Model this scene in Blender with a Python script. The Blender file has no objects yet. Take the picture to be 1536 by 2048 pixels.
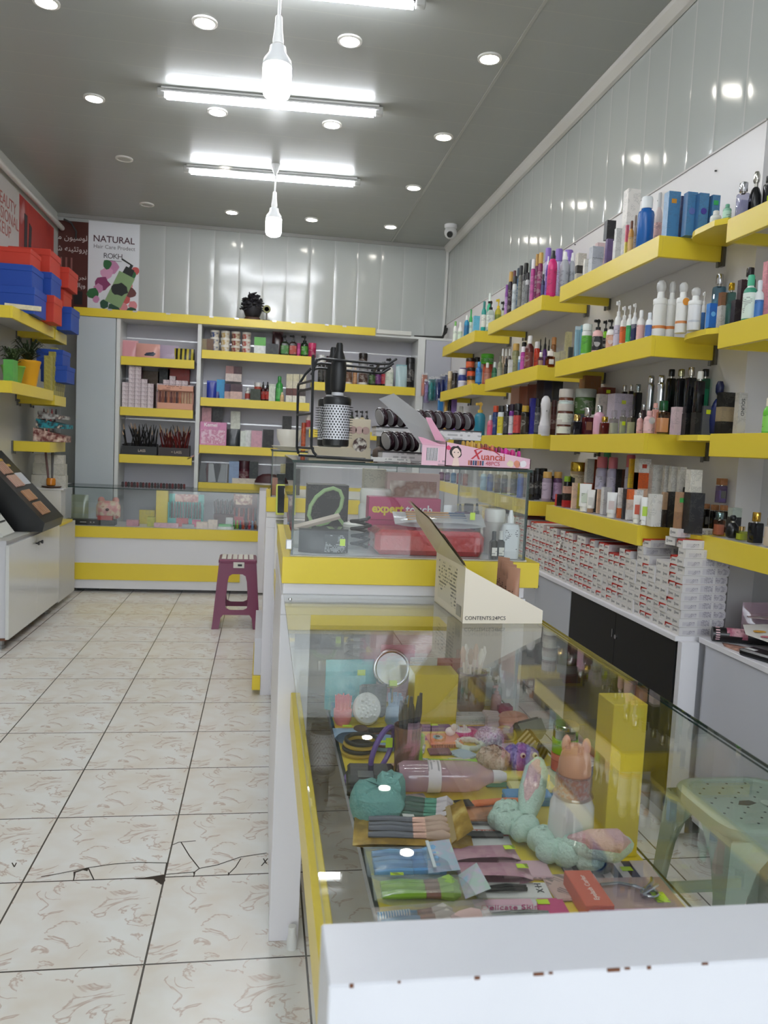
import bpy, math, random
from mathutils import Vector, Matrix
random.seed(7)
SC = bpy.context.scene
COL = SC.collection
PI = math.pi

# ------------------------------------------------------------------ camera
cam_d = bpy.data.cameras.new('camera')
cam = bpy.data.objects.new('camera', cam_d); COL.objects.link(cam)
MX = ((.987, .154, -.034), (-.151, .985, .089), (.047, -.083, .995))      # columns: right, forward, up
right = Vector([r[0] for r in MX]); fwd = Vector([r[1] for r in MX])
fwd.normalize(); right = (right - fwd * right.dot(fwd)).normalized(); up = right.cross(fwd)
m = Matrix.Identity(4)
for i in range(3):
    m[i][0] = right[i]; m[i][1] = up[i]; m[i][2] = -fwd[i]
m[2][3] = 1.32
cam.matrix_world = m
cam_d.sensor_fit = 'VERTICAL'; cam_d.sensor_height = 36.0
cam_d.lens = 36.0 * 1564 / 2048
cam_d.clip_start = .02
cam_d.dof.use_dof = True; cam_d.dof.focus_distance = 2.3; cam_d.dof.aperture_fstop = 9.0
SC.camera = cam
# ------------------------------------------------------------------ look
SC.view_settings.view_transform = 'Standard'; SC.view_settings.look = 'None'
SC.view_settings.gamma = 1; SC.view_settings.use_curve_mapping = False
SC.view_settings.exposure = 1.5
cy = SC.cycles
cy.use_denoising = True; cy.max_bounces = 7; cy.diffuse_bounces = 4; cy.glossy_bounces = 4
cy.transmission_bounces = 4; cy.transparent_max_bounces = 24
cy.caustics_reflective = False; cy.caustics_refractive = False; cy.sample_clamp_indirect = 6
SKY = 2.3          # daylight through the open shop front behind the camera
TUBE = 19.0; BULB = 13.0; DOWN = 20.0
# ------------------------------------------------------------------ world
W = bpy.data.worlds.new('daylight'); SC.world = W; W.use_nodes = True
nt = W.node_tree; nt.nodes.clear()
wo = nt.nodes.new('ShaderNodeOutputWorld'); bg = nt.nodes.new('ShaderNodeBackground')
tc = nt.nodes.new('ShaderNodeTexCoord'); sp = nt.nodes.new('ShaderNodeSeparateXYZ'); cr = nt.nodes.new('ShaderNodeValToRGB')
nt.links.new(tc.outputs['Generated'], sp.inputs[0])
mr = nt.nodes.new('ShaderNodeMapRange'); mr.inputs[1].default_value = -1; mr.inputs[2].default_value = 1
nt.links.new(sp.outputs['Z'], mr.inputs[0]); nt.links.new(mr.outputs[0], cr.inputs[0])
e = cr.color_ramp.elements
e[0].position = 0.0; e[0].color = (.12, .12, .12, 1); e[1].position = 1.0; e[1].color = (.78, .90, 1.0, 1)
for p_, c_ in ((.49, (.15, .15, .15, 1)), (.51, (.20, .21, .22, 1)), (.60, (.80, .88, .95, 1)), (.72, (.9, .97, 1.05, 1))):
    q_ = e.new(p_); q_.color = c_
nt.links.new(cr.outputs[0], bg.inputs[0]); bg.inputs[1].default_value = SKY
nt.links.new(bg.outputs[0], wo.inputs[0])

# ------------------------------------------------------------------ materials
def lin(h):
    v = [int(h[i:i + 2], 16) / 255 for i in (0, 2, 4)]
    return tuple(c / 12.92 if c <= .04045 else ((c + .055) / 1.055) ** 2.4 for c in v) + (1,)
MC = {}
def newmat(key):
    mt = bpy.data.materials.new(key); mt.use_nodes = True
    n = mt.node_tree; n.nodes.clear()
    o = n.nodes.new('ShaderNodeOutputMaterial')
    MC[key] = mt
    return mt, n, o
def M(c, r=.4, me=0.0, co=0.0, bump=0):
    """plain surface; c is a hex colour, 'm:hex' polished metal, 'g:hex' tinted glass"""
    if c[:2] == 'm:': c, r, me = c[2:], .14, 1.0
    elif c[:2] == 'g:': return GLS(c[2:])
    elif c == 'striped': return STRIPE('3f9a7c', 'e4eee6', 30)
    elif c == 'striped2': return STRIPE('1a1814', 'c8b83a', 26, 0)
    k = f'{c}_{r}_{me}_{co}_{bump}'
    if k in MC: return MC[k]
    mt, n, o = newmat(k)
    b = n.nodes.new('ShaderNodeBsdfPrincipled')
    b.inputs['Base Color'].default_value = lin(c); b.inputs['Roughness'].default_value = r
    b.inputs['Metallic'].default_value = me; b.inputs['Coat Weight'].default_value = co
    if bump:
        nz = n.nodes.new('ShaderNodeTexNoise'); nz.inputs['Scale'].default_value = bump; nz.inputs['Detail'].default_value = 4
        bp = n.nodes.new('ShaderNodeBump'); bp.inputs['Strength'].default_value = .6; bp.inputs['Distance'].default_value = .01
        t = n.nodes.new('ShaderNodeTexCoord'); n.links.new(t.outputs['Object'], nz.inputs['Vector'])
        n.links.new(nz.outputs[0], bp.inputs['Height']); n.links.new(bp.outputs[0], b.inputs['Normal'])
    n.links.new(b.outputs[0], o.inputs[0])
    return mt
def schlick(n, f0):
    lw = n.nodes.new('ShaderNodeLayerWeight'); lw.inputs['Blend'].default_value = .5
    p = n.nodes.new('ShaderNodeMath'); p.operation = 'POWER'; p.inputs[1].default_value = 5
    q = n.nodes.new('ShaderNodeMath'); q.operation = 'MULTIPLY_ADD'; q.inputs[1].default_value = 1 - f0; q.inputs[2].default_value = f0
    n.links.new(lw.outputs['Facing'], p.inputs[0]); n.links.new(p.outputs[0], q.inputs[0])
    return q
def GLS(c, f0=.045, rough=.0, alpha=1.0, body=None):
    """thin glass or clear plastic: sees through with a tint, mirrors by angle; alpha<1 adds a milky body"""
    k = f'gls_{c}_{f0}_{rough}_{alpha}_{body}'
    if k in MC: return MC[k]
    mt, n, o = newmat(k)
    tr = n.nodes.new('ShaderNodeBsdfTransparent'); tr.inputs[0].default_value = [v ** .5 for v in lin(c)[:3]] + [1]
    gl = n.nodes.new('ShaderNodeBsdfGlossy'); gl.inputs['Roughness'].default_value = rough
    mx = n.nodes.new('ShaderNodeMixShader')
    n.links.new(schlick(n, f0).outputs[0], mx.inputs[0])
    first = tr
    if alpha < 1:
        df = n.nodes.new('ShaderNodeBsdfDiffuse'); df.inputs[0].default_value = lin(body or c)
        m2 = n.nodes.new('ShaderNodeMixShader'); m2.inputs[0].default_value = 1 - alpha
        n.links.new(tr.outputs[0], m2.inputs[1]); n.links.new(df.outputs[0], m2.inputs[2]); first = m2
    n.links.new(first.outputs[0], mx.inputs[1]); n.links.new(gl.outputs[0], mx.inputs[2])
    n.links.new(mx.outputs[0], o.inputs[0])
    return mt
def EM(c, s):
    k = f'em_{c}_{s}'
    if k in MC: return MC[k]
    mt, n, o = newmat(k)
    b = n.nodes.new('ShaderNodeEmission'); b.inputs[0].default_value = lin(c); b.inputs[1].default_value = s
    n.links.new(b.outputs[0], o.inputs[0])
    return mt
def vmath(n, op, a, b=None):
    q = n.nodes.new('ShaderNodeMath'); q.operation = op
    for i, v in enumerate((a, b)):
        if v is None: continue
        if isinstance(v, (int, float)): q.inputs[i].default_value = v
        else: n.links.new(v, q.inputs[i])
    return q.outputs[0]
def P(c, ink='303038', freq=150., amt=.55, r=.42):
    """printed card: fine rows of broken ink like small print on a plain colour"""
    if c[1] == ':' or c.startswith('striped'): return M(c)
    k = f'print_{c}_{ink}_{freq}_{amt}'
    if k in MC: return MC[k]
    mt, n, o = newmat(k)
    b = n.nodes.new('ShaderNodeBsdfPrincipled'); b.inputs['Roughness'].default_value = r
    t = n.nodes.new('ShaderNodeTexCoord'); s = n.nodes.new('ShaderNodeSeparateXYZ')
    n.links.new(t.outputs['Object'], s.inputs[0])
    z = vmath(n, 'MULTIPLY', s.outputs['Z'], freq)
    row = vmath(n, 'FLOOR', z); fr = vmath(n, 'FRACT', z)
    u = vmath(n, 'FLOOR', vmath(n, 'MULTIPLY', vmath(n, 'ADD', s.outputs['X'], s.outputs['Y']), freq * 1.4))
    cb = n.nodes.new('ShaderNodeCombineXYZ'); n.links.new(u, cb.inputs[0]); n.links.new(row, cb.inputs[1])
    wn = n.nodes.new('ShaderNodeTexWhiteNoise'); wn.noise_dimensions = '2D'; n.links.new(cb.outputs[0], wn.inputs['Vector'])
    nz = n.nodes.new('ShaderNodeTexNoise'); nz.inputs['Scale'].default_value = freq * .16; nz.inputs['Detail'].default_value = 0
    n.links.new(t.outputs['Object'], nz.inputs['Vector'])
    k1 = vmath(n, 'LESS_THAN', fr, .5); k2 = vmath(n, 'GREATER_THAN', wn.outputs[0], .35); k3 = vmath(n, 'GREATER_THAN', nz.outputs[0], .5)
    f = vmath(n, 'MULTIPLY', vmath(n, 'MULTIPLY', vmath(n, 'MULTIPLY', k1, k2), k3), amt)
    mx = n.nodes.new('ShaderNodeMix'); mx.data_type = 'RGBA'
    n.links.new(f, mx.inputs[0]); mx.inputs[6].default_value = lin(c); mx.inputs[7].default_value = lin(ink)
    n.links.new(mx.outputs[2], b.inputs['Base Color']); n.links.new(b.outputs[0], o.inputs[0])
    return mt
def STRIPE(a, b_, freq, axis=2, r=.4):
    k = f'stripe_{a}_{b_}_{freq}_{axis}'
    if k in MC: return MC[k]
    mt, n, o = newmat(k)
    b = n.nodes.new('ShaderNodeBsdfPrincipled'); b.inputs['Roughness'].default_value = r
    t = n.nodes.new('ShaderNodeTexCoord'); s = n.nodes.new('ShaderNodeSeparateXYZ'); n.links.new(t.outputs['Object'], s.inputs[0])
    f = vmath(n, 'GREATER_THAN', vmath(n, 'FRACT', vmath(n, 'MULTIPLY', s.outputs[axis], freq)), .5)
    mx = n.nodes.new('ShaderNodeMix'); mx.data_type = 'RGBA'; n.links.new(f, mx.inputs[0])
    mx.inputs[6].default_value = lin(a); mx.inputs[7].default_value = lin(b_)
    n.links.new(mx.outputs[2], b.inputs['Base Color']); n.links.new(b.outputs[0], o.inputs[0])
    return mt
def BLOTCH(a, b_, scale, c=None, r=.45, thr=.5, soft=.08, bump=0):
    """two or three colours in irregular patches"""
    k = f'blotch_{a}_{b_}_{scale}_{c}_{thr}'
    if k in MC: return MC[k]
    mt, n, o = newmat(k)
    b = n.nodes.new('ShaderNodeBsdfPrincipled'); b.inputs['Roughness'].default_value = r
    t = n.nodes.new('ShaderNodeTexCoord'); nz = n.nodes.new('ShaderNodeTexNoise'); nz.inputs['Scale'].default_value = scale; nz.inputs['Detail'].default_value = 3
    n.links.new(t.outputs['Object'], nz.inputs['Vector'])
    rp = n.nodes.new('ShaderNodeValToRGB'); n.links.new(nz.outputs[0], rp.inputs[0])
    el = rp.color_ramp.elements; el[0].position = thr - soft; el[0].color = lin(a); el[1].position = thr + soft; el[1].color = lin(b_)
    if c:
        q = el.new(min(.98, thr + soft + .12)); q.color = lin(c)
    if bump:
        bp = n.nodes.new('ShaderNodeBump'); bp.inputs['Strength'].default_value = bump; bp.inputs['Distance'].default_value = .01
        n.links.new(nz.outputs[0], bp.inputs['Height']); n.links.new(bp.outputs[0], b.inputs['Normal'])
    n.links.new(rp.outputs[0], b.inputs['Base Color']); n.links.new(b.outputs[0], o.inputs[0])
    return mt

# ------------------------------------------------------------------ geometry
class G:
    def __init__(s): s.v = []; s.f = []; s.mi = []; s.sm = []
    def add(s, vs, fs, mi=0, sm=False):
        o = len(s.v); s.v += [tuple(q) for q in vs]
        for f in fs: s.f.append([i + o for i in f]); s.mi.append(mi); s.sm.append(sm)
        return s
    def box(s, x0, x1, y0, y1, z0, z1, mi=0, mats=None):
        """mats: material index per face in the order -z +z -y +y -x +x"""
        vs = [(x0, y0, z0), (x1, y0, z0), (x1, y1, z0), (x0, y1, z0), (x0, y0, z1), (x1, y0, z1), (x1, y1, z1), (x0, y1, z1)]
        fs = [(3, 2, 1, 0), (4, 5, 6, 7), (0, 1, 5, 4), (2, 3, 7, 6), (3, 0, 4, 7), (1, 2, 6, 5)]
        o = len(s.v); s.v += vs
        for i, f in enumerate(fs): s.f.append([j + o for j in f]); s.mi.append(mats[i] if mats else mi); s.sm.append(False)
        return s
    def rbox(s, x0, x1, y0, y1, z0, z1, b=.004, mi=0):
        """box with chamfered edges"""
        b = min(b, (x1 - x0) * .49, (y1 - y0) * .49, (z1 - z0) * .49)
        X = ((x0, x0 + b), (x1, x1 - b)); Y = ((y0, y0 + b), (y1, y1 - b)); Z = ((z0, z0 + b), (z1, z1 - b))
        idx = {}; vs = []
        for i in (0, 1):
            for j in (0, 1):
                for k in (0, 1):
                    for a in range(3):
                        idx[i, j, k, a] = len(vs)
                        vs.append((X[i][0 if a == 0 else 1], Y[j][0 if a == 1 else 1], Z[k][0 if a == 2 else 1]))
        fs = []
        q = lambda *t: idx[t]
        fs += [[q(i, j, k, 0) for j, k in (((0, 0), (0, 1), (1, 1), (1, 0)) if i == 0 else ((0, 0), (1, 0), (1, 1), (0, 1)))] for i in (0, 1)]
        fs += [[q(i, j, k, 1) for i, k in (((0, 0), (1, 0), (1, 1), (0, 1)) if j == 0 else ((0, 0), (0, 1), (1, 1), (1, 0)))] for j in (0, 1)]
        fs += [[q(i, j, k, 2) for i, j in (((0, 0), (0, 1), (1, 1), (1, 0)) if k == 0 else ((0, 0), (1, 0), (1, 1), (0, 1)))] for k in (0, 1)]
        for i in (0, 1):
            for j in (0, 1): fs.append([q(i, j, 0, 0), q(i, j, 1, 0), q(i, j, 1, 1), q(i, j, 0, 1)])
            for k in (0, 1): fs.append([q(i, 0, k, 0), q(i, 1, k, 0), q(i, 1, k, 2), q(i, 0, k, 2)])
        for j in (0, 1):
            for k in (0, 1): fs.append([q(0, j, k, 1), q(1, j, k, 1), q(1, j, k, 2), q(0, j, k, 2)])
        for i in (0, 1):
            for j in (0, 1):
                for k in (0, 1): fs.append([q(i, j, k, 0), q(i, j, k, 1), q(i, j, k, 2)])
        return s.add(vs, fs, mi)
    def lathe(s, prof, rx, ry=None, h=1.0, n=16, cx=0, cy=0, cz=0, mi=0, sq=2.0, ang=0, sm=True):
        """prof: (radius, height) pairs, scaled by rx, ry and h; sq>2 squares the outline"""
        ry = rx if ry is None else ry; vs = []; fs = []
        for (r, z) in prof:
            for i in range(n):
                a = 2 * PI * (i + .5) / n + ang; c, d = math.cos(a), math.sin(a)
                k = 1 / (abs(c) ** sq + abs(d) ** sq) ** (1 / sq) if sq != 2 else 1
                vs.append((cx + r * rx * c * k, cy + r * ry * d * k, cz + z * h))
        for j in range(len(prof) - 1):
            for i in range(n):
                a, b = j * n + i, j * n + (i + 1) % n
                fs.append((a, b, b + n, a + n))
        if prof[0][0] > 0: fs.append(tuple(range(n))[::-1])
        if prof[-1][0] > 0: fs.append(tuple((len(prof) - 1) * n + i for i in range(n)))
        return s.add(vs, fs, mi, sm)
    def tube(s, pts, r, n=8, mi=0, closed=False):
        pts = [Vector(p) for p in pts]; vs = []; fs = []; N = len(pts); prev = None
        for i, p in enumerate(pts):
            if closed: t = pts[(i + 1) % N] - pts[i - 1]
            else: t = pts[min(i + 1, N - 1)] - pts[max(i - 1, 0)]
            t.normalize()
            a = prev - t * prev.dot(t) if prev is not None else t.orthogonal()
            if a.length < 1e-6: a = t.orthogonal()
            a.normalize(); prev = a; b = t.cross(a)
            rr = r[i] if isinstance(r, (list, tuple)) else r
            for k in range(n):
                an = 2 * PI * k / n; vs.append(p + (a * math.cos(an) + b * math.sin(an)) * rr)
        for i in range(N if closed else N - 1):
            j = (i + 1) % N
            for k in range(n): fs.append((i * n + k, i * n + (k + 1) % n, j * n + (k + 1) % n, j * n + k))
        if not closed: fs += [tuple(range(n))[::-1], tuple((N - 1) * n + k for k in range(n))]
        return s.add(vs, fs, mi, True)
    def prism(s, poly, z0, z1, mi=0, axis=2, mside=None):
        """extrude a 2-D outline along an axis (0: y,z  1: x,z  2: x,y)"""
        def P3(u, v, w): return ((w, u, v), (u, w, v), (u, v, w))[axis]
        n = len(poly); vs = [P3(u, v, z0) for u, v in poly] + [P3(u, v, z1) for u, v in poly]
        s.add(vs, [tuple(range(n))[::-1], tuple(range(n, 2 * n))], mi)
        o = len(s.v) - 2 * n
        for i in range(n):
            s.f.append([o + i, o + (i + 1) % n, o + n + (i + 1) % n, o + n + i]); s.mi.append(mi if mside is None else mside); s.sm.append(False)
        return s
    def ball(s, cx, cy, cz, rx, ry=None, rz=None, n=12, mi=0):
        ry = ry or rx; rz = rz or rx; m_ = n // 2 + 1
        prof = [(max(0, math.sin(PI * i / m_)), -math.cos(PI * i / m_)) for i in range(m_ + 1)]
        prof[0] = (0, -1); prof[-1] = (0, 1)
        return s.lathe(prof, rx, ry, rz, n, cx, cy, cz, mi)
    def bump(s, amp, seed=0, i0=0):
        rnd = random.Random(seed)
        for i in range(i0, len(s.v)):
            x, y, z = s.v[i]
            s.v[i] = (x + rnd.uniform(-amp, amp), y + rnd.uniform(-amp, amp), z + rnd.uniform(-amp, amp))
        return s
    def mesh(s, mats, name='m'):
        me = bpy.data.meshes.new(name); me.from_pydata(s.v, [], s.f)
        for mt in (mats if isinstance(mats, (list, tuple)) else [mats]): me.materials.append(mt)
        me.polygons.foreach_set('material_index', s.mi); me.polygons.foreach_set('use_smooth', s.sm)
        if any(s.sm): me.set_sharp_from_angle(angle=.75)
        me.update()
        return me
def obj(name, me, parent=None, loc=(0, 0, 0), rz=0.0, rot=None):
    o = bpy.data.objects.new(name, me); COL.objects.link(o)
    o.parent = parent; o.location = loc
    o.rotation_euler = rot if rot else (0, 0, rz)
    return o
def part(name, g, mats, parent, loc=(0, 0, 0), rz=0.0, rot=None, label=None):
    o = obj(name, g.mesh(mats, name), parent, loc, rz, rot)
    if label: o['label'] = label
    return o
def tag(o, label, cat, group=None, kind=None):
    o['label'] = label; o['category'] = cat
    if group: o['group'] = group
    if kind: o['kind'] = kind
    return o
def thing(name, label, cat, loc=(0, 0, 0), rz=0.0, group=None, rot=None):
    return tag(obj(name, None, None, loc, rz, rot), label, cat, group)
def solo(name, g, mats, label, cat, loc=(0, 0, 0), rz=0.0, group=None, rot=None):
    return tag(obj(name, g.mesh(mats, name), None, loc, rz, rot), label, cat, group)
def struct(name, g, mats, loc=(0, 0, 0), parent=None):
    o = obj(name, g.mesh(mats, name), parent, loc)
    if parent is None: o['kind'] = 'structure'
    return o
FACE = {'-y': (PI / 2, 0, 0), '-x': (PI / 2, 0, -PI / 2), '+x': (PI / 2, 0, PI / 2), '+z': (0, 0, 0)}
def text(s, size, parent, loc, col, face='-y', rot=None, name='lettering', width=None, align='CENTER', bold=0, sp=1.0, shear=0):
    c = bpy.data.curves.new('lettering', 'FONT'); c.body = s; c.size = size; c.align_x = align; c.align_y = 'CENTER'
    c.extrude = .0003; c.offset = bold; c.space_character = sp; c.shear = shear
    c.resolution_u = 3
    c.materials.append(col if not isinstance(col, str) else M(col, .5))
    tmp = bpy.data.objects.new('lettering', c); COL.objects.link(tmp)
    me = bpy.data.meshes.new_from_object(tmp.evaluated_get(bpy.context.evaluated_depsgraph_get()))
    bpy.data.objects.remove(tmp)
    return obj(name, me, parent, loc, 0, rot or FACE[face])
def plate(name, parent, cx, cy, cz, w, h, mat, face='-y', t=.0006):
    """thin printed patch lying on a face"""
    if face == '-y': g = G().box(cx - w / 2, cx + w / 2, cy - t, cy, cz - h / 2, cz + h / 2)
    elif face == '-x': g = G().box(cx - t, cx, cy - w / 2, cy + w / 2, cz - h / 2, cz + h / 2)
    elif face == '+x': g = G().box(cx, cx + t, cy - w / 2, cy + w / 2, cz - h / 2, cz + h / 2)
    else: g = G().box(cx - w / 2, cx + w / 2, cy - h / 2, cy + h / 2, cz, cz + t)
    return part(name, g, mat, parent)
YEL = M('e6cd3e', .3); WHT = M('e4e2e6', .3); WHT2 = M('d3d3d8', .35); BLK = M('131313', .35); CHR = M('m:c8c8ca')
LIME = M('c8e81e', .5)
PANE = GLS('fafdfb', .045); EDGE = M('16332c', .15)
def pane(name, parent, x0, x1, y0, y1, z0, z1, ends=True):
    """sheet of glass with dark green ground edges"""
    t = [x1 - x0, y1 - y0, z1 - z0]; ax = t.index(min(t))
    mt = [0 if i // 2 == {0: 2, 1: 1, 2: 0}[ax] else 1 for i in range(6)]
    if not ends: mt[2] = mt[3] = 0
    return part(name, G().box(x0, x1, y0, y1, z0, z1, mats=mt), [PANE, EDGE], parent)

# ================================================================== THE SETTING
def SLAT(base, axis, pitch, off, r=.16, line='9a9a98', wave=.25):
    k = f'slat_{base}_{axis}_{pitch}'
    if k in MC: return MC[k]
    mt, n, o = newmat(k)
    b = n.nodes.new('ShaderNodeBsdfPrincipled'); b.inputs['Roughness'].default_value = r
    t = n.nodes.new('ShaderNodeTexCoord'); s = n.nodes.new('ShaderNodeSeparateXYZ'); n.links.new(t.outputs['Object'], s.inputs[0])
    c = vmath(n, 'FRACT', vmath(n, 'DIVIDE', vmath(n, 'ADD', s.outputs[axis], 50 + off), pitch))
    d = vmath(n, 'ABSOLUTE', vmath(n, 'SUBTRACT', c, .5))
    ln = vmath(n, 'GREATER_THAN', d, .5 - .0035 / pitch)
    mx = n.nodes.new('ShaderNodeMix'); mx.data_type = 'RGBA'; n.links.new(ln, mx.inputs[0])
    mx.inputs[6].default_value = lin(base); mx.inputs[7].default_value = lin(line)
    n.links.new(mx.outputs[2], b.inputs['Base Color'])
    nz = n.nodes.new('ShaderNodeTexNoise'); nz.inputs['Scale'].default_value = 3; nz.inputs['Detail'].default_value = 1
    n.links.new(t.outputs['Object'], nz.inputs['Vector'])
    h = vmath(n, 'ADD', vmath(n, 'MULTIPLY', nz.outputs[0], 1.0), vmath(n, 'MULTIPLY', vmath(n, 'POWER', vmath(n, 'MULTIPLY', d, 2), 6), -.5))
    bp = n.nodes.new('ShaderNodeBump'); bp.inputs['Strength'].default_value = wave; bp.inputs['Distance'].default_value = .02
    n.links.new(h, bp.inputs['Height']); n.links.new(bp.outputs[0], b.inputs['Normal'])
    b.inputs['Specular IOR Level'].default_value = .5 if axis != 1 or base[0] != 'a' else .1
    n.links.new(b.outputs[0], o.inputs[0])
    return mt
def floor_mat():
    mt, n, o = newmat('floor_tiles')
    b = n.nodes.new('ShaderNodeBsdfPrincipled'); b.inputs['Roughness'].default_value = .22
    t = n.nodes.new('ShaderNodeTexCoord'); s = n.nodes.new('ShaderNodeSeparateXYZ'); n.links.new(t.outputs['Object'], s.inputs[0])
    u = vmath(n, 'FRACT', vmath(n, 'DIVIDE', vmath(n, 'ADD', s.outputs[0], 1.061 + 40.4), .404))
    v = vmath(n, 'FRACT', vmath(n, 'DIVIDE', vmath(n, 'ADD', s.outputs[1], 39.9 - 4.712), .399))
    du = vmath(n, 'ABSOLUTE', vmath(n, 'SUBTRACT', u, .5)); dv = vmath(n, 'ABSOLUTE', vmath(n, 'SUBTRACT', v, .5))
    gr = vmath(n, 'GREATER_THAN', vmath(n, 'MAXIMUM', du, dv), .4935)
    cb = n.nodes.new('ShaderNodeCombineXYZ'); n.links.new(u, cb.inputs[0]); n.links.new(v, cb.inputs[1])
    def noise(sc, det, dist=0, seed=0):
        q = n.nodes.new('ShaderNodeTexNoise'); q.inputs['Scale'].default_value = sc; q.inputs['Detail'].default_value = det; q.inputs['Distortion'].default_value = dist
        a = n.nodes.new('ShaderNodeVectorMath'); a.operation = 'ADD'; a.inputs[1].default_value = (seed, seed * .7, seed)
        n.links.new(cb.outputs[0], a.inputs[0]); n.links.new(a.outputs[0], q.inputs['Vector'])
        return q.outputs[0]
    base = n.nodes.new('ShaderNodeValToRGB'); n.links.new(noise(2.2, 3, .4, 3), base.inputs[0])
    el = base.color_ramp.elements; el[0].position = .35; el[0].color = lin('e6e6e2'); el[1].position = .68; el[1].color = lin('dcd4c8')
    vein = vmath(n, 'SUBTRACT', 1, vmath(n, 'MULTIPLY', vmath(n, 'ABSOLUTE', vmath(n, 'SUBTRACT', noise(3.2, 4, 1.6, 8), .5)), 34))
    mask = vmath(n, 'GREATER_THAN', noise(3.4, 1, 0, 21), .53)
    vf = vmath(n, 'MULTIPLY', vmath(n, 'MULTIPLY', vmath(n, 'MAXIMUM', vein, 0), mask), .6)
    m1 = n.nodes.new('ShaderNodeMix'); m1.data_type = 'RGBA'; n.links.new(vf, m1.inputs[0]); n.links.new(base.outputs[0], m1.inputs[6]); m1.inputs[7].default_value = lin('ab8672')
    m2 = n.nodes.new('ShaderNodeMix'); m2.data_type = 'RGBA'; n.links.new(gr, m2.inputs[0]); n.links.new(m1.outputs[2], m2.inputs[6]); m2.inputs[7].default_value = lin('55504a')
    n.links.new(m2.outputs[2], b.inputs['Base Color']); n.links.new(b.outputs[0], o.inputs[0])
    return mt
XR, XN, XL, YB, ZC = 1.69, 1.79, -1.89, 7.55, 3.26
fl = struct('floor', G().box(-2.2, 2.2, -6.5, YB + .1, -.1, 0), floor_mat())
# cracked tile: dark broken lines and a missing chip, lying in the floor face
crk = G()
def crack(pts, w=.0035):
    for (x0, y0), (x1, y1) in zip(pts, pts[1:]):
        d = Vector((x1 - x0, y1 - y0)); L = d.length; nn = Vector((-d.y, d.x)) / L * w / 2
        crk.add([(x0 - nn.x, y0 - nn.y, .0006), (x0 + nn.x, y0 + nn.y, .0006), (x1 + nn.x, y1 + nn.y, .0006), (x1 - nn.x, y1 - nn.y, .0006)], [(0, 3, 2, 1)])
def chip(pts): crk.add([(x, y, .0008) for x, y in pts], [tuple(range(len(pts)))])
crack([(-0.612, 2.345), (-0.572, 2.356), (-0.487, 2.386), (-0.42, 2.402), (-0.344, 2.408), (-0.256, 2.398)])
crack([(-0.487, 2.386), (-0.455, 2.315)])
crack([(-0.52, 2.368), (-0.514, 2.317)])
crack([(-0.256, 2.398), (-0.254, 2.332)])
crack([(-0.253, 2.507), (-0.233, 2.524), (-0.179, 2.53)])
crack([(-0.225, 2.523), (-0.191, 2.437), (-0.154, 2.36)])
crack([(-0.254, 2.332), (-0.214, 2.336), (-0.166, 2.34), (-0.154, 2.36), (-0.101, 2.376), (-0.069, 2.396), (-0.03, 2.419), (0.051, 2.438)])
crack([(-0.166, 2.34), (-0.167, 2.312)])
crack([(-0.029, 2.41), (-0.044, 2.36), (-0.065, 2.319)])
crack([(0.055, 2.404), (0.035, 2.361)])
crack([(0.041, 2.405), (0.051, 2.373)])
crack([(-0.719, 2.43), (-0.705, 2.405), (-0.706, 2.429)])
chip([(-0.342, 2.312), (-0.294, 2.323), (-0.254, 2.332), (-0.248, 2.296), (-0.257, 2.277), (-0.283, 2.308)])
chip([(-0.525, 2.365), (-0.485, 2.386), (-0.485, 2.366), (-0.499, 2.373), (-0.518, 2.36), (-0.515, 2.324)])
chip([(-0.066, 2.333), (-0.06, 2.323), (-0.065, 2.309)])
chip([(-0.171, 2.338), (-0.164, 2.34), (-0.165, 2.314)])
part('crack', crk, M('3a3128', .9), fl)
struct('ceiling', G().box(-2.2, 2.2, -3.6, YB + .1, ZC, ZC + .1), SLAT('a4a6a2', 1, .25, .03, .26, 'aaaaa4', .05))
struct('wall_back', G().box(-2.2, 2.2, YB, YB + .1, 0, ZC), SLAT('b0b4b1', 0, .222, .02, .14, 'bcbebc', .3))
wr = struct('wall_right', G().box(XR, XR + .3, 2.6, YB, 0, 2.52), M('dcd9d8', .3))
struct('wall_right_near', G().box(XN, XN + .2, -3.6, 2.6, 0, 2.52), M('d3d4d8', .25))
struct('wall_right_upper', G().box(XR + .004, XR + .3, -3.6, YB, 2.52, ZC), SLAT('b6bab6', 1, .2, .05, .12, 'cacac6', .14))
struct('wall_left', G().box(XL - .3, XL, -3.6, YB, 0, ZC), M('c8c8c2', .3))
# trims: coves at the ceiling, corner bead, seam bead, curtain rail on the left wall
struct('trim_1', G().prism([(XR, ZC - .055), (XR, ZC), (XR - .05, ZC), (XR - .045, ZC - .018), (XR - .018, ZC - .05)], 2.0 - 3, YB, axis=1), M('cfccc6', .3))
struct('trim_2', G().box(XR - .005, XR + .004, 2.6, YB, 2.514, 2.521), M('bdbab6', .4))
struct('trim_3', G().box(XR - .022, XR, YB - .022, YB, 2.33, ZC), M('e0e0dc', .3))
struct('trim_4', G().box(-2.0, XR, YB - .02, YB, ZC - .03, ZC), M('9a9a96', .4))
struct('trim_5', G().box(1.12, 1.135, -1, YB, ZC - .004, ZC), M('a8a8a2', .4))
tg = G()
for y, z in ((3.62, 2.36), (3.1, 2.4), (4.3, 2.50), (3.35, 2.46), (2.72, 1.52), (2.9, 2.44)):
    tg.lathe([(0, 0), (1, 0), (1, 1), (0, 1)], .004, h=.004, n=8, cx=XR - .004, cy=y, cz=z)
part('nail_head', tg, M('2a2826', .5), wr)
solo('curtain_rail', G().tube([(XL + .045, 1.0, 3.125), (XL + .045, YB - .03, 3.125)], .022, 12), M('d2d0ca', .3), 'long white rail under the ceiling above the wall posters', 'rail')
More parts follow.
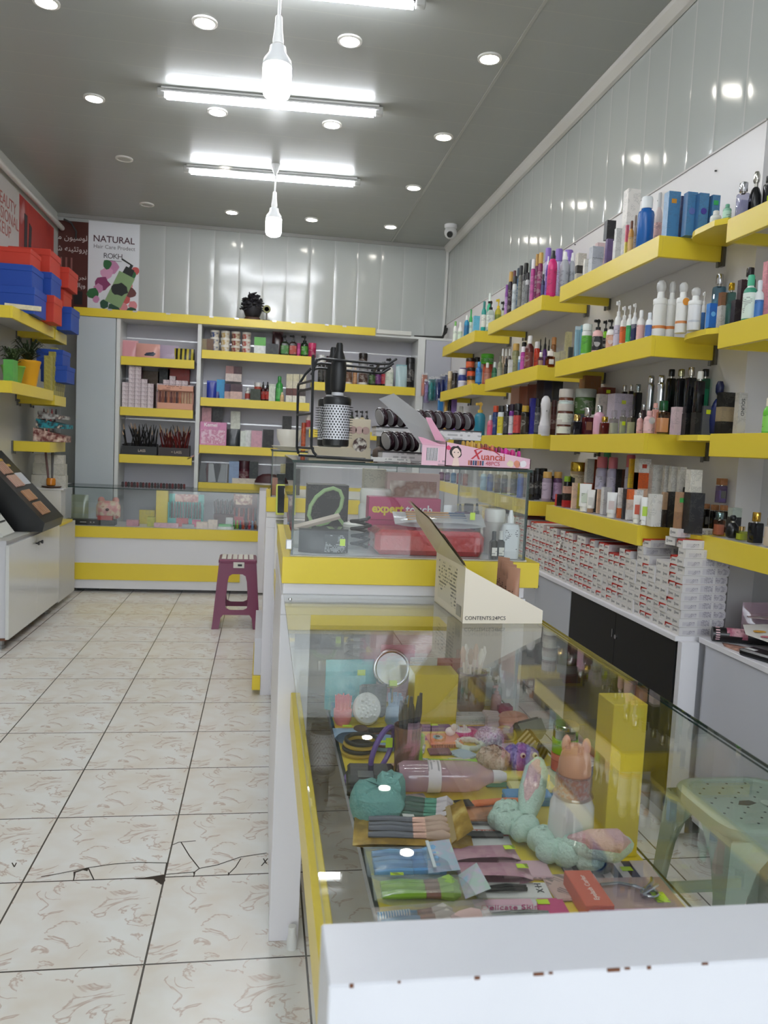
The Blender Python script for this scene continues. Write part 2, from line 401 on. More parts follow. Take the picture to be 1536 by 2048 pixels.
solo('cable', G().tube([(XL + .07, 7.46, 3.19), (XL + .13, 7.48, 3.17), (XL + .17, 7.5, 3.10), (XL + .16, 7.52, 3.04)], .008, 6), M('1a1a1a', .5), 'black cable curling at the far end of the white rail', 'cable')

# ================================================================== LAMPS
def batten(x0, x1, y, label):
    t = thing('tube_light', label, 'light', ((x0 + x1) / 2, y, ZC), rz=-.06)
    L = (x1 - x0) / 2
    part('housing', G().rbox(-L, L, -.016, .016, -.0285, -.0125, .003).rbox(-L, L, -.026, .026, -.012, 0, .003).rbox(-L, L, -.027, .027, -.0285, -.0255, .001), M('c4c4c2', .35), t)  # lower flange is added to keep the tube's light off the ceiling
    for s in (-1, 1): part('end_cap', G().rbox(s * L - .022, s * L + .022, -.018, .018, -.052, -.006, .004), M('a8a8a4', .4), t)
    part('tube', G().tube([(-L + .03, 0, -.045), (L - .03, 0, -.045)], .017, 12), EM('f4f8ff', TUBE), t)
batten(-.635, .585, 4.66, 'lit tube light, middle of the three across the ceiling')
batten(-.615, .605, 5.90, 'lit tube light, last of the three towards the back wall')
batten(-.62, .60, 3.52, 'lit tube light cut by the top of the picture')
batten(-.62, .60, 2.25, 'added unseen tube light overhead, nearer than the one cut by the picture top')  # out of view, added to brighten the near part of the shop
batten(-.62, .60, 1.03, 'added unseen tube light overhead above the near glass counter')  # unseen tube, added for light on the near counter
batten(-.62, .60, -.20, 'added unseen tube light behind the camera, first towards the street')  # extra tube out of view, added to light what faces the camera
for j, (y, lit) in enumerate(((3.93, (1, 1, 1, 1)), (4.94, (1, 1, 1, 1)), (5.93, (0, 1, 1, 1)), (7.01, (0, 1, 1, 1)))):
    for i, x in enumerate((-1.045, -.342, .34, 1.036)):
        on = lit[i]
        row = ('front row', 'second row', 'third row', 'row by the back wall')[j]; col = ('first from the left wall', 'second from the left wall', 'third from the left wall', 'last, towards the perfume wall')[i]
        t = thing('downlight', f'{"lit" if on else "unlit"} round ceiling downlight in the {row}, {col}', 'light', (x, y, ZC), group='round downlights')
        part('rim', G().lathe([(1, 0), (1, -.008), (.78, -.010), (.76, 0)], .06, h=1, n=20), M('d8d6d0', .3), t)
        part('lens', G().lathe([(0, -.0062), (.80, -.006)], .06, h=1, n=20), EM('fff9ee', DOWN) if on else M('b4b4ac', .3), t)
def bulb(x, y, zb, label):
    t = thing('pendant_bulb', label, 'light', (x, y, ZC))
    part('ceiling_rose', G().lathe([(1, 0), (.9, -.02), (.35, -.06), (.2, -.075), (0, -.075)], .034, h=1, n=16), M('d6d6d4', .35), t)
    d = zb - ZC
    part('cord', G().tube([(0, 0, -.06), (.003, 0, (d + .33) / 2), (0, 0, d + .3)], .006, 8), M('e0e0de', .4), t)
    part('socket', G().lathe([(.45, .31), (.62, .305), (.75, .26), (1, .22), (1, .205), (.8, .205), (.8, .19)], .022, h=1, n=16, cz=d), M('e8e8e6', .35), t)
    part('housing', G().lathe([(.55, .195), (.62, .17), (.95, .145), (1.0, .13), (1.0, .122)], .056, h=1, n=24, cz=d), M('dcdedf', .3), t)
    part('diffuser', G().lathe([(0, 0), (.5, .002), (.86, .012), (1, .035), (1, .122)], .056, h=1, n=24, cz=d), EM('fbfcff', BULB), t)
bulb(0.0, 3.20, 2.645, 'large glowing bulb hanging on a cord, nearer of two')
bulb(.012, 5.75, 2.765, 'smaller looking glowing bulb hanging beyond the second tube light')
t = thing('security_camera', 'white dome security camera in the ceiling corner', 'camera', (1.53, 6.8, ZC))
part('mount', G().lathe([(1, 0), (1, -.02), (.9, -.03), (0, -.03)], .055, h=1, n=20), M('dedede', .35), t)
part('ball', G().ball(0, 0, -.065, .055, n=18), M('dcdcda', .3), t)
part('lens', G().tube([(-.01, -.035, -.085), (-.02, -.062, -.10)], .026, 14), M('17181a', .2), t)

# ================================================================== RIGHT WALL SHELVES
def wall_shelf(y0, y1, xf, xw, z, label, name='wall_shelf'):
    s = -1 if xw < xf else 1
    t = thing(name, label, 'shelf', (xf, (y0 + y1) / 2, z), group='yellow fronted wall shelves')
    L = (y1 - y0) / 2; D = abs(xw - xf)
    lo, hi = (0, D) if s > 0 else (-D, 0)
    part('board', G().box(min(lo, hi) + .004, max(lo, hi) - .002, -L + .004, L - .004, -.04, -.001), M('d0cfd2', .35), t)
    f = G()
    if s > 0: f.rbox(0, .016, -L, L, -.078, 0, .0012)
    else: f.rbox(-.016, 0, -L, L, -.078, 0, .0012)
    for sy in (-1, 1):
        a, b = (-L, -L + .016) if sy < 0 else (L - .016, L)
        f.rbox(*((.0161, D - .012) if s > 0 else (-D + .012, -.0161)), a, b, -.078, 0, .0012)
    part('fascia', f, YEL, t)
    for sy in (-1, 1):
        x = s * (D - .012)
        g = G().box(min(x, x + s * .012), max(x, x + s * .012), sy * L - .012, sy * L + .012, -.095, .0)
        g.lathe([(0, 0), (1, 0), (1, 1), (0, 1)], .006, h=.02, n=8, cx=x - s * .012, cy=sy * L, cz=-.1)
        part('bracket', g, M('6a6864', .35, .6), t)
    return t
ROWS = (('top', 2.152), ('second', 1.785), ('third', 1.418), ('lowest', 1.066))
BAYS = (('nearest', 1.62, 2.515, 1.52, XN), ('second', 2.80, 3.79, 1.424, XR), ('third', 4.05, 5.06, 1.424, XR), ('farthest', 5.39, 6.39, 1.424, XR))
for rn, z in ROWS:
    for bn, y0, y1, xf, xw in BAYS:
        zz = z - .013 * (bn == 'nearest') * (rn == 'top') + (.008 if bn in ('third', 'farthest') else 0) * (1 if z > 1.3 else -.2)
        wall_shelf(y0, y1, xf, xw, zz, f'yellow fronted wall shelf in the {rn} row under the perfume wall, {bn} bay')
    pl = [(XR - .001, 2.785), (1.60, 2.785)] + [(1.60 - .10 * math.sin(a), 2.665 + .12 * math.cos(a)) for a in [PI / 2 * i / 8 for i in range(1, 9)]] + [(1.50, 2.56), (1.524, 2.521), (XR - .001, 2.521)]
    solo('corner_shelf', G().prism(pl[::-1], z - .024, z - .004), YEL, f'thin rounded yellow corner shelf bridging two bays of the {rn} row', 'shelf', group='rounded corner shelves')

# ================================================================== LOW CABINETS ALONG THE RIGHT WALL
def knob(parent, x, y, z, ax='-x', nm='knob'):
    d = {'-x': (-1, 0), '+x': (1, 0), '-y': (0, -1)}[ax]
    g = G().tube([(x, y, z), (x + d[0] * .012, y + d[1] * .012, z)], .005, 8)
    g.tube([(x + d[0] * .012, y + d[1] * .012, z), (x + d[0] * .018, y + d[1] * .018, z), (x + d[0] * .026, y + d[1] * .026, z)], [.008, .013, .011], 12)
    return part(nm, g, BLK, parent)
def low_cab(y0, y1, xf, zt, doors, col, label):
    t = thing('base_cabinet', label, 'cabinet', (0, 0, 0))
    part('carcass', G().box(xf + .019, (XR if y0 > 2.4 else XN) - .003, y0 + .001, y1 - .001, .08, zt - .0185), WHT2, t)
    part('plinth', G().box(xf + .05, XR - .02, y0 + .01, y1 - .01, 0, .08), M('8a8a8c', .5), t)
    n = len(doors)
    for i, (a, b, kn) in enumerate(doors):
        d = part('door', G().rbox(xf, xf + .018, a + .0015, b - .0015, .085, zt - .02, .001), col, t)
        if kn: knob(d, xf, kn, zt - .08)
    part('top', G().rbox(xf - .006, (XR if y0 > 2.4 else XN) - .003, y0, y1, zt - .018, zt, .001), WHT, t)
    return t
low_cab(3.41, 5.30, 1.43, .716, ((3.412, 3.88, 3.845), (3.88, 4.35, 3.925), (4.35, 4.82, 4.78), (4.82, 5.30, 4.87)), M('b9bcc4', .3), 'low grey cabinet with black knobs under the far stacked cartons')
t = low_cab(2.47, 3.41, 1.43, .716, ((2.475, 2.94, 0), (2.94, 3.408, 0)), M('0c0b0c', .55), 'low cabinet with matt black double doors under the stacked cartons')
part('lock', G().tube([(1.431, 2.925, .60), (1.424, 2.925, .60)], .009, 12).box(1.426, 1.43, 2.955, 2.961, .592, .625), M('m:b0b0b0'), t)
t = low_cab(1.20, 2.44, 1.50, .722, ((1.82, 2.405, 0), (1.21, 1.82, 0)), M('c3c4cc', .3), 'low pale grey cabinet with paper sheets on its top')
part('stile', G().box(1.435, 1.50, 2.442, 2.469, 0.02, .70), WHT, t)

# ================================================================== BACK WALL CABINET
YF = 7.20
t = thing('display_cabinet', 'tall white open cabinet with slatted back filling the back wall', 'cabinet', (0, 0, 0))
car = G()
for a, b in ((-1.305, -1.272), (-.615, -.582), (1.372, 1.44)): car.box(a, b, YF, YB - .03, 0.02, 2.325)
car.box(-1.635, 1.69, YF, YB - .03, 2.325, 2.345); car.box(-1.635, 1.69, YF + .01, YB - .03, .84, .86)
part('carcass', car, M('d8dad8', .35), t)
part('back_panel', G().box(-1.63, 1.69, YB - .03, YB - .012, .02, 2.33), M('c9c8d0', .4), t)
sl = G()
for z in (2.2, 1.83, 1.47, 1.10):
    sl.box(-1.27, -.617, YB - .034, YB - .0301, z - .006, z + .006); sl.box(-.58, 1.37, YB - .034, YB - .0301, z - .006, z + .006)
part('rail', sl, M('e8e8ea', .25, .5), t)
part('door', G().rbox(-1.632, -1.31, YF - .012, YF + .006, .03, 2.322, .001), M('bcc4c8', .25), t, label='tall blank pale grey door')
part('door', G().rbox(1.445, 1.687, YF - .008, YF + .01, .03, 2.322, .001), M('b7b9c2', .3), t, label='narrow grey end panel')
part('top_fascia', G().rbox(-1.66, .965, YF - .022, YF - .002, 2.325, 2.395, .001).box(-1.66, .965, YF - .002, YF + .12, 2.346, 2.35), YEL, t, label='long yellow strip with small metal clips')
cl = G()
for x in (-1.36, -1.15, -.87, -.5, -.28, .05, .22, .52, .68): cl.box(x - .018, x + .018, YF - .026, YF - .0222, 2.384, 2.397)
part('clip', cl, M('c8c8c8', .3, .5), t)
solo('strip_lamp', G().rbox(.975, 1.30, YF - .02, YF + .03, 2.3465, 2.385, .004), M('d4d4ce', .3), 'small pale strip lamp lying on the cabinet top', 'light')
solo('cable', G().tube([(1.34, YF + .05, 2.352), (1.5, YF + .05, 2.356), (1.62, YF + .1, 2.37), (1.66, YF + .2, 2.44), (1.675, YF + .25, 2.5)], .012, 6).tube([(1.45, YF + .06, 2.352), (1.6, YF + .07, 2.36), (1.66, YF + .14, 2.42), (1.68, YF + .2, 2.47)], .009, 6), M('1c1c1c', .5), 'black cables running into the corner above the back cabinet', 'cable')
def cab_shelf(x0, x1, z, cab=bpy.data.objects['display_cabinet']):
    L = (x1 - x0) / 2
    s = part('shelf', G().box(-L + .004, L - .004, .0165, .29, -.03, -.001), M('d0cfd2', .35), cab, ((x0 + x1) / 2, YF + .02, z))
    part('fascia', G().rbox(-L, L, 0, .016, -.075, 0, .001), YEL, s)
for z in (2.006, 1.565, 1.147): cab_shelf(-1.268, -.64, z)
for z in (2.105, 1.685, 1.262): cab_shelf(-.578, .395, z)
for z in (1.882, 1.45): cab_shelf(.40, 1.368, z)
cab_shelf(-.578, 1.368, .925)

# ================================================================== BACK GLASS COUNTER
def legs(t, pts, h=.05):
    for x, y in pts: part('leg', G().lathe([(0, 0), (1, 0), (.9, .2), (.7, 1)], .02, h=h, n=10, cx=x, cy=y), M('2a2a2a', .4), t)
t = thing('glass_counter', 'white and yellow glass counter across the back of the shop', 'counter', (0, 0, 0))
YK = 6.74
part('front_panel', G().box(-1.642, -.03, YK, YK + .018, .03, .55), M('dcdce0', .3), t)
part('front_band', G().rbox(-1.645, -.028, YK - .014, YK - .0005, .46, .553, .001), YEL, t)
part('front_band', G().rbox(-1.645, -.17, YK - .010, YK - .0005, .105, .245, .001), YEL, t)
part('deck', G().box(-1.642, -.03, YK + .02, YK + .43, .535, .552), M('c8c6ca', .3), t)
part('end_panel', G().box(-.028, .045, YK - .02, YK + .43, .02, .90), WHT, t)
part('end_panel', G().box(-1.76, -1.646, YK - .02, YK + .43, .02, .875), WHT, t)
pane('front_glass', t, -1.642, -.03, YK, YK + .006, .554, .868)
pane('top_glass', t, -1.642, -.03, YK, YK + .43, .869, .876)
legs(t, ((-1.5, YK + .1), (-.3, YK + .1), (-1.5, YK + .38), (-.3, YK + .38)), .03)

# ================================================================== MIDDLE COUNTERS
def glass_box(t, x0, x1, y0, y1, z0, z1):
    pane('front_glass', t, x0, x1, y0, y0 + .006, z0, z1 - .007)
    pane('side_glass', t, x0, x0 + .006, y0 + .0065, y1, z0, z1 - .007)
    pane('side_glass', t, x1 - .006, x1, y0 + .0065, y1, z0, z1 - .007)
    pane('top_glass', t, x0 - .004, x1 + .004, y0 - .004, y1 + .004, z1 - .0065, z1)
def tall_counter(y0, y1, x0, x1, zb, label, xin=.02, x2=None):
    t = thing('glass_counter', label, 'counter', (0, 0, 0))
    x2 = x2 or x1
    part('post', G().rbox(x0, x0 + .078, y0, y0 + .05, .0, .88, .0015), WHT, t)
    part('post', G().rbox(x2 - .06, x2, y0, y0 + .05, .0, .88, .0015), WHT, t)
    part('side_panel', G().rbox(x0, x0 + .02, y0 + .0505, y1, .045, .88, .0015), WHT, t)
    part('side_panel', G().rbox(x2 - .02, x2, y0 + .0505, y1, .045, .88, .0015), WHT, t)
    part('body', G().rbox(x0, x2, y0, y1, .8805, .932, .0015), WHT, t)
    part('step', G().rbox(x0 + .004, x2 - .004, y0 + .006, y1, .933, .962, .001), WHT, t)
    part('fascia', G().rbox(x0, x2 + .03, y0 - .008, y1, .963, zb, .001), YEL, t)
    part('deck', G().box(x0 + xin, x2, y0 + .012, y1 - .01, zb, zb + .004), M('d8d8da', .25), t)
    glass_box(t, x0 + xin, x2 - .008, y0 + .002, y1 - .03, zb + .0045, 1.277)
    return t
tall_counter(1.985, 2.76, .055, .705, 1.031, 'white counter with yellow band and glass box holding the red bag')
part('hinge', G().rbox(.062, .078, 1.975, 1.99, 1.05, 1.075, .002), M('c8c8c8', .3, .6), bpy.data.objects['glass_counter.001'])
t = tall_counter(4.03, 4.75, .02, .70, 1.036, 'farther white counter with yellow band under the white cup')
part('front_band', G().rbox(-.022, .02, 4.02, 4.72, .03, .105, .001), YEL, t)
part('front_band', G().rbox(-.016, .02, 4.03, 4.72, .106, .30, .001), WHT2, t)
# lower case counter between them
t = thing('glass_counter', 'low white counter behind the first glass box, mostly hidden', 'counter', (0, 0, 0))
part('end_panel', G().rbox(.068, .70, 3.96, 4.018, .03, .93, .001), WHT, t)
part('front_panel', G().rbox(.075, .095, 2.79, 3.95, .03, .60, .001), WHT, t)
part('fascia', G().rbox(.07, .0745, 2.79, 3.95, .60, .68, .001), YEL, t)
part('deck', G().box(.096, .70, 2.79, 3.95, .65, .665), YEL, t)
pane('top_glass', t, .07, .70, 2.79, 3.95, .923, .93)
t = thing('tablet', 'small black screen with a lime frame on the farther counter', 'tablet', (.11, 4.0, 1.0), rz=.2, rot=(-.12, 0, .15))
part('frame', G().rbox(-.045, .055, -.02, -.008, -.05, .105, .003), M('d8e070', .4), t)
part('screen', G().rbox(-.038, .048, -.024, -.0195, -.04, .098, .002), M('101114', .15), t)
plate('label', t, .01, -.0242, .07, .03, .03, P('e6e4dc'))

# ================================================================== NEAR GLASS COUNTER
t = thing('glass_counter', 'glass topped counter full of hair and make-up accessories', 'counter', (0, 0, 0)); NEAR = t
part('end_panel', G().rbox(.058, .95, .523, .596, .03, .937, .0015), BLOTCH('d4d5db', 'd0d1d7', 3, r=.3), t, label='white end panel with a chipped front edge')
ch = G()
for x, w, h in ((.073, .003, .0025), (.108, .002, .0012), (.165, .004, .002), (.21, .008, .0018), (.222, .003, .0012), (.268, .010, .0022), (.282, .004, .0012), (.30, .003, .002), (.345, .005, .0012)): ch.box(x, x + w, .5225, .5236, .937 - h, .9372)
part('edge_stain', ch, M('6a4028', .8), t)
part('deck', G().box(.185, .642, .60, 1.98, .643, .66), YEL, t)
part('deck_edge', G().box(.178, .185, .60, 1.98, .642, .662), M('12201c', .2), t)
part('fascia', G().rbox(.089, .113, .598, 1.98, .592, .678, .0015), YEL, t)
part('leg', G().lathe([(0, 0), (1, 0), (1, .4), (.75, .6), (.75, 1)], .014, h=.06, n=12, cx=.115, cy=1.955), M('dcdcd8', .4), t)
part('support_block', G().rbox(.575, .634, 1.166, 1.226, .661, .921, .001), YEL, t, label='tall yellow support pillar')
part('support_block', G().rbox(.372, .478, 1.782, 1.86, .661, .785, .001), YEL, t, label='square yellow block')
pane('top_glass', t, .061, .652, .598, 1.983, .932, .937, False)
g = G().add([(.064, .60, .928), (.064, 1.98, .928), (.105, 1.98, .68), (.105, .60, .68)], [(0, 1, 2, 3)])
part('front_glass', g, PANE, t)
pane('back_glass', t, .645, .650, .60, 1.98, .662, .931, False)
part('screw', G().lathe([(0, 0), (1, 0), (.8, 1), (0, 1)], .005, h=.004, n=10, cx=.075, cy=1.9, cz=.937), M('m:b8b8b8'), t)

# ================================================================== SHELF GOODS
# kind -> [(part name, profile, colour index, closed surface)]; colours are body, cap, label
K = {
 'can': [('body', [(.9, 0), (.97, .004), (1, .02), (1, .74), (.9, .78), (.72, .795)], 0), ('cap', [(.90, .795), (.90, .97), (.8, 1), (0, 1)], 1), ('label_band', [(1.012, .1), (1.012, .64)], 2)],
 'mousse': [('body', [(.92, 0), (1, .02), (1, .66), (.9, .74), (.62, .8), (.5, .82)], 0), ('nozzle', [(.56, .82), (.56, .88), (.42, .91), (.36, .99), (.25, 1), (0, 1)], 1), ('label_band', [(1.012, .08), (1.012, .58)], 2)],
 'bottle': [('body', [(.9, 0), (1, .02), (1, .62), (.88, .7), (.5, .76), (.45, .78)], 0), ('cap', [(.52, .78), (.52, .97), (.42, 1), (0, 1)], 1), ('label_band', [(1.012, .12), (1.012, .54)], 2)],
 'wide': [('body', [(.9, 0), (1, .02), (1, .68), (.92, .73), (.6, .77), (.58, .79)], 0), ('cap', [(.66, .79), (.68, .81), (.68, .96), (.6, 1), (0, 1)], 1), ('label_band', [(1.01, .1), (1.01, .58)], 2)],
 'pump': [('body', [(.9, 0), (1, .025), (1, .56), (.85, .64), (.42, .69)], 0), ('collar', [(.46, .69), (.48, .77), (.3, .78), (.16, .785), (.16, .9)], 1), ('label_band', [(1.015, .1), (1.015, .5)], 2)],
 'jar': [('body', [(.92, 0), (1, .04), (1, .62), (.94, .66)], 0), ('lid', [(1.02, .66), (1.03, .7), (1.03, .95), (.97, 1), (0, 1)], 1), ('label_band', [(1.012, .12), (1.012, .54)], 2)],
 'tall': [('body', [(.95, 0), (1, .015), (1, .8), (.96, .82)], 0), ('cap', [(.98, .82), (.98, .97), (.9, 1), (0, 1)], 1), ('label_band', [(1.01, .2), (1.01, .6)], 2)],
 'dropper': [('body', [(.92, 0), (1, .02), (1, .58), (.8, .65), (.45, .68)], 0), ('dropper_cap', [(.55, .68), (.55, .8), (.3, .83), (.26, .96), (.14, 1), (0, 1)], 1), ('label_band', [(1.012, .1), (1.012, .5)], 2)],
 'nail': [('body', [(.95, 0), (1, .03), (1, .68), (.6, .75)], 0), ('cap', [(.42, .75), (.36, .98), (.3, 1), (0, 1)], 1), ('label_band', [(1.012, .15), (1.012, .55)], 2)],
 'foam': [('body', [(.94, 0), (1, .015), (1, .58), (.99, .585)], 0), ('collar', [(1.03, .586), (1.05, .595), (1.05, .67), (.98, .685), (.55, .69), (.5, .82), (.42, .825)], 1), ('label_band', [(1.01, .18), (1.01, .23)], 2), ('brush_dome', [(.45, .79), (.62, .82), (.72, .88), (.66, .95), (.4, .99), (0, 1)], 3)],
 'chrome': [('body', [(.85, 0), (.95, .02), (1, .2), (.92, .5), (1, .74), (.8, .8)], 0), ('cap', [(.7, .8), (.8, .83), (.8, .97), (.65, 1), (0, 1)], 1)],
 'rperf': [('body', [(.5, 0), (.85, .06), (1, .28), (.9, .5), (.55, .64), (.35, .68)], 0), ('collar', [(.3, .68), (.3, .75)], 3), ('cap', [(.3, .75), (.48, .8), (.5, .92), (.3, 1), (0, 1)], 1)],
}
def lum(c): return sum(int(c[j:j + 2], 16) for j in (0, 2, 4))
def pale(c): return ''.join('%02x' % int(int(c[i:i + 2], 16) * .6 + 92) for i in (0, 2, 4))
def carton_mesh(sx, sy, h, cols, side):
    segs = cols.split('/'); n = len(segs); g = G(); mats = []
    for i, c in enumerate(segs[::-1]):
        z0, z1 = h * i / n, h * (i + 1) / n
        mats += [P(c, '4a4c54' if lum(c) > 300 else '6a6862', 230, .32), P(side or c, '54565e' if lum(side or c) > 300 else '5a5852', 230, .32)]
        g.box(-sx / 2, sx / 2, -sy / 2, sy / 2, z0, z1, mats=[2 * i, 2 * i, 2 * i, 2 * i, 2 * i + 1, 2 * i + 1])
    return g, mats
def pouch_geo(w, d, h, seed=0):
    g = G(); N, Mv = 8, 8; rnd = random.Random(seed)
    for sgn in (-1, 1):
        vs = []; fs = []
        for j in range(Mv + 1):
            for i in range(N + 1):
                u, v = i / N, j / Mv
                b = (max(0, 1 - (2 * u - 1) ** 4) * (1 - v ** 3) * (.55 + .45 * (1 - v))) if 0 < j else (1 - abs(2 * u - 1) ** 4) * .9
                e = rnd.uniform(-.05, .05) if 0 < i < N and 0 < j < Mv else 0
                vs.append(((u - .5) * w, sgn * d / 2 * max(.03, b + e), v * h))
        for j in range(Mv):
            for i in range(N):
                q = [j * (N + 1) + i, j * (N + 1) + i + 1, (j + 1) * (N + 1) + i + 1, (j + 1) * (N + 1) + i]
                fs.append(q if sgn < 0 else q[::-1])
        g.add(vs, fs, 0, True)
    return g
def squeeze(w, h, capf=.18):
    """cream tube standing on its cap, crimped at the top"""
    g = G(); vs = []; fs = []; n = 16; lv = [(.96, capf), (1, capf + .03), (1, .45), (1, .7), (1.04, .92), (1.06, 1)]
    for k, (r, z) in enumerate(lv):
        t = max(0, (z - capf - .05) / (1 - capf - .05)); dd = (1 - t) + .06 * t
        for i in range(n):
            a = 2 * PI * (i + .5) / n; vs.append((r * w / 2 * math.cos(a), dd * w / 2 * .8 * math.sin(a), z * h))
    for j in range(len(lv) - 1):
        for i in range(n): fs.append((j * n + i, j * n + (i + 1) % n, (j + 1) * n + (i + 1) % n, (j + 1) * n + i))
    fs.append(tuple((len(lv) - 1) * n + i for i in range(n)))
    return g.add(vs, fs, 0, True)
def item(kind, name, cat, label, x, y, z, sx, sy, h, cols, o=None, rz=0.0, group=None):
    o = o or {}; c = cols.split(',')
    if kind in ('carton',):
        g, mats = carton_mesh(sx, sy, h, c[0], c[1] if len(c) > 1 else None)
        root = tag(obj(name, g.mesh(mats, name), None, (x, y, z), rz), label, cat, group)
        if 'txt' in o:
            if o['txt'] == 'SOUND': text('SOUND', sx * .55, root, (0, -sy / 2 - .0006, h * .66), '24282a', rot=(PI / 2, PI / 2, 0))
            else: text(o['txt'], h * .22, root, (-sx * .1, -sy / 2 - .0006, h * .87), 'f4f0f2', bold=.0008)
            if o['txt'] != 'SOUND': plate('picture_panel', root, 0, -sy / 2, h * .36, sx * .9, h * .6, BLOTCH('e6c8d8', 'c87aa0', 30, 'f0e0e8'))
    elif kind in ('pouch', 'bag'):
        g = pouch_geo(max(sx, sy), min(sx, sy) if kind == 'bag' else min(sx, sy) * .8, h, len(label))
        m0 = M(c[0], .3) if kind == 'bag' else M(c[0], .22)
        root = tag(obj(name, g.mesh(m0, name), None, (x, y, z), rz or (.0 if sx >= sy else -PI / 2 + .9)), label, cat, group)
        w = max(sx, sy)
        if len(c) > 1 and not c[0].startswith('str'): part('front_panel' if kind == 'bag' else 'top_seal', pouch_geo(w * .72, min(sx, sy) * 1.06, h * .55, 3) if kind == 'bag' else G().box(-w * .48, w * .48, -.0025, .0025, h * .9, h * 1.0), M(c[1], .35), root, (w * .06, 0, h * .15) if kind == 'bag' else (0, 0, 0))
        return root
    elif kind in ('perf', 'wood'):
        root = thing(name, label, cat, (x, y, z), rz, group)
        hb = 1 - max(.14, min(.30, .95 * max(sx, sy) / h)) - (.045 if kind == 'perf' else 0)
        part('body', G().lathe([(.93, 0), (1, .02), (1, hb - .03), (.92, hb)], sx / 2, sy / 2, h, 20, sq=7), M(c[0], .12), root)
        if c[0].startswith('g:'):
            part('perfume', G().lathe([(.8, .04), (.86, .06), (.86, hb * .72), (0, hb * .72)], sx / 2, sy / 2, h, 20, sq=7), M(pale(c[0][2:]), .2), root)
        part('collar', G().lathe([(.42, hb), (.42, hb + .045)], sx / 2, sy / 2, h, 14), M('m:b4b0a8'), root)
        if kind == 'perf': part('cap', G().lathe([(.66, hb + .045), (.7, hb + .055), (.7, .98), (.64, 1), (0, 1)], sx / 2, sy / 2, h, 16, sq=4 if len(label) % 2 else 2), M(c[1], .2), root)
        else: part('cap', G().lathe([(.94, hb + .03), (.96, hb + .04), (.96, .98), (.9, 1), (0, 1)], sx / 2, sy / 2, h, 20, sq=7), BLOTCH(c[1], '9a6840', 60), root)
        if len(c) > 2 or kind == 'wood': plate('label', root, 0, -sy / 2, h * .34, sx * .6, h * .3, P(c[2] if len(c) > 2 else '6a6864'))
    elif kind == 'tube':
        root = thing(name, label, cat, (x, y, z), rz or -.5, group)
        part('body', squeeze(sx * 1.05, h), M(c[0], .3), root)
        part('cap', G().lathe([(.8, 0), (.84, .01), (.84, .175), (.8, .18)], sx / 2, sx / 2 * .8, h, 16), M(c[1], .35), root)
        plate('label', root, 0, -sx * .405, h * .5, sx * .6, h * .34, P(c[2]))
    elif kind == 'vase':
        root = thing(name, label, cat, (x, y, z), rz, group)
        part('body', G().lathe([(.95, 0), (1, .02), (.96, .22), (.72, .42), (.62, .55), (.78, .68), (.86, .8), (.7, .92), (.35, .99), (0, 1)], sx / 2, sx / 2, h, 24), M(c[0], .25), root)
        part('base', G().lathe([(.97, .04), (1.0, .05), (1.0, .24), (.97, .25)], sx / 2, sx / 2, h, 24), M(c[1], .3), root)
        part('button', G().box(-.003, .003, -sx * .36, -sx * .3, h * .6, h * .66), M('8a8a90', .3), root)
    else:
        root = thing(name, label, cat, (x, y, z), rz, group)
        sq = 5 if kind == 'pump' and len(label) % 3 == 0 else 2
        for pn, prof, ci in K[kind]:
            if pn == 'label_band' and o.get('lab') == '0': continue
            if pn == 'label_band' and len(c) < 3: continue
            col = c[ci] if ci < len(c) else ('b0aca4' if pn == 'collar' else 'f0f0ee')
            mt = P(col, '2a2a34' if sum(int(col[-6:][j:j + 2], 16) for j in (0, 2, 4)) > 300 else 'd0ccc4', 170) if pn == 'label_band' and col[1] != ':' else M(col, .26 if pn == 'body' else .34, me=1 if pn == 'collar' and kind == 'rperf' else 0)
            if pn == 'brush_dome': mt = GLS('e8e8e8', .06, .15, .55, 'f4f4f4')
            part(pn, G().lathe(prof, sx / 2, sy / 2 * (.75 if kind == 'pump' and sq == 5 else 1), h, 18, sq=sq), mt, root)
        if kind == 'pump':
            r = sx / 2
            part('pump_head', G().rbox(-r * .95, r * .28, -r * .24, r * .24, h * .90, h * .975, .001).lathe([(.22, .86), (.24, .98), (.15, 1), (0, 1)], r, r, h, 12), M(c[1], .3), root, rz=.35)
    hx, hy = sx / 2, sy / 2
    if 'sticker' in o: plate('price_sticker', root, -hx * .1, -hy - .0006 - .0003, h * (.8 if kind == 'carton' else .45), min(.02, sx * .6), min(.016, h * .2), M(o['sticker'], .5))
    if 'disc' in o:
        part('emblem', G().lathe([(0, 0), (1, 0), (1, 1), (0, 1)], min(hx * .62, .02), h=.0008, n=20), M(o['disc'], .4), root, (0, -hy * (1.02 if kind != 'foam' else 1.1) - .0004, h * (.56 if kind != 'foam' else .6)), rot=(PI / 2, 0, 0))
    if kind in ('pump',) and o.get('lab') == '1':
        part('oval_label', G().lathe([(0, 0), (1, 0), (1, 1), (0, 1)], hx * .62, hx * .95, h=.0008, n=20), P(c[2], 'd8d4d0'), root, (-hx * .45, -hy * .95, h * .34), rot=(PI / 2, 0, -.5))
    return root
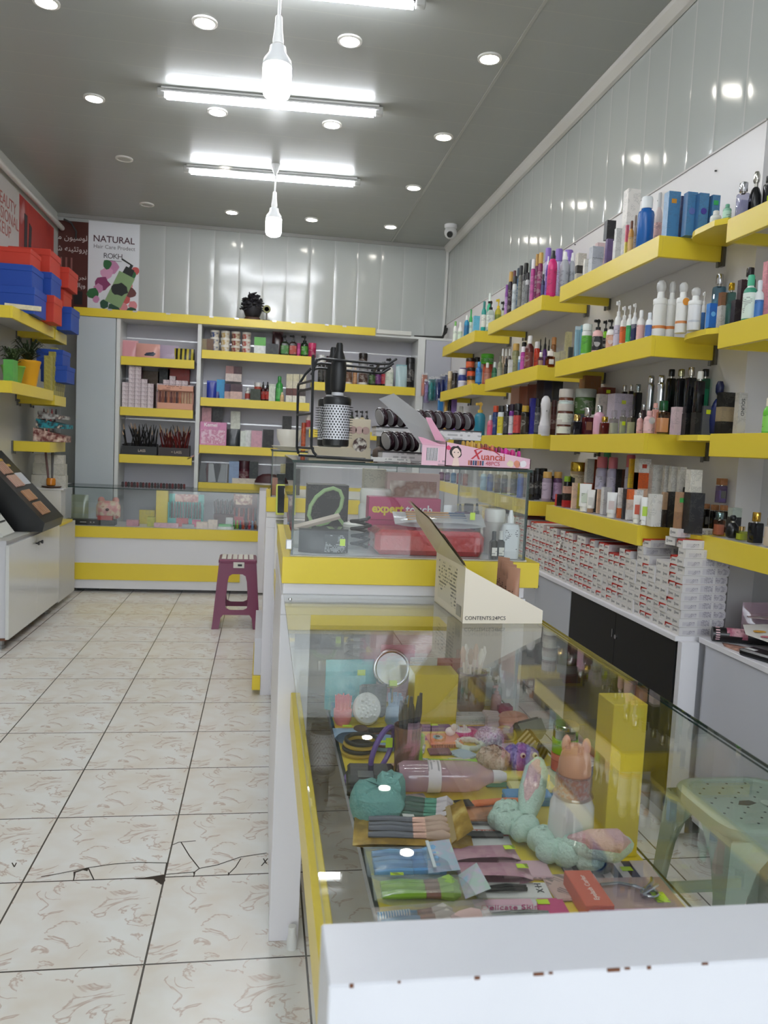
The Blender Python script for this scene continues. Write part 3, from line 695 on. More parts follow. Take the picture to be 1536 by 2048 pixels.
LOC = ['on the top wall shelf, farthest bay', 'on the top wall shelf, third bay', 'on the top wall shelf, second bay', 'on the top wall shelf, nearest bay', 'on the second wall shelf, farthest bay', 'on the second wall shelf, third bay', 'on the second wall shelf, second bay', 'on the second wall shelf, nearest bay', 'on the third wall shelf, farthest bay', 'on the third wall shelf, third bay', 'on the third wall shelf, second bay', 'on the third wall shelf, nearest bay', 'on the lowest wall shelf, farthest bay', 'on the lowest wall shelf, third bay', 'on the lowest wall shelf, second bay', 'on the lowest wall shelf, nearest bay', 'on the top shelf of the narrow cabinet bay', 'on the second shelf of the narrow cabinet bay', 'on the top shelf of the wide cabinet bay', 'on the second shelf of the wide cabinet bay', 'on the third shelf of the wide cabinet bay', 'on the top shelf of the cabinet bay behind the brush', 'on the second shelf behind the brush', 'in the bottom of the wide cabinet bay']
ITEMS = [
('bottle','lotion_bottle','bottle',('white lotion bottle with green flip cap', 0),1.46,6.136,2.17,0.031,0.031,0.164,'f2f2ec,6fae52,e6efe0',0),
('bottle','lotion_bottle','bottle',('plain white lotion bottle', 0),1.5,6.132,2.17,0.038,0.038,0.159,'f4f4f0,f0f0ea,cfe0c8',0),
('bottle','shampoo_bottle','bottle',('small blue bottle with white cap', 0),1.47,5.817,2.17,0.036,0.036,0.162,'2b8fb8,e9e9e4,1e6fa0',0),
('bottle','shampoo_bottle','bottle',('tall slim green bottle', 0),1.5,5.816,2.17,0.025,0.025,0.208,'2fae55,35a050,d8efe0',0),
('carton','carton','box',('light blue carton', 0),1.47,5.539,2.17,0.041,0.033,0.112,'6fbfdc',0),
('bottle','shampoo_bottle','bottle',('tall teal bottle', 0),1.5,5.457,2.17,0.034,0.034,0.205,'2a9d94,1f7f78,e8e8e0',0),
('pump','pump_bottle','bottle',('clear soap bottle with black pump', 0),1.535,5.41,2.17,0.051,0.051,0.203,'b9c7bd,1c1c1c,dfe6de',0),
('bottle','shampoo_bottle','bottle',('tall pale green bottle at the back', 0),1.6,5.682,2.17,0.035,0.035,0.309,'3fb489,e8f2ea,c7e8d4',0),
('pump','pump_bottle','bottle',('olive bottle with yellow pump', 0),1.589,5.41,2.17,0.044,0.044,0.221,'c2b53a,e0c32f,7f8a2a',0),
('pump','pump_bottle','bottle',('cloudy bottle with black pump', 0),1.624,5.41,2.17,0.04,0.04,0.206,'c9cdb5,202020,8f9a62',0),
('can','spray_can','can',('slim purple hairspray can', 1),1.46,4.809,2.155,0.018,0.018,0.206,'8a4a9c,7c3f92,b68cc4',0),
('can','spray_can','can',('black hairspray can with gold cap', 1),1.5,4.866,2.155,0.027,0.027,0.3,'2a1c28,c49a4a,3a2530',0),
('can','spray_can','can',('dark hairspray can with maroon cap', 1),1.56,4.986,2.155,0.022,0.022,0.337,'341f2a,5a2430,44202c',0),
('can','spray_can','can',('pale grey can with black cap', 1),1.46,4.65,2.155,0.026,0.026,0.226,'d5d8d6,2a2a2a,bfc8cc',0),
('can','spray_can','can',('slate blue can with dark cap', 1),1.53,4.811,2.155,0.021,0.021,0.313,'2a4f6f,1f2f3f,345f80',0),
('can','spray_can','can',('grey green can with charcoal cap', 1),1.46,4.545,2.155,0.025,0.025,0.265,'6a6a62,252525,8a8a80',0),
('can','spray_can','can',('black can with white lettered band', 1),1.5,4.577,2.155,0.031,0.031,0.29,'2a2a2c,1a1a1a,b9bcbb',0),
('can','spray_can','can',('silver and black striped can', 1),1.45,4.383,2.155,0.022,0.022,0.19,'b9bcbc,2a2a2a,6d7172',0),
('can','spray_can','can',('plain grey hairspray can', 1),1.53,4.574,2.155,0.023,0.023,0.312,'8f9a9c,7a8486,a8b0b2',0),
('can','spray_can','can',('magenta can with white cap', 1),1.47,4.356,2.155,0.024,0.024,0.261,'b23a86,e6e2e4,c45a9c',0),
('can','spray_can','can',('plum can with gold cap behind the magenta can', 1),1.55,4.53,2.155,0.022,0.022,0.335,'6d1f4a,b78a3c,7d2a58',0),
('can','spray_can','can',('plum can with gold cap beside the navy bottle', 1),1.5,4.322,2.155,0.029,0.029,0.291,'7c2252,c8a050,8d3060',0),
('bottle','lotion_bottle','bottle',('small navy bottle', 1),1.45,4.12,2.155,0.02,0.02,0.128,'23264f,171a30,3a3f70',0),
('can','spray_can','can',('tall lilac can with violet cap, first of three', 1),1.6,4.488,2.155,0.039,0.039,0.364,'b9aed2,8d6fc0,c8bfdc',0),
('can','spray_can','can',('tall lilac can with violet cap, middle of three', 1),1.62,4.365,2.155,0.046,0.046,0.331,'b9aed2,8d6fc0,c8bfdc',0),
('can','spray_can','can',('tall lilac can with violet cap, last of three', 1),1.62,4.213,2.155,0.052,0.052,0.289,'b9aed2,8d6fc0,c8bfdc',0),
('mousse','mousse_can','can',('purple mousse can with white nozzle', 1),1.52,4.256,2.155,0.021,0.021,0.259,'5d3a94,efeaf2,7b55ad',0),
('mousse','mousse_can','can',('hot pink mousse can with black nozzle', 1),1.479,4.07,2.155,0.05,0.05,0.242,'d42a78,26262a,c9236c',0),
('mousse','mousse_can','can',('silver mousse can with white nozzle', 1),1.546,4.07,2.155,0.05,0.05,0.242,'b4b8c0,f0f0f0,a6abb4',0),
('mousse','mousse_can','can',('second silver mousse can against the wall', 1),1.587,4.07,2.155,0.032,0.032,0.24,'b4b8c0,f0f0f0,a6abb4',0),
('carton','carton','box',('small black carton with beige rim', 2),1.46,3.653,2.152,0.029,0.023,0.075,'3a3530/b8b2a6',0),
('carton','carton','box',('cream carton with blue base', 2),1.518,3.78,2.152,0.043,0.035,0.165,'d8d2c4/9fb2c4',0),
('carton','carton','box',('narrow white carton', 2),1.46,3.57,2.152,0.019,0.016,0.087,'e6e4dc',0),
('carton','carton','box',('foil silver carton, lower of two', 2),1.47,3.485,2.152,0.051,0.041,0.069,'c6c9cf',0),
('carton','carton','box',('silver grey carton, upper of two', 2),1.47,3.481,2.221,0.053,0.042,0.052,'b8bcc4',0),
('carton','carton','box',('pale pink carton at the back', 2),1.6,3.749,2.152,0.039,0.031,0.215,'e3c8c8',0),
('carton','carton','box',('purple carton under a black one', 2),1.5,3.415,2.152,0.027,0.021,0.143,'6d5a86',0),
('carton','carton','box',('glossy black carton on the purple carton', 2),1.52,3.466,2.304,0.042,0.034,0.086,'2a2a2c',0),
('carton','carton','box',('shiny white upright carton', 2),1.47,3.262,2.152,0.025,0.02,0.147,'d6d8d6',0),
('carton','carton','box',('tall white carton with pink lettering', 2),1.6,3.431,2.152,0.059,0.048,0.371,'f0ece6',0),
('carton','carton','box',('thin pink and yellow carton', 2),1.47,3.176,2.152,0.012,0.01,0.139,'d8647c/e0d060',0),
('bottle','oil_bottle','bottle',('amber oil bottle with brown cap', 2),1.47,3.136,2.152,0.022,0.022,0.146,'c48a3a,6a3a20,d8b070',0),
('bottle','oil_bottle','bottle',('beige slim bottle', 2),1.52,3.209,2.152,0.019,0.019,0.193,'a89a90,8a7a70,c8bab0',0),
('wide','mouthwash_bottle','bottle',('large blue mouthwash bottle with white cap', 2),1.49,3.054,2.152,0.065,0.065,0.218,'1f63b0,eceff0,2a74c4',{'lab': '0'}),
('bottle','toner_bottle','bottle',('clear pink toner bottle', 2),1.58,3.126,2.152,0.031,0.031,0.266,'d9c9c6,c8c8c8,e2b8b4',0),
('carton','carton','box',('sky blue carton with orange price tag', 2),1.5,2.868,2.152,0.047,0.038,0.18,'4f86b4,86a8c8',{'sticker': 'd09030'}),
('carton','carton','box',('narrow navy carton between blue cartons', 2),1.57,2.921,2.152,0.018,0.014,0.189,'2a3a68',0),  # navy filler paints the dark of the gap between two cartons
('carton','carton','box',('sky blue carton with a faint violet disc', 2),1.53,2.787,2.152,0.039,0.031,0.157,'4f86b4,3a6c9c',{'disc': '6a78b8'}),
('carton','carton','box',('sky blue carton with a strong violet disc', 2),1.56,2.757,2.152,0.037,0.029,0.147,'4f86b4,3a6c9c',{'disc': '4a3c9c'}),
('carton','carton','box',('sky blue carton with green price tag', 2),1.6,2.742,2.152,0.03,0.024,0.14,'4f86b4,3a6c9c',{'sticker': '35b060'}),
('bottle','lotion_bottle','bottle',('small white bottle on the rounded shelf end', 2),1.561,2.66,2.152,0.038,0.038,0.06,'eceee8,f2f2ee,d8dcd4',0),
('bottle','lotion_bottle','bottle',('small green bottle on the rounded shelf end', 2),1.543,2.56,2.152,0.028,0.028,0.052,'8fc4a8,6fae90,b8dcc8',0),
('perf','perfume_bottle','perfume',('lavender glass perfume with silver cap', 3),1.56,2.5,2.137,0.033,0.033,0.122,'g:b4b4cc,m:c8c8cc',0),
('rperf','perfume_bottle','perfume',('round black perfume with silver cap', 3),1.6,2.493,2.137,0.044,0.044,0.159,'141416,m:c8c4bc',0),
('perf','perfume_bottle','perfume',('black perfume with lime price tag', 3),1.62,2.458,2.137,0.022,0.022,0.135,'1a1a1c,222222',{'sticker': 'c8e020'}),
('jar','cosmetic_jar','jar',('beige jar', 4),1.47,6.267,1.785,0.036,0.036,0.17,'c8b08a,d8c8a8,a08a60',0),
('tall','hair_wax_tin','tin',('dark brown tin', 4),1.5,6.233,1.785,0.043,0.043,0.153,'2a2420,1a1614,3a322c',0),
('jar','cream_pot','jar',('white and blue cream pot, lowest of three', 4),1.46,5.812,1.785,0.066,0.066,0.089,'e6e6ea,2a3a80,c8c8d8',0),
('jar','cream_pot','jar',('white and blue cream pot, middle of three', 4),1.46,5.832,1.837,0.055,0.055,0.095,'dfe2ea,f0f0f0,34488c',0),
('jar','cream_pot','jar',('violet lidded cream pot behind the white pots', 4),1.58,6.264,1.785,0.067,0.067,0.201,'e0e0e6,6a5aa0,c0c0d0',0),
('jar','hair_wax_tin','tin',('orange and brown wax tin, lowest of the pile', 4),1.5,5.707,1.785,0.061,0.061,0.087,'d89a40,3a2a1a,e0b060',0),
('jar','hair_wax_tin','tin',('bright orange wax tin, second in the pile', 4),1.5,5.721,1.86,0.061,0.061,0.075,'d4461f,2a1a14,e05a2a',0),
('jar','hair_wax_tin','tin',('bright orange wax tin, topmost of the pile', 4),1.5,5.758,1.935,0.065,0.065,0.074,'cf4a2a,2a1a14,e06a3a',0),
('jar','hair_wax_tin','tin',('white tin with black lid', 4),1.56,5.79,1.915,0.04,0.04,0.108,'d8d8d4,1f1f1f,b8b8b4',0),
('tall','hair_wax_tin','tin',('brown tin under the white tin', 4),1.6,5.901,1.785,0.041,0.041,0.146,'6a4630,5a3826,7a5640',0),
('jar','cosmetic_jar','jar',('large bright green jar on top of others', 4),1.58,5.585,1.955,0.091,0.091,0.07,'4fae2a,4fae2a,2f7f18',0),
('tall','hair_wax_tin','tin',('rust tin under the green jar', 4),1.6,5.63,1.785,0.071,0.071,0.188,'b84a2a,a84020,c86a4a',0),
('bottle','spray_bottle','bottle',('blue spray bottle with blue cap', 4),1.474,5.41,1.785,0.044,0.044,0.162,'2a6fb0,3f97d8,4a90c8',0),
('bottle','spray_bottle','bottle',('rose spray bottle with clear cap', 4),1.534,5.41,1.785,0.041,0.041,0.159,'b06a58,d8d4d0,c88a78',0),
('bottle','spray_bottle','bottle',('green spray bottle with clear cap', 4),1.587,5.41,1.785,0.037,0.037,0.166,'2f6a48,cfd8d4,4a8a68',0),
('bottle','body_mist','bottle',('mottled olive mist bottle', 5),1.5,4.991,1.785,0.031,0.031,0.158,'8a8a70,6a6a58,a8a890',0),
('bottle','body_mist','bottle',('mist bottle with white cap, first of three', 5),1.532,5.05,1.785,0.025,0.025,0.215,'b8a890,efefea,d8c8a8',0),
('bottle','body_mist','bottle',('mist bottle with white cap, middle of three', 5),1.55,5.038,1.785,0.022,0.022,0.214,'b09a88,efefea,c8b8a0',0),
('bottle','body_mist','bottle',('mist bottle with white cap, last of three', 5),1.55,4.956,1.785,0.025,0.025,0.205,'5a5048,efefea,786a60',0),
('bottle','body_mist','bottle',('short black mist bottle', 5),1.47,4.761,1.785,0.024,0.024,0.119,'1e1c1e,141414,2a2a2a',0),
('carton','carton','box',('white carton with black marks', 5),1.46,4.645,1.785,0.024,0.019,0.098,'e2e2de',0),
('can','body_spray','can',('olive body spray with gold cap', 5),1.52,4.738,1.785,0.044,0.044,0.209,'8a8a60,c8a050,9a9a70',0),
('can','body_spray','can',('blue and white body spray', 5),1.46,4.466,1.785,0.022,0.022,0.1,'9fc4d8,e4e8ec,5a80a8',0),
('can','body_spray','can',('magenta body spray with white cap', 5),1.47,4.438,1.785,0.03,0.03,0.152,'b83a9c,eee8ee,c85aac',0),
('can','body_spray','can',('black body spray behind the magenta one', 5),1.57,4.736,1.785,0.032,0.032,0.221,'201c22,161616,302a34',0),
('bottle','oil_bottle','bottle',('dark red oil bottle with white nozzle', 5),1.48,4.364,1.785,0.051,0.051,0.206,'5f2a28,efeceb,7a3a34',0),
('can','body_spray','can',('red body spray with white cap', 5),1.55,4.435,1.785,0.033,0.033,0.185,'d23a20,eeeae8,e04a2a',0),
('dropper','serum_bottle','bottle',('purple dropper bottle, first of three', 5),1.6,4.524,1.785,0.025,0.025,0.217,'7a4a9a,1a1a1c,8a5aaa',0),
('dropper','serum_bottle','bottle',('purple dropper bottle, tallest of three', 5),1.6,4.444,1.785,0.028,0.028,0.216,'6a3a8a,1a1a1c,7a4a9a',0),
('dropper','serum_bottle','bottle',('purple dropper bottle beside the amber bottle', 5),1.62,4.434,1.785,0.019,0.019,0.204,'5a3a7a,1a1a1c,6a4a8a',0),
('can','body_spray','can',('amber bottle with copper cap', 5),1.6,4.301,1.785,0.029,0.029,0.197,'8a5a30,c88a50,a06a3a',0),
('perf','perfume_bottle','perfume',('small peach perfume with white cap', 5),1.46,4.11,1.785,0.025,0.025,0.083,'g:d8b8a8,efe8e0',0),
('perf','perfume_bottle','perfume',('square amber perfume with white label', 5),1.498,4.07,1.785,0.044,0.044,0.087,'g:9a5020,f0e8e0,e8e4dc',{'lab': '1'}),
('perf','perfume_bottle','perfume',('small pink perfume behind the amber one', 5),1.55,4.205,1.785,0.017,0.017,0.116,'g:c8a8a0,efe8e0',0),
('carton','carton','box',('pale khaki carton', 5),1.56,4.148,1.785,0.027,0.022,0.094,'c8c4a8',0),
('carton','carton','box',('khaki carton beside a tall one', 5),1.6,4.163,1.785,0.032,0.025,0.104,'c4be9f',0),
('carton','carton','box',('tall cream carton', 5),1.63,4.163,1.785,0.031,0.025,0.209,'d0c898',0),
('carton','carton','box',('small black carton', 6),1.47,3.715,1.785,0.02,0.016,0.065,'3a3c3a',0),
('pouch','foil_pouch','pouch',('light blue foil pouch', 6),1.5,3.715,1.785,0.027,0.027,0.168,'8fb8c8,c8dce4',0),
('pouch','foil_pouch','pouch',('blue foil pouch behind the first', 6),1.55,3.78,1.785,0.021,0.021,0.186,'6aa8c0,a8d0dc',0),
('can','deodorant','can',('white deodorant with green band', 6),1.48,3.548,1.785,0.05,0.05,0.152,'d6dad6,e6ece6,5fae3a',0),
('pump','pump_bottle','bottle',('pink lotion with black oval label', 6),1.48,3.426,1.785,0.048,0.048,0.157,'eab8b4,1a1a1a,1c1c1e',{'lab': '1'}),
('pump','pump_bottle','bottle',('lime green lotion with black pump', 6),1.54,3.48,1.785,0.032,0.032,0.165,'8fd030,1a1a1a,1c1c1e',{'lab': '1'}),
('pump','pump_bottle','bottle',('white lotion with a photo label', 6),1.49,3.308,1.785,0.04,0.04,0.14,'ece9e4,1c1c1e,d8a890',{'lab': '1'}),
('pump','pump_bottle','bottle',('white pump bottle with lilac print', 6),1.5,3.267,1.785,0.032,0.032,0.215,'f0f0ee,f2f2f0,d0c8d8',0),
('pump','pump_bottle','bottle',('white pump bottle with orange label', 6),1.48,3.166,1.785,0.027,0.027,0.172,'f0eeea,f2f2f0,e8703a',0),
('pump','pump_bottle','bottle',('white pump bottle with green label', 6),1.48,3.115,1.785,0.023,0.023,0.167,'f0f2ee,f2f2f0,3fb060',0),
('pump','pump_bottle','bottle',('white pump bottle with navy label', 6),1.49,3.09,1.785,0.024,0.024,0.172,'f0f2f2,f2f2f0,2a2f5a',0),
('bottle','lotion_bottle','bottle',('white bottle with pink and green label', 6),1.48,3.011,1.785,0.031,0.031,0.13,'f0ece8,f2f2f0,e8b8b4',0),
('bottle','lotion_bottle','bottle',('white bottle with blue emblem', 6),1.47,2.92,1.785,0.028,0.028,0.105,'eef0f4,e0e4ea,4a70b8',0),
('foam','foam_cleanser','bottle',('large white foam cleanser with clear brush dome', 6),1.5,2.901,1.785,0.052,0.052,0.228,'ecebe8,f2f2f0,e08a48',0),
('foam','foam_cleanser','bottle',('white foam cleanser, second in the row', 6),1.54,2.888,1.785,0.036,0.036,0.225,'ecebe8,f2f2f0,e08a48',0),
('foam','foam_cleanser','bottle',('white foam cleanser with orange round tag', 6),1.49,2.714,1.785,0.043,0.043,0.183,'ecebe8,f2f2f0,d88a50',{'disc': 'f0a040'}),
('foam','foam_cleanser','bottle',('white foam cleanser showing its grey text side', 6),1.5,2.644,1.785,0.046,0.046,0.152,'e8e8ea,f2f2f0,c8ccd4',0),
('pump','pump_bottle','bottle',('slim white pump bottle with blue base', 6),1.56,2.691,1.785,0.017,0.017,0.15,'eef0f2,f2f2f0,3a78c8',0),
('carton','carton','box',('bright blue carton', 6),1.52,2.568,1.785,0.027,0.022,0.083,'2a6ac0,3a88d8',{'disc': '6fb4ec'}),
('perf','perfume_bottle','perfume',('tall clear blue perfume with silver cap', 6),1.665,2.774,1.785,0.038,0.038,0.237,'g:86b4d0,m:c8c8cc',0),
('carton','carton','box',('bronze box on the white carton', 6),1.639,2.7,1.87,0.025,0.02,0.069,'a87a5a,8a5a3a',0),
('carton','carton','box',('pale silver white carton on the rounded end', 6),1.634,2.68,1.785,0.038,0.03,0.102,'dcdcdc',0),
('perf','perfume_bottle','perfume',('teal glass perfume with gold cap', 6),1.645,2.66,1.785,0.026,0.026,0.181,'g:6a9a94,m:c8a030',0),
('carton','carton','box',('black carton with a pink slash', 7),1.573,2.5,1.778,0.032,0.025,0.094,'2a2628,30282c',0),
('carton','carton','box',('tall black maroon carton behind the striped bottle', 7),1.588,2.5,1.778,0.028,0.023,0.162,'3a2428',0),
('perf','perfume_bottle','perfume',('black perfume with heavy dark cap', 7),1.61,2.5,1.778,0.031,0.031,0.205,'1a1a1c,2a2426',0),
('bottle','shampoo_bottle','bottle',('green and white striped bottle', 7),1.56,2.413,1.778,0.043,0.043,0.159,'striped,4fb890,dcebe0',0),
('bottle','lotion_bottle','bottle',('white bottle with blue figure', 7),1.58,2.394,1.778,0.03,0.03,0.14,'eceef0,e4e8ee,4a80c8',0),
('carton','carton','box',('tall pink carton at the frame edge', 7),1.62,2.414,1.778,0.028,0.022,0.207,'e89aa4',0),
('tall','hair_oil','bottle',('slim gold stick bottle', 8),1.476,6.38,1.425,0.028,0.028,0.303,'c8a050,b08a3a,d8b060',0),
('tall','hair_oil','bottle',('tall black stick bottle', 8),1.507,6.38,1.425,0.032,0.032,0.317,'1c1a1c,141414,2a2a2a',0),
('tube','cream_tube','tube',('purple cream tube', 8),1.5,6.202,1.425,0.043,0.043,0.303,'7a5aa0,5a3a80,9a7ac0',0),
('bottle','spray_bottle','bottle',('white trigger bottle', 8),1.56,6.198,1.425,0.067,0.067,0.25,'e4e4e0,f0f0ee,8a8a5a',0),
('jar','cream_pot','jar',('red pot with blue lid', 8),1.47,5.684,1.425,0.061,0.061,0.135,'b02a30,2a4ab0,c83a3a',0),
('carton','carton','box',('narrow white carton', 8),1.54,5.716,1.425,0.025,0.02,0.161,'d8dcd8',0),
('pump','pump_bottle','bottle',('teal glitter bottle with yellow pump', 8),1.501,5.41,1.425,0.078,0.078,0.241,'2a7f98,d8b048,2f8fa8',{'lab': '0'}),
('bottle','nail_remover','bottle',('small pink bottle with clear cap', 9),1.47,5.034,1.42,0.041,0.041,0.141,'d87890,c8d0d4,e05a80',0),
('can','body_spray','can',('navy body spray with red cap', 9),1.5,5.022,1.42,0.041,0.041,0.204,'24386a,c84a28,2a4480',0),
('can','body_spray','can',('white and yellow body spray with black cap', 9),1.48,4.823,1.42,0.052,0.052,0.194,'d8dcdc,1f1f1f,d8c83a',0),
('can','body_spray','can',('black body spray with chrome cap', 9),1.49,4.747,1.42,0.042,0.042,0.197,'1f1f22,m:88888c,3a3a3e',0),
('can','body_spray','can',('purple body spray with white base', 9),1.5,4.678,1.42,0.035,0.035,0.198,'7a2a90,2a1a30,d8d4dc',0),
('can','body_spray','can',('black body spray with red disc', 9),1.48,4.501,1.42,0.051,0.051,0.192,'241c20,1c1c1e,c84a48',0),
('can','body_spray','can',('black body spray with brass cap', 9),1.48,4.367,1.42,0.046,0.046,0.174,'1c1810,b8942c,3a3020',0),
('carton','carton','box',('violet blue carton', 9),1.52,4.357,1.42,0.036,0.029,0.218,'3a38a0,2f2d88',0),
('can','body_spray','can',('charcoal body spray', 9),1.52,4.272,1.42,0.032,0.032,0.211,'34363c,1c1c1e,50525a',0),
('vase','massage_wand','wand',('white hourglass shaped device', 9),1.49,4.07,1.42,0.063,0.063,0.215,'e2e0e6,d0ced6',0),
('tall','hair_oil','bottle',('dark maroon bottle', 9),1.55,4.101,1.42,0.031,0.031,0.196,'4a2420,3a1a18,5a302c',0),
('jar','body_scrub','jar',('brown scrub jar with white label, lowest of three', 10),1.47,3.732,1.418,0.076,0.076,0.081,'5a2a1c,c4bcb4,dcdccf',{'lab': '1'}),
('jar','body_scrub','jar',('brown scrub jar with white label, middle of three', 10),1.47,3.731,1.471,0.076,0.076,0.102,'5a2a1c,c4bcb4,dcdccf',{'lab': '1'}),
('jar','body_scrub','jar',('brown scrub jar with pale label, topmost of three', 10),1.47,3.731,1.524,0.071,0.071,0.122,'6a3a28,c4bcb4,cfdcd8',{'lab': '1'}),
('jar','body_scrub','jar',('slate grey jar under the green jar', 10),1.56,3.753,1.418,0.081,0.081,0.158,'6a7080,a8a8ac,70788c',0),
('jar','body_scrub','jar',('dark green jar with silver lid', 10),1.56,3.71,1.527,0.103,0.103,0.123,'4a6a34,a8aca4,3f5a2c',0),
('carton','carton','box',('brown carton with yellow flowered side', 10),1.61,3.78,1.588,0.086,0.069,0.134,'8a5a30/9a6434',0),
('carton','carton','box',('red brown carton with lime tags', 10),1.63,3.624,1.553,0.066,0.053,0.103,'6a2a18',{'sticker': 'c8d820'}),
('carton','carton','box',('white carton with red blossoms', 10),1.6,3.605,1.488,0.043,0.034,0.134,'e8dcd4',0),
('carton','carton','box',('large pale lilac carton', 10),1.6,3.394,1.418,0.096,0.077,0.191,'c8bcc8,b8acba',{'sticker': 'd4dc40'}),
('perf','perfume_bottle','perfume',('squat black perfume with gold atomiser', 10),1.46,3.552,1.418,0.047,0.047,0.096,'1a1a20,m:d8b870',0),
('perf','perfume_bottle','perfume',('dark red perfume with round silver cap', 10),1.5,3.523,1.418,0.046,0.046,0.13,'4a141c,m:c8c4c0,8a5a40',{'lab': '1'}),
('bottle','perfume_bottle','perfume',('tall pink perfume with silver cap', 10),1.46,3.303,1.418,0.049,0.049,0.128,'dca8bc,m:b8bcb8,d89cb4',{'lab': '0'}),
('perf','perfume_bottle','perfume',('deep red perfume with hanging tag', 10),1.45,3.221,1.418,0.034,0.034,0.076,'5a1a18,m:d8b050',0),
('perf','perfume_bottle','perfume',('clear perfume with crystal cap, first of three', 10),1.46,3.153,1.418,0.033,0.033,0.102,'g:d0d0c0,g:e8e8e4',0),
('perf','perfume_bottle','perfume',('clear perfume with lime tag', 10),1.46,3.068,1.418,0.023,0.023,0.099,'g:c8ccb0,g:e8e8e4',{'sticker': 'd0e020'}),
('perf','perfume_bottle','perfume',('clear perfume with crystal cap, last of three', 10),1.47,3.013,1.418,0.028,0.028,0.099,'g:d0d0b0,g:e8e8e4',0),
('carton','carton','box',('dark carton under black perfume with silver ball cap first', -1),1.64,3.449,1.418,0.023,0.023,0.0795,'1c1c1e',0),
('perf','perfume_bottle','perfume',('black perfume with silver ball cap, first', 10),1.64,3.449,1.498,0.023,0.023,0.158,'201e22,m:d0ccc8',0),
('carton','carton','box',('dark carton under black perfume with silver ball cap second', -1),1.64,3.384,1.418,0.019,0.019,0.0795,'1c1c1e',0),
('perf','perfume_bottle','perfume',('black perfume with silver ball cap, second', 10),1.64,3.384,1.498,0.019,0.019,0.156,'201e22,m:d0ccc8',0),
('carton','carton','box',('dark carton under tall black perfume with grey metal cap', -1),1.62,3.276,1.418,0.031,0.031,0.0795,'1c1c1e',0),
('perf','perfume_bottle','perfume',('tall black perfume with grey metal cap', 10),1.62,3.276,1.498,0.031,0.031,0.149,'18181a,m:9aa4a8',0),
('carton','carton','box',('dark carton under chrome perfume bottle first of two', -1),1.56,3.043,1.418,0.03,0.03,0.0845,'1c1c1e',0),
('chrome','perfume_bottle','perfume',('chrome perfume bottle, first of two', 10),1.56,3.043,1.503,0.03,0.03,0.159,'m:c8c8cc,m:d8d8da',0),
('carton','carton','box',('dark carton under chrome perfume bottle second of two', -1),1.55,2.941,1.418,0.034,0.034,0.0845,'1c1c1e',0),
('chrome','perfume_bottle','perfume',('chrome perfume bottle, second of two', 10),1.55,2.941,1.503,0.034,0.034,0.152,'m:c8c8cc,m:d8d8da',0),
('carton','carton','box',('dark carton under tall narrow all black perfume', -1),1.62,2.994,1.418,0.03,0.03,0.0845,'1c1c1e',0),
('perf','perfume_bottle','perfume',('tall narrow all black perfume', 10),1.62,2.994,1.503,0.03,0.03,0.184,'141414,1c1c1c',0),
('carton','carton','box',('dark carton under black perfume with pale steel cap', -1),1.6,2.882,1.418,0.03,0.03,0.0845,'1c1c1e',0),
('perf','perfume_bottle','perfume',('black perfume with pale steel cap', 10),1.6,2.882,1.503,0.03,0.03,0.173,'18181a,m:b8b490',0),
('carton','carton','box',('dark carton under black perfume with tall bright cap', -1),1.61,2.827,1.418,0.034,0.034,0.0845,'1c1c1e',0),
('perf','perfume_bottle','perfume',('black perfume with tall bright cap', 10),1.61,2.827,1.503,0.034,0.034,0.176,'1a1c20,m:c0b8ac',0),
('carton','carton','box',('dark carton under black perfume with white cap', -1),1.6,2.744,1.418,0.031,0.031,0.0845,'1c1c1e',0),
('perf','perfume_bottle','perfume',('black perfume with white cap', 10),1.6,2.744,1.503,0.031,0.031,0.153,'161618,e4e4e0',0),
('carton','carton','box',('dark carton under slim green glass perfume', -1),1.665,2.86,1.418,0.028,0.028,0.0795,'1c1c1e',0),
('perf','perfume_bottle','perfume',('slim green glass perfume', 10),1.665,2.86,1.498,0.028,0.028,0.155,'g:58b898,m:d0d4d0',0),
('carton','carton','box',('dark carton under green glass perfume with wide black cap', -1),1.665,2.82,1.418,0.03,0.03,0.0795,'1c1c1e',0),
('perf','perfume_bottle','perfume',('green glass perfume with wide black cap', 10),1.665,2.82,1.498,0.03,0.03,0.177,'g:4aa888,161618',0),
('rperf','perfume_bottle','perfume',('ornate navy blue perfume', 10),1.665,2.715,1.418,0.06,0.06,0.203,'1a2660,141c48',0),
('bottle','perfume_bottle','perfume',('slender pink perfume', 10),1.45,2.897,1.418,0.024,0.024,0.08,'dca8a4,m:c8c4c4,e0b0ac',0),
('perf','perfume_bottle','perfume',('smoky perfume with white cap', 10),1.5,2.975,1.418,0.018,0.018,0.121,'382a2c,m:c8c8c8',0),
('bottle','perfume_bottle','perfume',('pink perfume with silver medallion', 10),1.45,2.822,1.418,0.041,0.041,0.087,'dcb0b0,d8a8a8,e4bcba',{'disc': 'd0d0d0'}),
('perf','perfume_bottle','perfume',('coral pink perfume behind the peach one', 10),1.5,2.877,1.418,0.02,0.02,0.121,'dca49c,dca49c',0),
('perf','perfume_bottle','perfume',('peach glass perfume with dark green cap', 10),1.46,2.739,1.418,0.04,0.04,0.121,'g:e8b890,0f4a28',0),
('carton','carton','box',('pale pink carton with crest', 10),1.59,2.86,1.418,0.047,0.038,0.109,'dcc4c8',0),
('carton','carton','box',('black carton with green ring', 10),1.624,2.82,1.418,0.026,0.021,0.09,'16201c',{'disc': '1f8068'}),
('carton','carton','box',('black carton with lime tag behind', 10),1.654,2.9,1.418,0.035,0.028,0.136,'222024',{'sticker': 'c8d820'}),
('carton','carton','box',('grey see-through carton', 10),1.633,2.74,1.418,0.05,0.04,0.11,'5a5c62,44464e',{'sticker': 'c8d820'}),
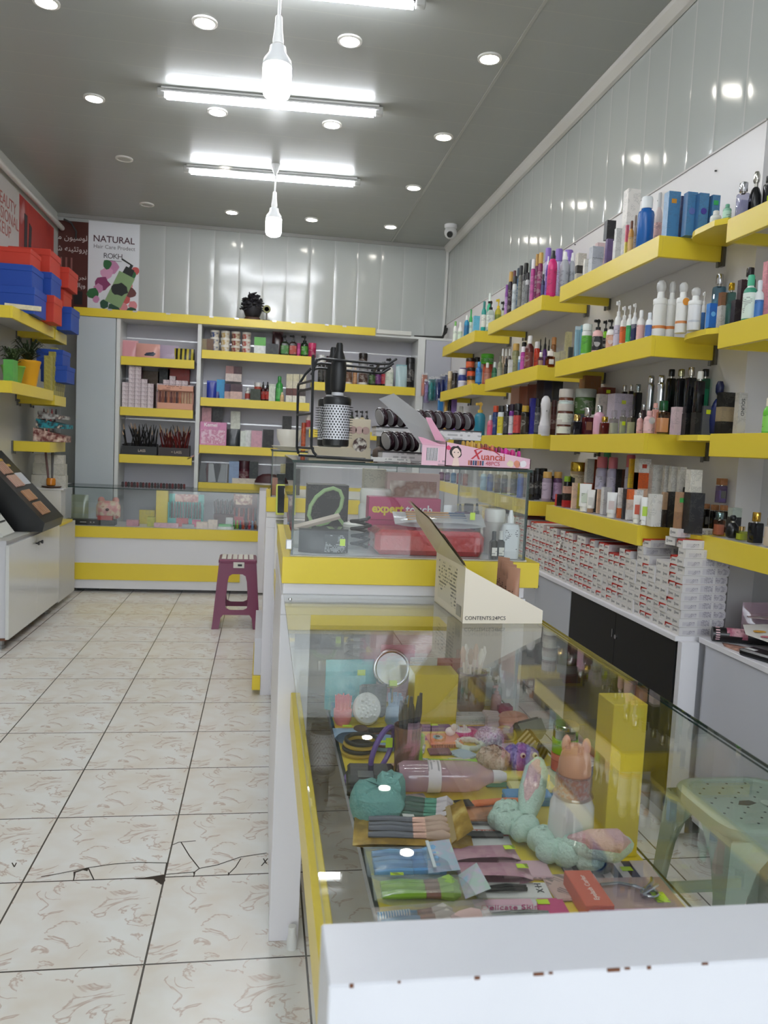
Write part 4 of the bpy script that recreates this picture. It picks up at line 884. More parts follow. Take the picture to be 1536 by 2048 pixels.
('carton','carton','box',('large black carton with floral band', 10),1.665,2.668,1.418,0.05,0.04,0.158,'121212/9a8a70/121212',0),
('carton','carton','box',('silver carton with vertical lettering', 10),1.665,2.576,1.418,0.032,0.025,0.152,'c8c4bc,b4b0a8',{'txt': 'SOUND'}),
('bottle','lotion_bottle','bottle',('leafy green bottle at the frame edge', 11),1.62,2.353,1.413,0.03,0.03,0.125,'6abf3a,e8dcc8,8ad05a',0),
('nail','nail_polish','nail polish',('plum bottle with white cap', 12),1.469,6.38,1.065,0.045,0.045,0.092,'5a2a50,efefec,7a4a70',0),
('nail','nail_polish','nail polish',('dark violet bottle with white cap', 12),1.47,6.171,1.065,0.043,0.043,0.099,'3a2a4a,efefec,5a3a6a',0),
('nail','nail_polish','nail polish',('blue bottle with white cap', 12),1.47,5.969,1.065,0.042,0.042,0.106,'2a5a80,efefec,3a6a90',0),
('nail','nail_polish','nail polish',('dark red bottle with white cap', 12),1.47,5.78,1.065,0.04,0.04,0.113,'6a1a28,efefec,7a2a38',0),
('nail','nail_polish','nail polish',('rust bottle with white cap', 12),1.47,5.602,1.065,0.039,0.039,0.119,'8a3a20,efefec,9a4a30',0),
('nail','nail_polish','nail polish',('teal bottle with white cap', 13),1.45,5.05,1.065,0.038,0.038,0.14,'2a7a90,efefec,3a8aa0',0),
('nail','nail_polish','nail polish',('brick red bottle with white cap', 13),1.45,5.05,1.065,0.038,0.038,0.142,'7a2018,efefec,8a3028',0),
('nail','nail_polish','nail polish',('pale blue bottle with white cap', 13),1.45,5.05,1.065,0.042,0.042,0.144,'9ac0d8,efefec,aad0e8',0),
('nail','nail_polish','nail polish',('royal blue bottle with white cap', 13),1.47,4.963,1.065,0.041,0.041,0.148,'2a4a90,efefec,3a5aa0',0),
('nail','nail_polish','nail polish',('brown bottle with white cap', 13),1.47,4.797,1.065,0.039,0.039,0.154,'4a3020,efefec,5a4030',0),
('nail','nail_polish','nail polish',('ink blue bottle with white cap', 13),1.47,4.652,1.065,0.038,0.038,0.159,'2a2a3a,efefec,3a3a4a',0),
('can','hair_gel','bottle',('black bottle with black cap', 13),1.5,4.559,1.065,0.043,0.043,0.163,'1f1f24,151515,303038',0),
('can','hair_gel','bottle',('royal blue bottle with black cap', 13),1.47,4.35,1.065,0.036,0.036,0.175,'2a5ab0,1a1a1c,3a6ac0',0),
('can','hair_gel','bottle',('grey bottle with black cap', 13),1.52,4.412,1.065,0.033,0.033,0.169,'6a6a6a,151515,8a8a8a',0),
('tall','hair_gel','bottle',('white rounded stick', 13),1.5,4.292,1.065,0.027,0.027,0.167,'e6e6e4,e6e6e4,d8d8d8',0),
('tall','hair_gel','bottle',('glossy black tube standing upside down', 13),1.47,4.148,1.065,0.031,0.031,0.165,'1c1a1c,101010,2a2a2a',0),
('tall','hair_gel','bottle',('wide black tube beside the clear box', 13),1.52,4.209,1.065,0.037,0.037,0.176,'201c20,101010,2c2c2c',0),
('can','hair_gel','bottle',('lilac print can with gold cap', 13),1.526,4.07,1.065,0.053,0.053,0.162,'9a8a9c,c49a50,b8a8bc',0),
('can','hair_gel','bottle',('purple portrait can with gold cap', 13),1.586,4.07,1.065,0.048,0.048,0.164,'5a3a60,c49a50,b89ac0',0),
('can','hair_gel','bottle',('black can with black cap behind the gold caps', 13),1.6,4.33,1.065,0.043,0.043,0.175,'1a1a1c,121212,2a2a2c',0),
('can','hair_gel','bottle',('black can with white cap behind the gold caps', 13),1.62,4.27,1.065,0.043,0.043,0.17,'242224,e8e8e4,2a2a2c',0),
('carton','carton','box',('short black and red carton', 14),1.46,3.717,1.068,0.03,0.024,0.058,'141214,c01820',0),
('carton','carton','box',('black red carton with skin tone top', 14),1.47,3.639,1.068,0.037,0.03,0.102,'c89a88/181416/b01820',0),
('tall','hair_wax_tin','tin',('black tin with lime tag', 14),1.524,3.78,1.068,0.033,0.033,0.147,'1c1c1c,8ab020,2a2a2a',{'sticker': 'c8d820'}),
('jar','hair_wax_tin','tin',('wide black tin', 14),1.577,3.78,1.068,0.08,0.08,0.149,'1e1c1c,141414,2a2a2a',0),
('jar','cosmetic_jar','jar',('beige jar with gold lid', 14),1.58,3.777,1.153,0.082,0.082,0.136,'b09878,m:b8983a,c8b898',0),
('carton','carton','box',('narrow peach carton', 14),1.47,3.549,1.068,0.022,0.017,0.124,'e4c4a8',0),
('carton','carton','box',('narrow yellow carton', 14),1.5,3.572,1.068,0.018,0.014,0.122,'d8c83a',0),
('tube','cream_tube','tube',('white cream tube with green leaf top', 14),1.46,3.396,1.068,0.05,0.05,0.127,'f0f0ee,f4f4f2,cfd8c8',0),
('tube','cream_tube','tube',('white cream tube with tan cap', 14),1.47,3.354,1.068,0.033,0.033,0.103,'ecebe8,b08a6a,d8d8d4',0),
('carton','carton','box',('narrow charcoal carton', 14),1.5,3.368,1.068,0.017,0.013,0.105,'3a3a38',0),
('carton','carton','box',('narrow tan carton', 14),1.49,3.314,1.068,0.016,0.013,0.108,'dcb89a',0),
('carton','carton','box',('silver grey printed carton', 14),1.5,3.262,1.068,0.037,0.03,0.121,'c4c2c4,d4d2d4',0),
('tube','cream_tube','tube',('white cream tube with pink heading', 14),1.45,3.095,1.068,0.038,0.038,0.107,'f0f0f0,f4f4f4,d8c8c8',0),
('carton','carton','box',('narrow white and orange carton', 14),1.48,3.084,1.068,0.017,0.013,0.128,'ece8e4/ece8e4/e87a40',0),
('carton','carton','box',('narrow dark grey carton', 14),1.48,3.04,1.068,0.015,0.012,0.126,'2a2a30',0),
('carton','carton','box',('white carton fading to orange, first', 14),1.5,3.027,1.068,0.032,0.026,0.126,'e87038/ecd8cc/eceae8',0),
('carton','carton','box',('plain white carton beside the orange one', 14),1.52,3.001,1.068,0.029,0.023,0.126,'ece8e6/eceae8/eceae8',0),
('tube','cream_tube','tube',('white cream tube with red band', 14),1.45,2.866,1.068,0.03,0.03,0.11,'f0f0ee,f4f4f2,d86048',0),
('tube','cream_tube','tube',('white cream tube with lime label', 14),1.45,2.802,1.068,0.031,0.031,0.107,'f0f0ee,f4f4f2,b8d848',0),
('carton','carton','box',('white orange carton with black heading, upper', 14),1.6,3.694,1.068,0.037,0.03,0.241,'e8e4e0/e86a38',0),
('carton','carton','box',('rust brown carton behind the lilac cans', 14),1.64,3.713,1.068,0.037,0.03,0.24,'b8482a/a03a20',0),
('can','deodorant','can',('lilac deodorant with pink cap and lime tag', 14),1.57,3.481,1.068,0.054,0.054,0.254,'c4bed8,d87a88,d0cbe0',0),
('can','deodorant','can',('lilac deodorant with pink cap, middle', 14),1.58,3.388,1.068,0.046,0.046,0.254,'c4bed8,d87a88,d0cbe0',0),
('can','deodorant','can',('lilac deodorant behind the yellow carton', 14),1.6,3.255,1.068,0.042,0.042,0.268,'c4bed8,d06a78,d0cbe0',0),
('can','deodorant','can',('dark can with green cap behind', 14),1.65,3.608,1.068,0.038,0.038,0.296,'3a8a60,4aa070,2f7a50',0),
('carton','carton','box',('tall black carton', 14),1.6,3.365,1.068,0.023,0.019,0.201,'2a2624',0),
('carton','carton','box',('tall brown carton', 14),1.63,3.382,1.068,0.02,0.016,0.201,'6a4030',0),
('carton','carton','box',('yellow and blue carton', 14),1.55,3.137,1.068,0.023,0.018,0.251,'e8b828/e8c83a/2a4a9c/e8b828',0),
('carton','carton','box',('orange shaded white carton, lower of two', 14),1.56,3.063,1.068,0.052,0.042,0.195,'e86a30/f0c8a8/eceae6',0),
('carton','carton','box',('white carton with red emblem, upper of two', 14),1.56,3.063,1.168,0.052,0.041,0.153,'f0eeea,eceae6',{'sticker': 'c84a38'}),
('carton','carton','box',('white text carton, lower row first', 14),1.6,3.029,1.068,0.038,0.03,0.161,'e6e4de,d8d6d0',0),
('carton','carton','box',('white text carton, lower row second', 14),1.6,2.94,1.068,0.025,0.02,0.163,'e6e4de,d8d6d0',0),
('carton','carton','box',('white text carton, lower row third', 14),1.6,2.877,1.068,0.025,0.02,0.163,'e6e4de,d8d6d0',0),
('carton','carton','box',('white text carton, upper row first', 14),1.6,3.026,1.143,0.042,0.034,0.156,'eae8e2,dcdad4',0),
('carton','carton','box',('white text carton, upper row second', 14),1.6,2.94,1.143,0.021,0.017,0.155,'eae8e2,dcdad4',0),
('carton','carton','box',('white text carton, upper row third', 14),1.6,2.885,1.143,0.026,0.021,0.154,'eae8e2,dcdad4',0),
('carton','carton','box',('white text carton, upper row fourth', 14),1.6,2.821,1.143,0.025,0.02,0.154,'eae8e2,dcdad4',0),
('carton','carton','box',('cream text carton at the end of the row', 14),1.57,2.681,1.128,0.045,0.036,0.162,'e8e4da,dad6cc',0),
('carton','carton','box',('cream carton under the end one', 14),1.57,2.674,1.068,0.041,0.033,0.161,'e0dcd2',0),
('carton','carton','box',('tall white carton with small print', 14),1.47,2.763,1.068,0.044,0.035,0.122,'e8e6e2,dcdad6',0),
('carton','carton','box',('brown carton leaning on a black one', 14),1.5,2.745,1.068,0.025,0.02,0.132,'a88868/2a2018',0),
('carton','carton','box',('matte black carton', 14),1.52,2.736,1.068,0.034,0.027,0.135,'141212',0),
('carton','carton','box',('tan carton with green mark', 14),1.47,2.587,1.068,0.029,0.024,0.141,'b08a6a/a07858',{'sticker': '4aa850'}),
('carton','carton','box',('wide dark grey carton', 14),1.5,2.548,1.068,0.054,0.043,0.143,'2a2a2e,1c1c20',0),
('jar','cosmetic_jar','jar',('black jar lid behind the tan carton', 14),1.62,2.794,1.068,0.045,0.045,0.152,'141414,141414,1c1c1c',0),
('wood','perfume_bottle','perfume',('small perfume with wooden cap, first', 14),1.665,2.825,1.068,0.02,0.02,0.092,'g:3a3836,b07a50',{'sticker': '40d060'}),
('wood','perfume_bottle','perfume',('small perfume with wooden cap, second', 14),1.665,2.78,1.068,0.019,0.019,0.093,'g:4a4642,b07a50',0),
('wood','perfume_bottle','perfume',('small perfume with wooden cap, third', 14),1.658,2.73,1.068,0.022,0.022,0.095,'g:2a2422,b88058',0),
('wood','perfume_bottle','perfume',('small perfume with wooden cap, fourth', 14),1.665,2.684,1.068,0.024,0.024,0.095,'g:2a2422,b88058',0),
('wood','perfume_bottle','perfume',('small perfume with wooden cap, fifth', 14),1.665,2.627,1.068,0.023,0.023,0.098,'g:3a302c,b88058',0),
('wood','perfume_bottle','perfume',('violet perfume on top of the wooden caps', 14),1.665,2.652,1.173,0.032,0.032,0.09,'g:9a8ab8,a8704a',0),
('perf','perfume_bottle','perfume',('peach orange perfume with steel cap', 15),1.56,2.481,1.07,0.031,0.031,0.08,'g:d89a80,m:90a8a8',0),
('rperf','perfume_bottle','perfume',('rounded black perfume', 15),1.56,2.403,1.07,0.044,0.044,0.077,'141418,16161a',0),
('carton','carton','box',('grey green carton with black band', 15),1.628,2.5,1.07,0.035,0.028,0.096,'a8b0a4/181818/a8b0a4',0),
('perf','perfume_bottle','perfume',('small yellow green perfume', 15),1.56,2.35,1.07,0.029,0.029,0.045,'g:c8d060,m:d8b880',0),
('perf','perfume_bottle','perfume',('large black perfume with gold knob', 15),1.56,2.278,1.07,0.036,0.036,0.098,'12141a,m:c8a048',0),
('perf','perfume_bottle','perfume',('beige perfume at the frame edge', 15),1.56,2.205,1.07,0.026,0.026,0.088,'c8b8a8,a89888',0),
('pouch','cosmetic_bag','bag',('crumpled pink clear bag', 16),-1.213,7.32,2.006,0.15,0.07,0.15,'d89aa0,e8b4b8',0),
('bag','cosmetic_bag','bag',('pink cosmetic case with navy panel', 16),-1.051,7.3,2.006,0.205,0.07,0.128,'d8a094,24344a',0),
('bag','cosmetic_bag','bag',('lilac soft pouch', 16),-0.88,7.32,2.006,0.187,0.07,0.128,'b4a4b8,c0b0c4',0),
('bag','cosmetic_bag','bag',('black and yellow striped pouch', 16),-0.734,7.3,2.006,0.177,0.07,0.105,'striped2,2a2618',0),
('carton','carton','box',('brown carton at the back', 17),-1.066,7.455,1.565,0.205,0.09,0.34,'4a3418',0),
('carton','carton','box',('black carton at the back', 17),-0.923,7.455,1.565,0.105,0.09,0.366,'18181a',0),
('carton','carton','box',('brick red carton at the back', 17),-0.794,7.455,1.565,0.191,0.09,0.374,'a83a34',0),
('carton','carton','box',('small khaki carton', 18),-0.565,7.32,2.105,0.051,0.051,0.104,'8a7a58',0),
('carton','carton','box',('small brown carton', 18),-0.512,7.32,2.105,0.061,0.061,0.107,'6a4a34',0),
('carton','carton','box',('white and green carton', 18),-0.07,7.32,2.105,0.103,0.09,0.15,'5fae4a/e8ece8',0),
('carton','carton','box',('flat black carton with grey emblem', 18),0.039,7.3,2.105,0.112,0.09,0.097,'1f2426',0),
('pouch','foil_pouch','pouch',('dark red foil pouch', 18),0.088,7.36,2.105,0.099,0.069,0.22,'3a1c20,5a2a30',0),
('pump','pump_bottle','bottle',('dark green pump bottle', 18),0.154,7.32,2.105,0.075,0.075,0.188,'1c2a1a,141414,3a7a2a',0),
('pump','pump_bottle','bottle',('dark pump bottle with red label', 18),0.229,7.32,2.105,0.07,0.07,0.193,'2a1c18,141414,a83a28',0),
('tall','hair_oil','bottle',('slim magenta bottle', 18),0.281,7.3,2.105,0.033,0.033,0.121,'b03a78,a02a68,c04a88',0),
('pump','pump_bottle','bottle',('black green pump bottle', 18),0.334,7.32,2.105,0.07,0.07,0.195,'16281a,141414,3f8a2a',0),
('jar','cosmetic_jar','jar',('crimson tub', 18),0.404,7.3,2.105,0.07,0.07,0.13,'b8285a,c83a6a,a02050',0),
('pouch','foil_pouch','pouch',('royal blue sachet', 19),-0.491,7.32,1.685,0.084,0.059,0.158,'24389c,3a50b8',0),
('pouch','foil_pouch','pouch',('dark blue sachet', 19),-0.443,7.34,1.685,0.075,0.053,0.153,'1f3080,2f4498',0),
('carton','carton','box',('bright cyan carton', 19),-0.411,7.36,1.685,0.071,0.071,0.174,'3a9ad0',0),
('carton','carton','box',('violet hair colour carton', 19),-0.331,7.34,1.685,0.084,0.084,0.137,'3a2a50/c8a8a0',0),
('carton','carton','box',('hair colour carton with portrait, upper first', 19),-0.335,7.38,1.85,0.071,0.071,0.138,'a87a78/e0d0c8',0),
('carton','carton','box',('hair colour carton with portrait, upper second', 19),-0.263,7.38,1.85,0.071,0.071,0.138,'4a2028/d8c8c0',0),
('carton','carton','box',('hair colour carton with dark portrait', 19),-0.267,7.3,1.685,0.103,0.09,0.138,'48303a/d0b0a8',0),
('bottle','hair_oil','bottle',('small clear bottle', 19),-0.166,7.32,1.685,0.051,0.051,0.114,'c8c8c0,d8d8d4,a84a40',0),
('carton','carton','box',('dark green carton with portrait', 19),-0.097,7.3,1.685,0.089,0.089,0.103,'2a3424',0),
('jar','cosmetic_jar','jar',('red jar with white lid', 19),-0.076,7.38,1.745,0.066,0.066,0.108,'b84a3a,e0dcd8,c85a48',0),
('dropper','serum_bottle','bottle',('black red dropper bottle, first', 19),-0.028,7.32,1.685,0.042,0.042,0.176,'3a1418,151515,a83028',0),
('dropper','serum_bottle','bottle',('black red dropper bottle, second', 19),0.011,7.32,1.685,0.047,0.047,0.178,'3a1418,151515,a83028',0),
('carton','carton','box',('white green carton', 19),0.052,7.32,1.685,0.056,0.056,0.158,'d0d8c8',0),
('bottle','hair_oil','bottle',('tall green glass bottle', 19),0.118,7.32,1.685,0.066,0.066,0.234,'3a9a48,2f8a3c,5ab060',0),
('bottle','hair_oil','bottle',('tiny tan bottle', 19),0.145,7.28,1.685,0.037,0.037,0.088,'d8b888,e8d8b8,c8a878',0),
('carton','carton','box',('cream hair colour carton, first', 19),0.208,7.34,1.685,0.056,0.056,0.26,'cfc8a8/d8d0b8/5a2a28/e4e0d0',0),
('carton','carton','box',('cream hair colour carton, second', 19),0.268,7.34,1.685,0.056,0.056,0.263,'cfc8a8/d8d0b8/6a3a34/e4e0d0',0),
('carton','carton','box',('cream hair colour carton, third', 19),0.332,7.34,1.685,0.056,0.056,0.263,'cfc8a8/d8d0b8/3a2a28/e4e0d0',0),
('carton','carton','box',('pink appliance carton with white lettering', 20),-0.461,7.3,1.262,0.233,0.09,0.208,'d890b8,c88aa8',{'txt': 'Kemei'}),
('pouch','plastic_pouch','pouch',('dark grey plastic pouch', 20),-0.288,7.34,1.262,0.131,0.07,0.167,'34383c,50565a',0),
('carton','carton','box',('narrow white card box', 20),-0.196,7.32,1.262,0.047,0.047,0.144,'d4dcd4',0),
('carton','carton','box',('white card box with black stripe', 20),-0.149,7.34,1.262,0.061,0.061,0.151,'e0e4e0',0),
('carton','carton','box',('pink card box', 20),-0.072,7.3,1.262,0.098,0.09,0.15,'d0a0b0',0),
('carton','carton','box',('black card box', 20),0.032,7.32,1.262,0.098,0.09,0.165,'1f1c1e',0),
('tall','hair_oil','bottle',('orange brown bottle', 20),0.354,7.3,1.262,0.042,0.042,0.245,'b8583a,a84a30,c8684a',0),
('jar','cosmetic_jar','jar',('black jar with white lid', 21),0.498,7.34,1.882,0.061,0.061,0.254,'2a2a28,e0e0dc,3a3a38',0),
('tall','hair_oil','bottle',('dark red bottle', 21),0.565,7.34,1.882,0.056,0.056,0.249,'3a1820,2a1018,802030',0),
('can','hair_oil','bottle',('cream bottle with brown label', 21),0.749,7.32,1.882,0.07,0.07,0.204,'d8d0c0,e8e4dc,6a4a34',0),
('bottle','hair_oil','bottle',('tan bottle', 21),0.811,7.32,1.882,0.042,0.042,0.171,'b08058,c8b8a8,c09068',0),
('jar','cosmetic_jar','jar',('white jar with grey lid', 21),0.887,7.32,1.882,0.084,0.084,0.199,'e0dcd4,8a8a8c,4a3028',0),
('jar','cosmetic_jar','jar',('black jar atop grey lid', 21),0.883,7.34,2.057,0.08,0.08,0.122,'2a1c18,1c1410,3a2820',0),
('pump','pump_bottle','bottle',('black bottle with green label', 21),0.975,7.34,1.882,0.066,0.066,0.197,'1c2018,121212,3a5a28',0),
('pump','pump_bottle','bottle',('black bottle with purple label', 21),1.033,7.34,1.882,0.061,0.061,0.214,'241a28,121212,6a2a6a',0),
('pump','pump_bottle','bottle',('black bottle with red label', 21),1.089,7.34,1.882,0.061,0.061,0.232,'1a1618,121212,a82a38',0),
('pump','pump_bottle','bottle',('white bottle with black pump', 21),1.131,7.3,1.882,0.075,0.075,0.263,'e4e4dc,1a1a1a,d0d8c8',0),
('pouch','refill_pouch','pouch',('clear and aqua refill pouch', 21),1.247,7.3,1.882,0.112,0.07,0.21,'b8d0d4,8ab8c0',0),
('tall','cosmetic_jar','jar',('stacked black tubs', 21),1.328,7.32,1.882,0.084,0.084,0.282,'1c1a1c,121212,2a2628',0),
('bottle','lotion_bottle','bottle',('small white bottle beside the wire rack', 22),0.394,7.3,1.45,0.047,0.047,0.151,'d0c8c0,e0d8d0,a83a48',0),
('bottle','lotion_bottle','bottle',('dark green bottle', 22),0.797,7.3,1.45,0.037,0.037,0.186,'2a3a28,1c1c1c,3a5a38',0),
('pump','pump_bottle','bottle',('white pump bottle with black top', 22),0.846,7.32,1.45,0.047,0.047,0.198,'e8e8e0,1c1c1c,c8d0c0',0),
('pump','pump_bottle','bottle',('beige pump bottle with black top', 22),0.895,7.32,1.45,0.051,0.051,0.196,'d8c8a0,1c1c1c,a89868',0),
('pump','pump_bottle','bottle',('black pump bottle', 22),0.94,7.32,1.45,0.037,0.037,0.199,'2a2a2a,1c1c1c,5a5a5a',0),
('carton','carton','box',('pale blue carton', 23),-0.266,7.3,0.925,0.089,0.089,0.199,'8aa0c0',0),
('jar','cosmetic_jar','jar',('round maroon tub', 23),-0.176,7.3,0.925,0.107,0.09,0.208,'4a1c28,3a1420,5a2430',0),
('carton','carton','box',('black green carton', 23),-0.089,7.3,0.925,0.079,0.079,0.202,'1c2424',0),
('carton','carton','box',('flat cream carton under the tubs', 23),-0.163,7.28,0.925,0.233,0.09,0.048,'d4ccc0',0),
]

for r in ITEMS: item(r[0], r[1], r[2], r[3][0] + ' ' + (LOC[r[3][1]] if r[3][1] >= 0 else 'third wall shelf'), *r[4:])

# ================================================================== LEFT WALL: SHELVES AND GIFT BOXES
XS = -1.615
for i, (z, za) in enumerate(((2.105, 2.10), (1.63, 1.60))):
    wall_shelf(5.38, 6.39, XS, XL, z, 'yellow fronted wall shelf by the posters, ' + ('upper row under the red and blue boxes', 'lower row under the plant pots')[i])
    wall_shelf(6.42, 6.77, XS, XL, za, 'short yellow fronted wall shelf next to the grey door, ' + ('upper one', 'middle one')[i])
wall_shelf(6.30, 6.77, XS, XL, 1.235, 'short yellow fronted wall shelf next to the grey door, lowest one under the magazines')
def gift(x1, y0, w, d, z, h, col, label):
    t = thing('gift_box', label, 'box', (x1 - w / 2, y0 + d / 2, z), group=('blue' if col == '1c49a8' else 'red') + ' gift boxes')
    part('body', G().rbox(-w / 2 + .004, w / 2 - .004, -d / 2 + .004, d / 2 - .004, 0, h * .8, .002), M(col, .5), t)
    part('lid', G().rbox(-w / 2, w / 2, -d / 2, d / 2, h * .72, h, .002), M(col, .5), t)
R_, B_ = 'c83a28', '1c49a8'
gift(-1.575, 5.72, .30, .30, 2.108, .18, B_, 'blue lidded gift box, lowest of the stack nearest the camera')
gift(-1.60, 5.75, .28, .28, 2.289, .15, B_, 'blue lidded gift box, middle of the stack nearest the camera')
gift(-1.62, 5.78, .26, .26, 2.440, .115, R_, 'red lidded gift box, topmost of the stack nearest the camera')
gift(-1.535, 6.06, .21, .24, 2.108, .19, R_, 'red lidded gift box, lowest of the middle stack')
gift(-1.56, 6.08, .26, .28, 2.299, .165, B_, 'blue lidded gift box in the middle of the middle stack')
gift(-1.575, 6.10, .29, .30, 2.465, .165, R_, 'large red lidded gift box, topmost of the middle stack')
gift(-1.51, 6.47, .24, .27, 2.105, .18, B_, 'blue lidded gift box next to the grey door, lowest')
gift(-1.575, 6.50, .22, .26, 2.286, .14, R_, 'small red lidded gift box between a blue one and a red one')
gift(-1.53, 6.46, .26, .30, 2.427, .155, R_, 'red lidded gift box topmost next to the brown poster')
gift(-1.53, 6.44, .20, .26, 1.70, .13, B_, 'blue lidded gift box hanging over the lower shelf end')
gift(-1.565, 6.45, .20, .25, 1.831, .12, B_, 'blue lidded gift box on the overhanging blue one') 
item('carton', 'carton', 'box', 'narrow cream packet lying across the front blue gift box', -1.60, 5.55, 2.108, .22, .03, .03, 'd8d0b0', None, .25)
# small yellow cartons stacked on the short shelves
yb = G().box(-.024, .024, -.03, .03, 0, .036, mats=[1, 1, 0, 0, 0, 0]); ybm = yb.mesh([P('b0a650', '4a4420', 260), M('2c3040', .5)], 'carton')
for zb, cols, y0 in ((1.602, ((6.45, 9), (6.515, 10), (6.58, 7), (6.645, 8), (6.71, 8)), 0), (2.102, ((6.50, 2), (6.565, 3), (6.63, 3), (6.695, 3)), 0)):
    for yy, cnt in cols:
        for k in range(cnt):
            o = obj('carton', ybm, None, (-1.645 + .003 * ((k * 7) % 3), yy, zb + k * .0365), .0)
            tag(o, 'small dull yellow carton stacked like bricks on a short shelf', 'box', 'small yellow cartons')
for k in range(7): tag(obj('carton', ybm, None, (-1.64, 6.33, 1.632 + k * .0365)), 'small dull yellow carton in the single column by the plant pot', 'box', 'single column of yellow cartons')
# plants
def plant(x, y, z, r, h, col, label, leaf, nleaf, seed, spread=.16):
    t = thing('potted_plant', label, 'plant', (x, y, z))
    part('pot', G().lathe([(.6, 0), (.68, .02), (1, .9), (1.04, .92), (1.04, 1), (.94, 1), (.9, .9), (0, .88)], r, h=h, n=20), M(col, .4), t)
    rnd = random.Random(seed); g = G()
    for i in range(nleaf):
        a = rnd.uniform(0, 2 * PI); L = rnd.uniform(.5, 1) * spread; up_ = rnd.uniform(.3, 1.0) * spread
        c, s = math.cos(a), math.sin(a); w = .006
        p = [(c * L * f_, s * L * f_, h * .9 + up_ * math.sin(f_ * 2.2) * 1.1) for f_ in (0, .35, .7, 1)]
        for (q0, q1, w0, w1) in ((p[0], p[1], .003, w), (p[1], p[2], w, w), (p[2], p[3], w, .0008)):
            g.add([(q0[0] - s * w0, q0[1] + c * w0, q0[2]), (q0[0] + s * w0, q0[1] - c * w0, q0[2]), (q1[0] + s * w1, q1[1] - c * w1, q1[2]), (q1[0] - s * w1, q1[1] + c * w1, q1[2])], [(0, 1, 2, 3)])
    part('foliage', g, M(leaf, .5), t)
plant(-1.70, 6.02, 1.631, .085, .185, 'e0a318', 'dark leafy plant in an orange yellow ribbed pot', '2c3a22', 90, 4)
plant(-1.71, 5.72, 1.631, .075, .12, '7aa83a', 'small plant in a lime green pot on the lower shelf', '3a4a28', 60, 6, .13)
item('carton', 'carton', 'box', 'bright green carton at the frame edge of the lower shelf', -1.66, 5.50, 1.631, .06, .1, .14, '5aa84a')
# magazine-like display boxes on the lowest short shelf
for (y, z, w, h, c1, c2, lab, rz_) in ((6.46, 1.237, .24, .105, '6a2a24', 'c8a898', 'reddish lipstick display box lying on the lowest short shelf', .05), (6.48, 1.343, .22, .07, '2f9aa8', '241c20', 'teal topped display box above the reddish one', -.05), (6.50, 1.414, .20, .06, 'b8b8b4', '4a2a2a', 'white slanted display box on top of the display pile', .04)):
    t = thing('display_box', lab, 'display box', (-1.66, y, z), rz_)
    part('body', G().prism([(-w / 2, 0), (w / 2, 0), (w / 2, h * .45), (-w / 2, h)], 0, .22, axis=1), BLOTCH(c1, c2, 26, 'd8c8b8'), t)
    for q in range(4): part('lipstick', G().lathe([(1, 0), (1, .7), (.7, .72), (.7, 1), (0, 1)], .007, h=.05, n=8, cx=-w * .3 + q * .03, cy=.03, cz=h * .5), M(('5a2020', 'c8b0a0', '8a3038', '2a1818')[q], .3), t)
# white cartons under the lowest short shelf
for k, (y, z, w, h, rz_) in enumerate(((6.53, .8685, .26, .10, .05), (6.535, .97, .24, .09, -.04), (6.535, 1.061, .22, .07, .06))):
    item('carton', 'carton', 'box', ('crumpled white carton at the bottom of the pale pile by the incense jar', 'pale printed carton in the middle of the pile by the incense jar', 'pale printed carton on top of the pile by the incense jar')[k], -1.70, y + .11, z, w, .085, h, ('c4c2b8', 'bcbab0', 'c8c4ba')[k], None, rz_)
t = thing('side_table', 'white ledge unit filling the corner behind the black tester stand', 'cabinet', (-1.72, 6.55, 0))
part('body', G().rbox(-.165, .13, -.005, .14, .02, .852, .002), M('d4d4d4', .35), t)
part('top', G().rbox(-.165, .15, -.01, .145, .8525, .868, .002), WHT2, t)
# incense jar on a dark wooden saucer
solo('saucer', G().lathe([(.5, 0), (1, .006), (1, .014), (.8, .012), (0, .01)], .075, h=1, n=20), M('4a2c1c', .4), 'dark wooden saucer under the amber jar', 'saucer', (-1.675, 6.60, .869))
t = thing('amber_jar', 'small amber jar holding two tall sticks', 'jar', (-1.68, 6.60, .884))
part('body', G().lathe([(.8, 0), (1, .1), (1, .8), (.8, 1), (.75, 1), (.9, .8), (.9, .12), (0, .1)], .036, h=.062, n=16), M('c87a1e', .15), t)
solo('stick', G().tube([(0, 0, 0), (.0, 0, .40)], .011, 8), M('5a5858', .4), 'upright grey stick with a black tip in the amber jar', 'stick', (-1.672, 6.605, .892))
solo('stick', G().tube([(0, 0, 0), (-.045, 0, .40)], .009, 8), M('6a4a48', .4), 'leaning brownish stick in the amber jar', 'stick', (-1.695, 6.60, .892))

# ================================================================== LEFT CABINET, TESTER STANDS
t = thing('base_cabinet', 'white glossy cabinet with black knobs standing by the aisle', 'cabinet', (0, 0, 0))
CT = .665
part('body', G().rbox(XL + .005, -1.487, 4.87, 6.02, .075, CT - .003, .001), WHT2, t)
part('door', G().rbox(-1.486, -1.466, 4.855, 5.44, .07, CT - .03, .001), M('d4d5d3', .16), t)
part('door', G().rbox(-1.486, -1.466, 5.443, 6.01, .07, CT - .03, .001), M('d4d5d3', .16), t)
for y in (5.40, 5.48): knob(t, -1.466, y, CT - .085, '+x')
part('base_strip', G().box(XL + .01, -1.48, 4.86, 6.0, .062, .075), M('6a4028', .5), t)
for y in (4.93, 5.9): part('foot', G().lathe([(1, 0), (1, .02), (.75, .022), (.75, .062)], .022, h=1, n=14, cx=-1.53, cy=y), M('8a8a88', .3, .6), t)
part('top', G().rbox(XL + .005, -1.468, 4.86, 6.02, CT - .0025, CT, .0008), M('b8b8b4', .4), t)
t = thing('base_cabinet', 'lower recessed white cabinet behind the aisle cabinet', 'cabinet', (0, 0, 0))
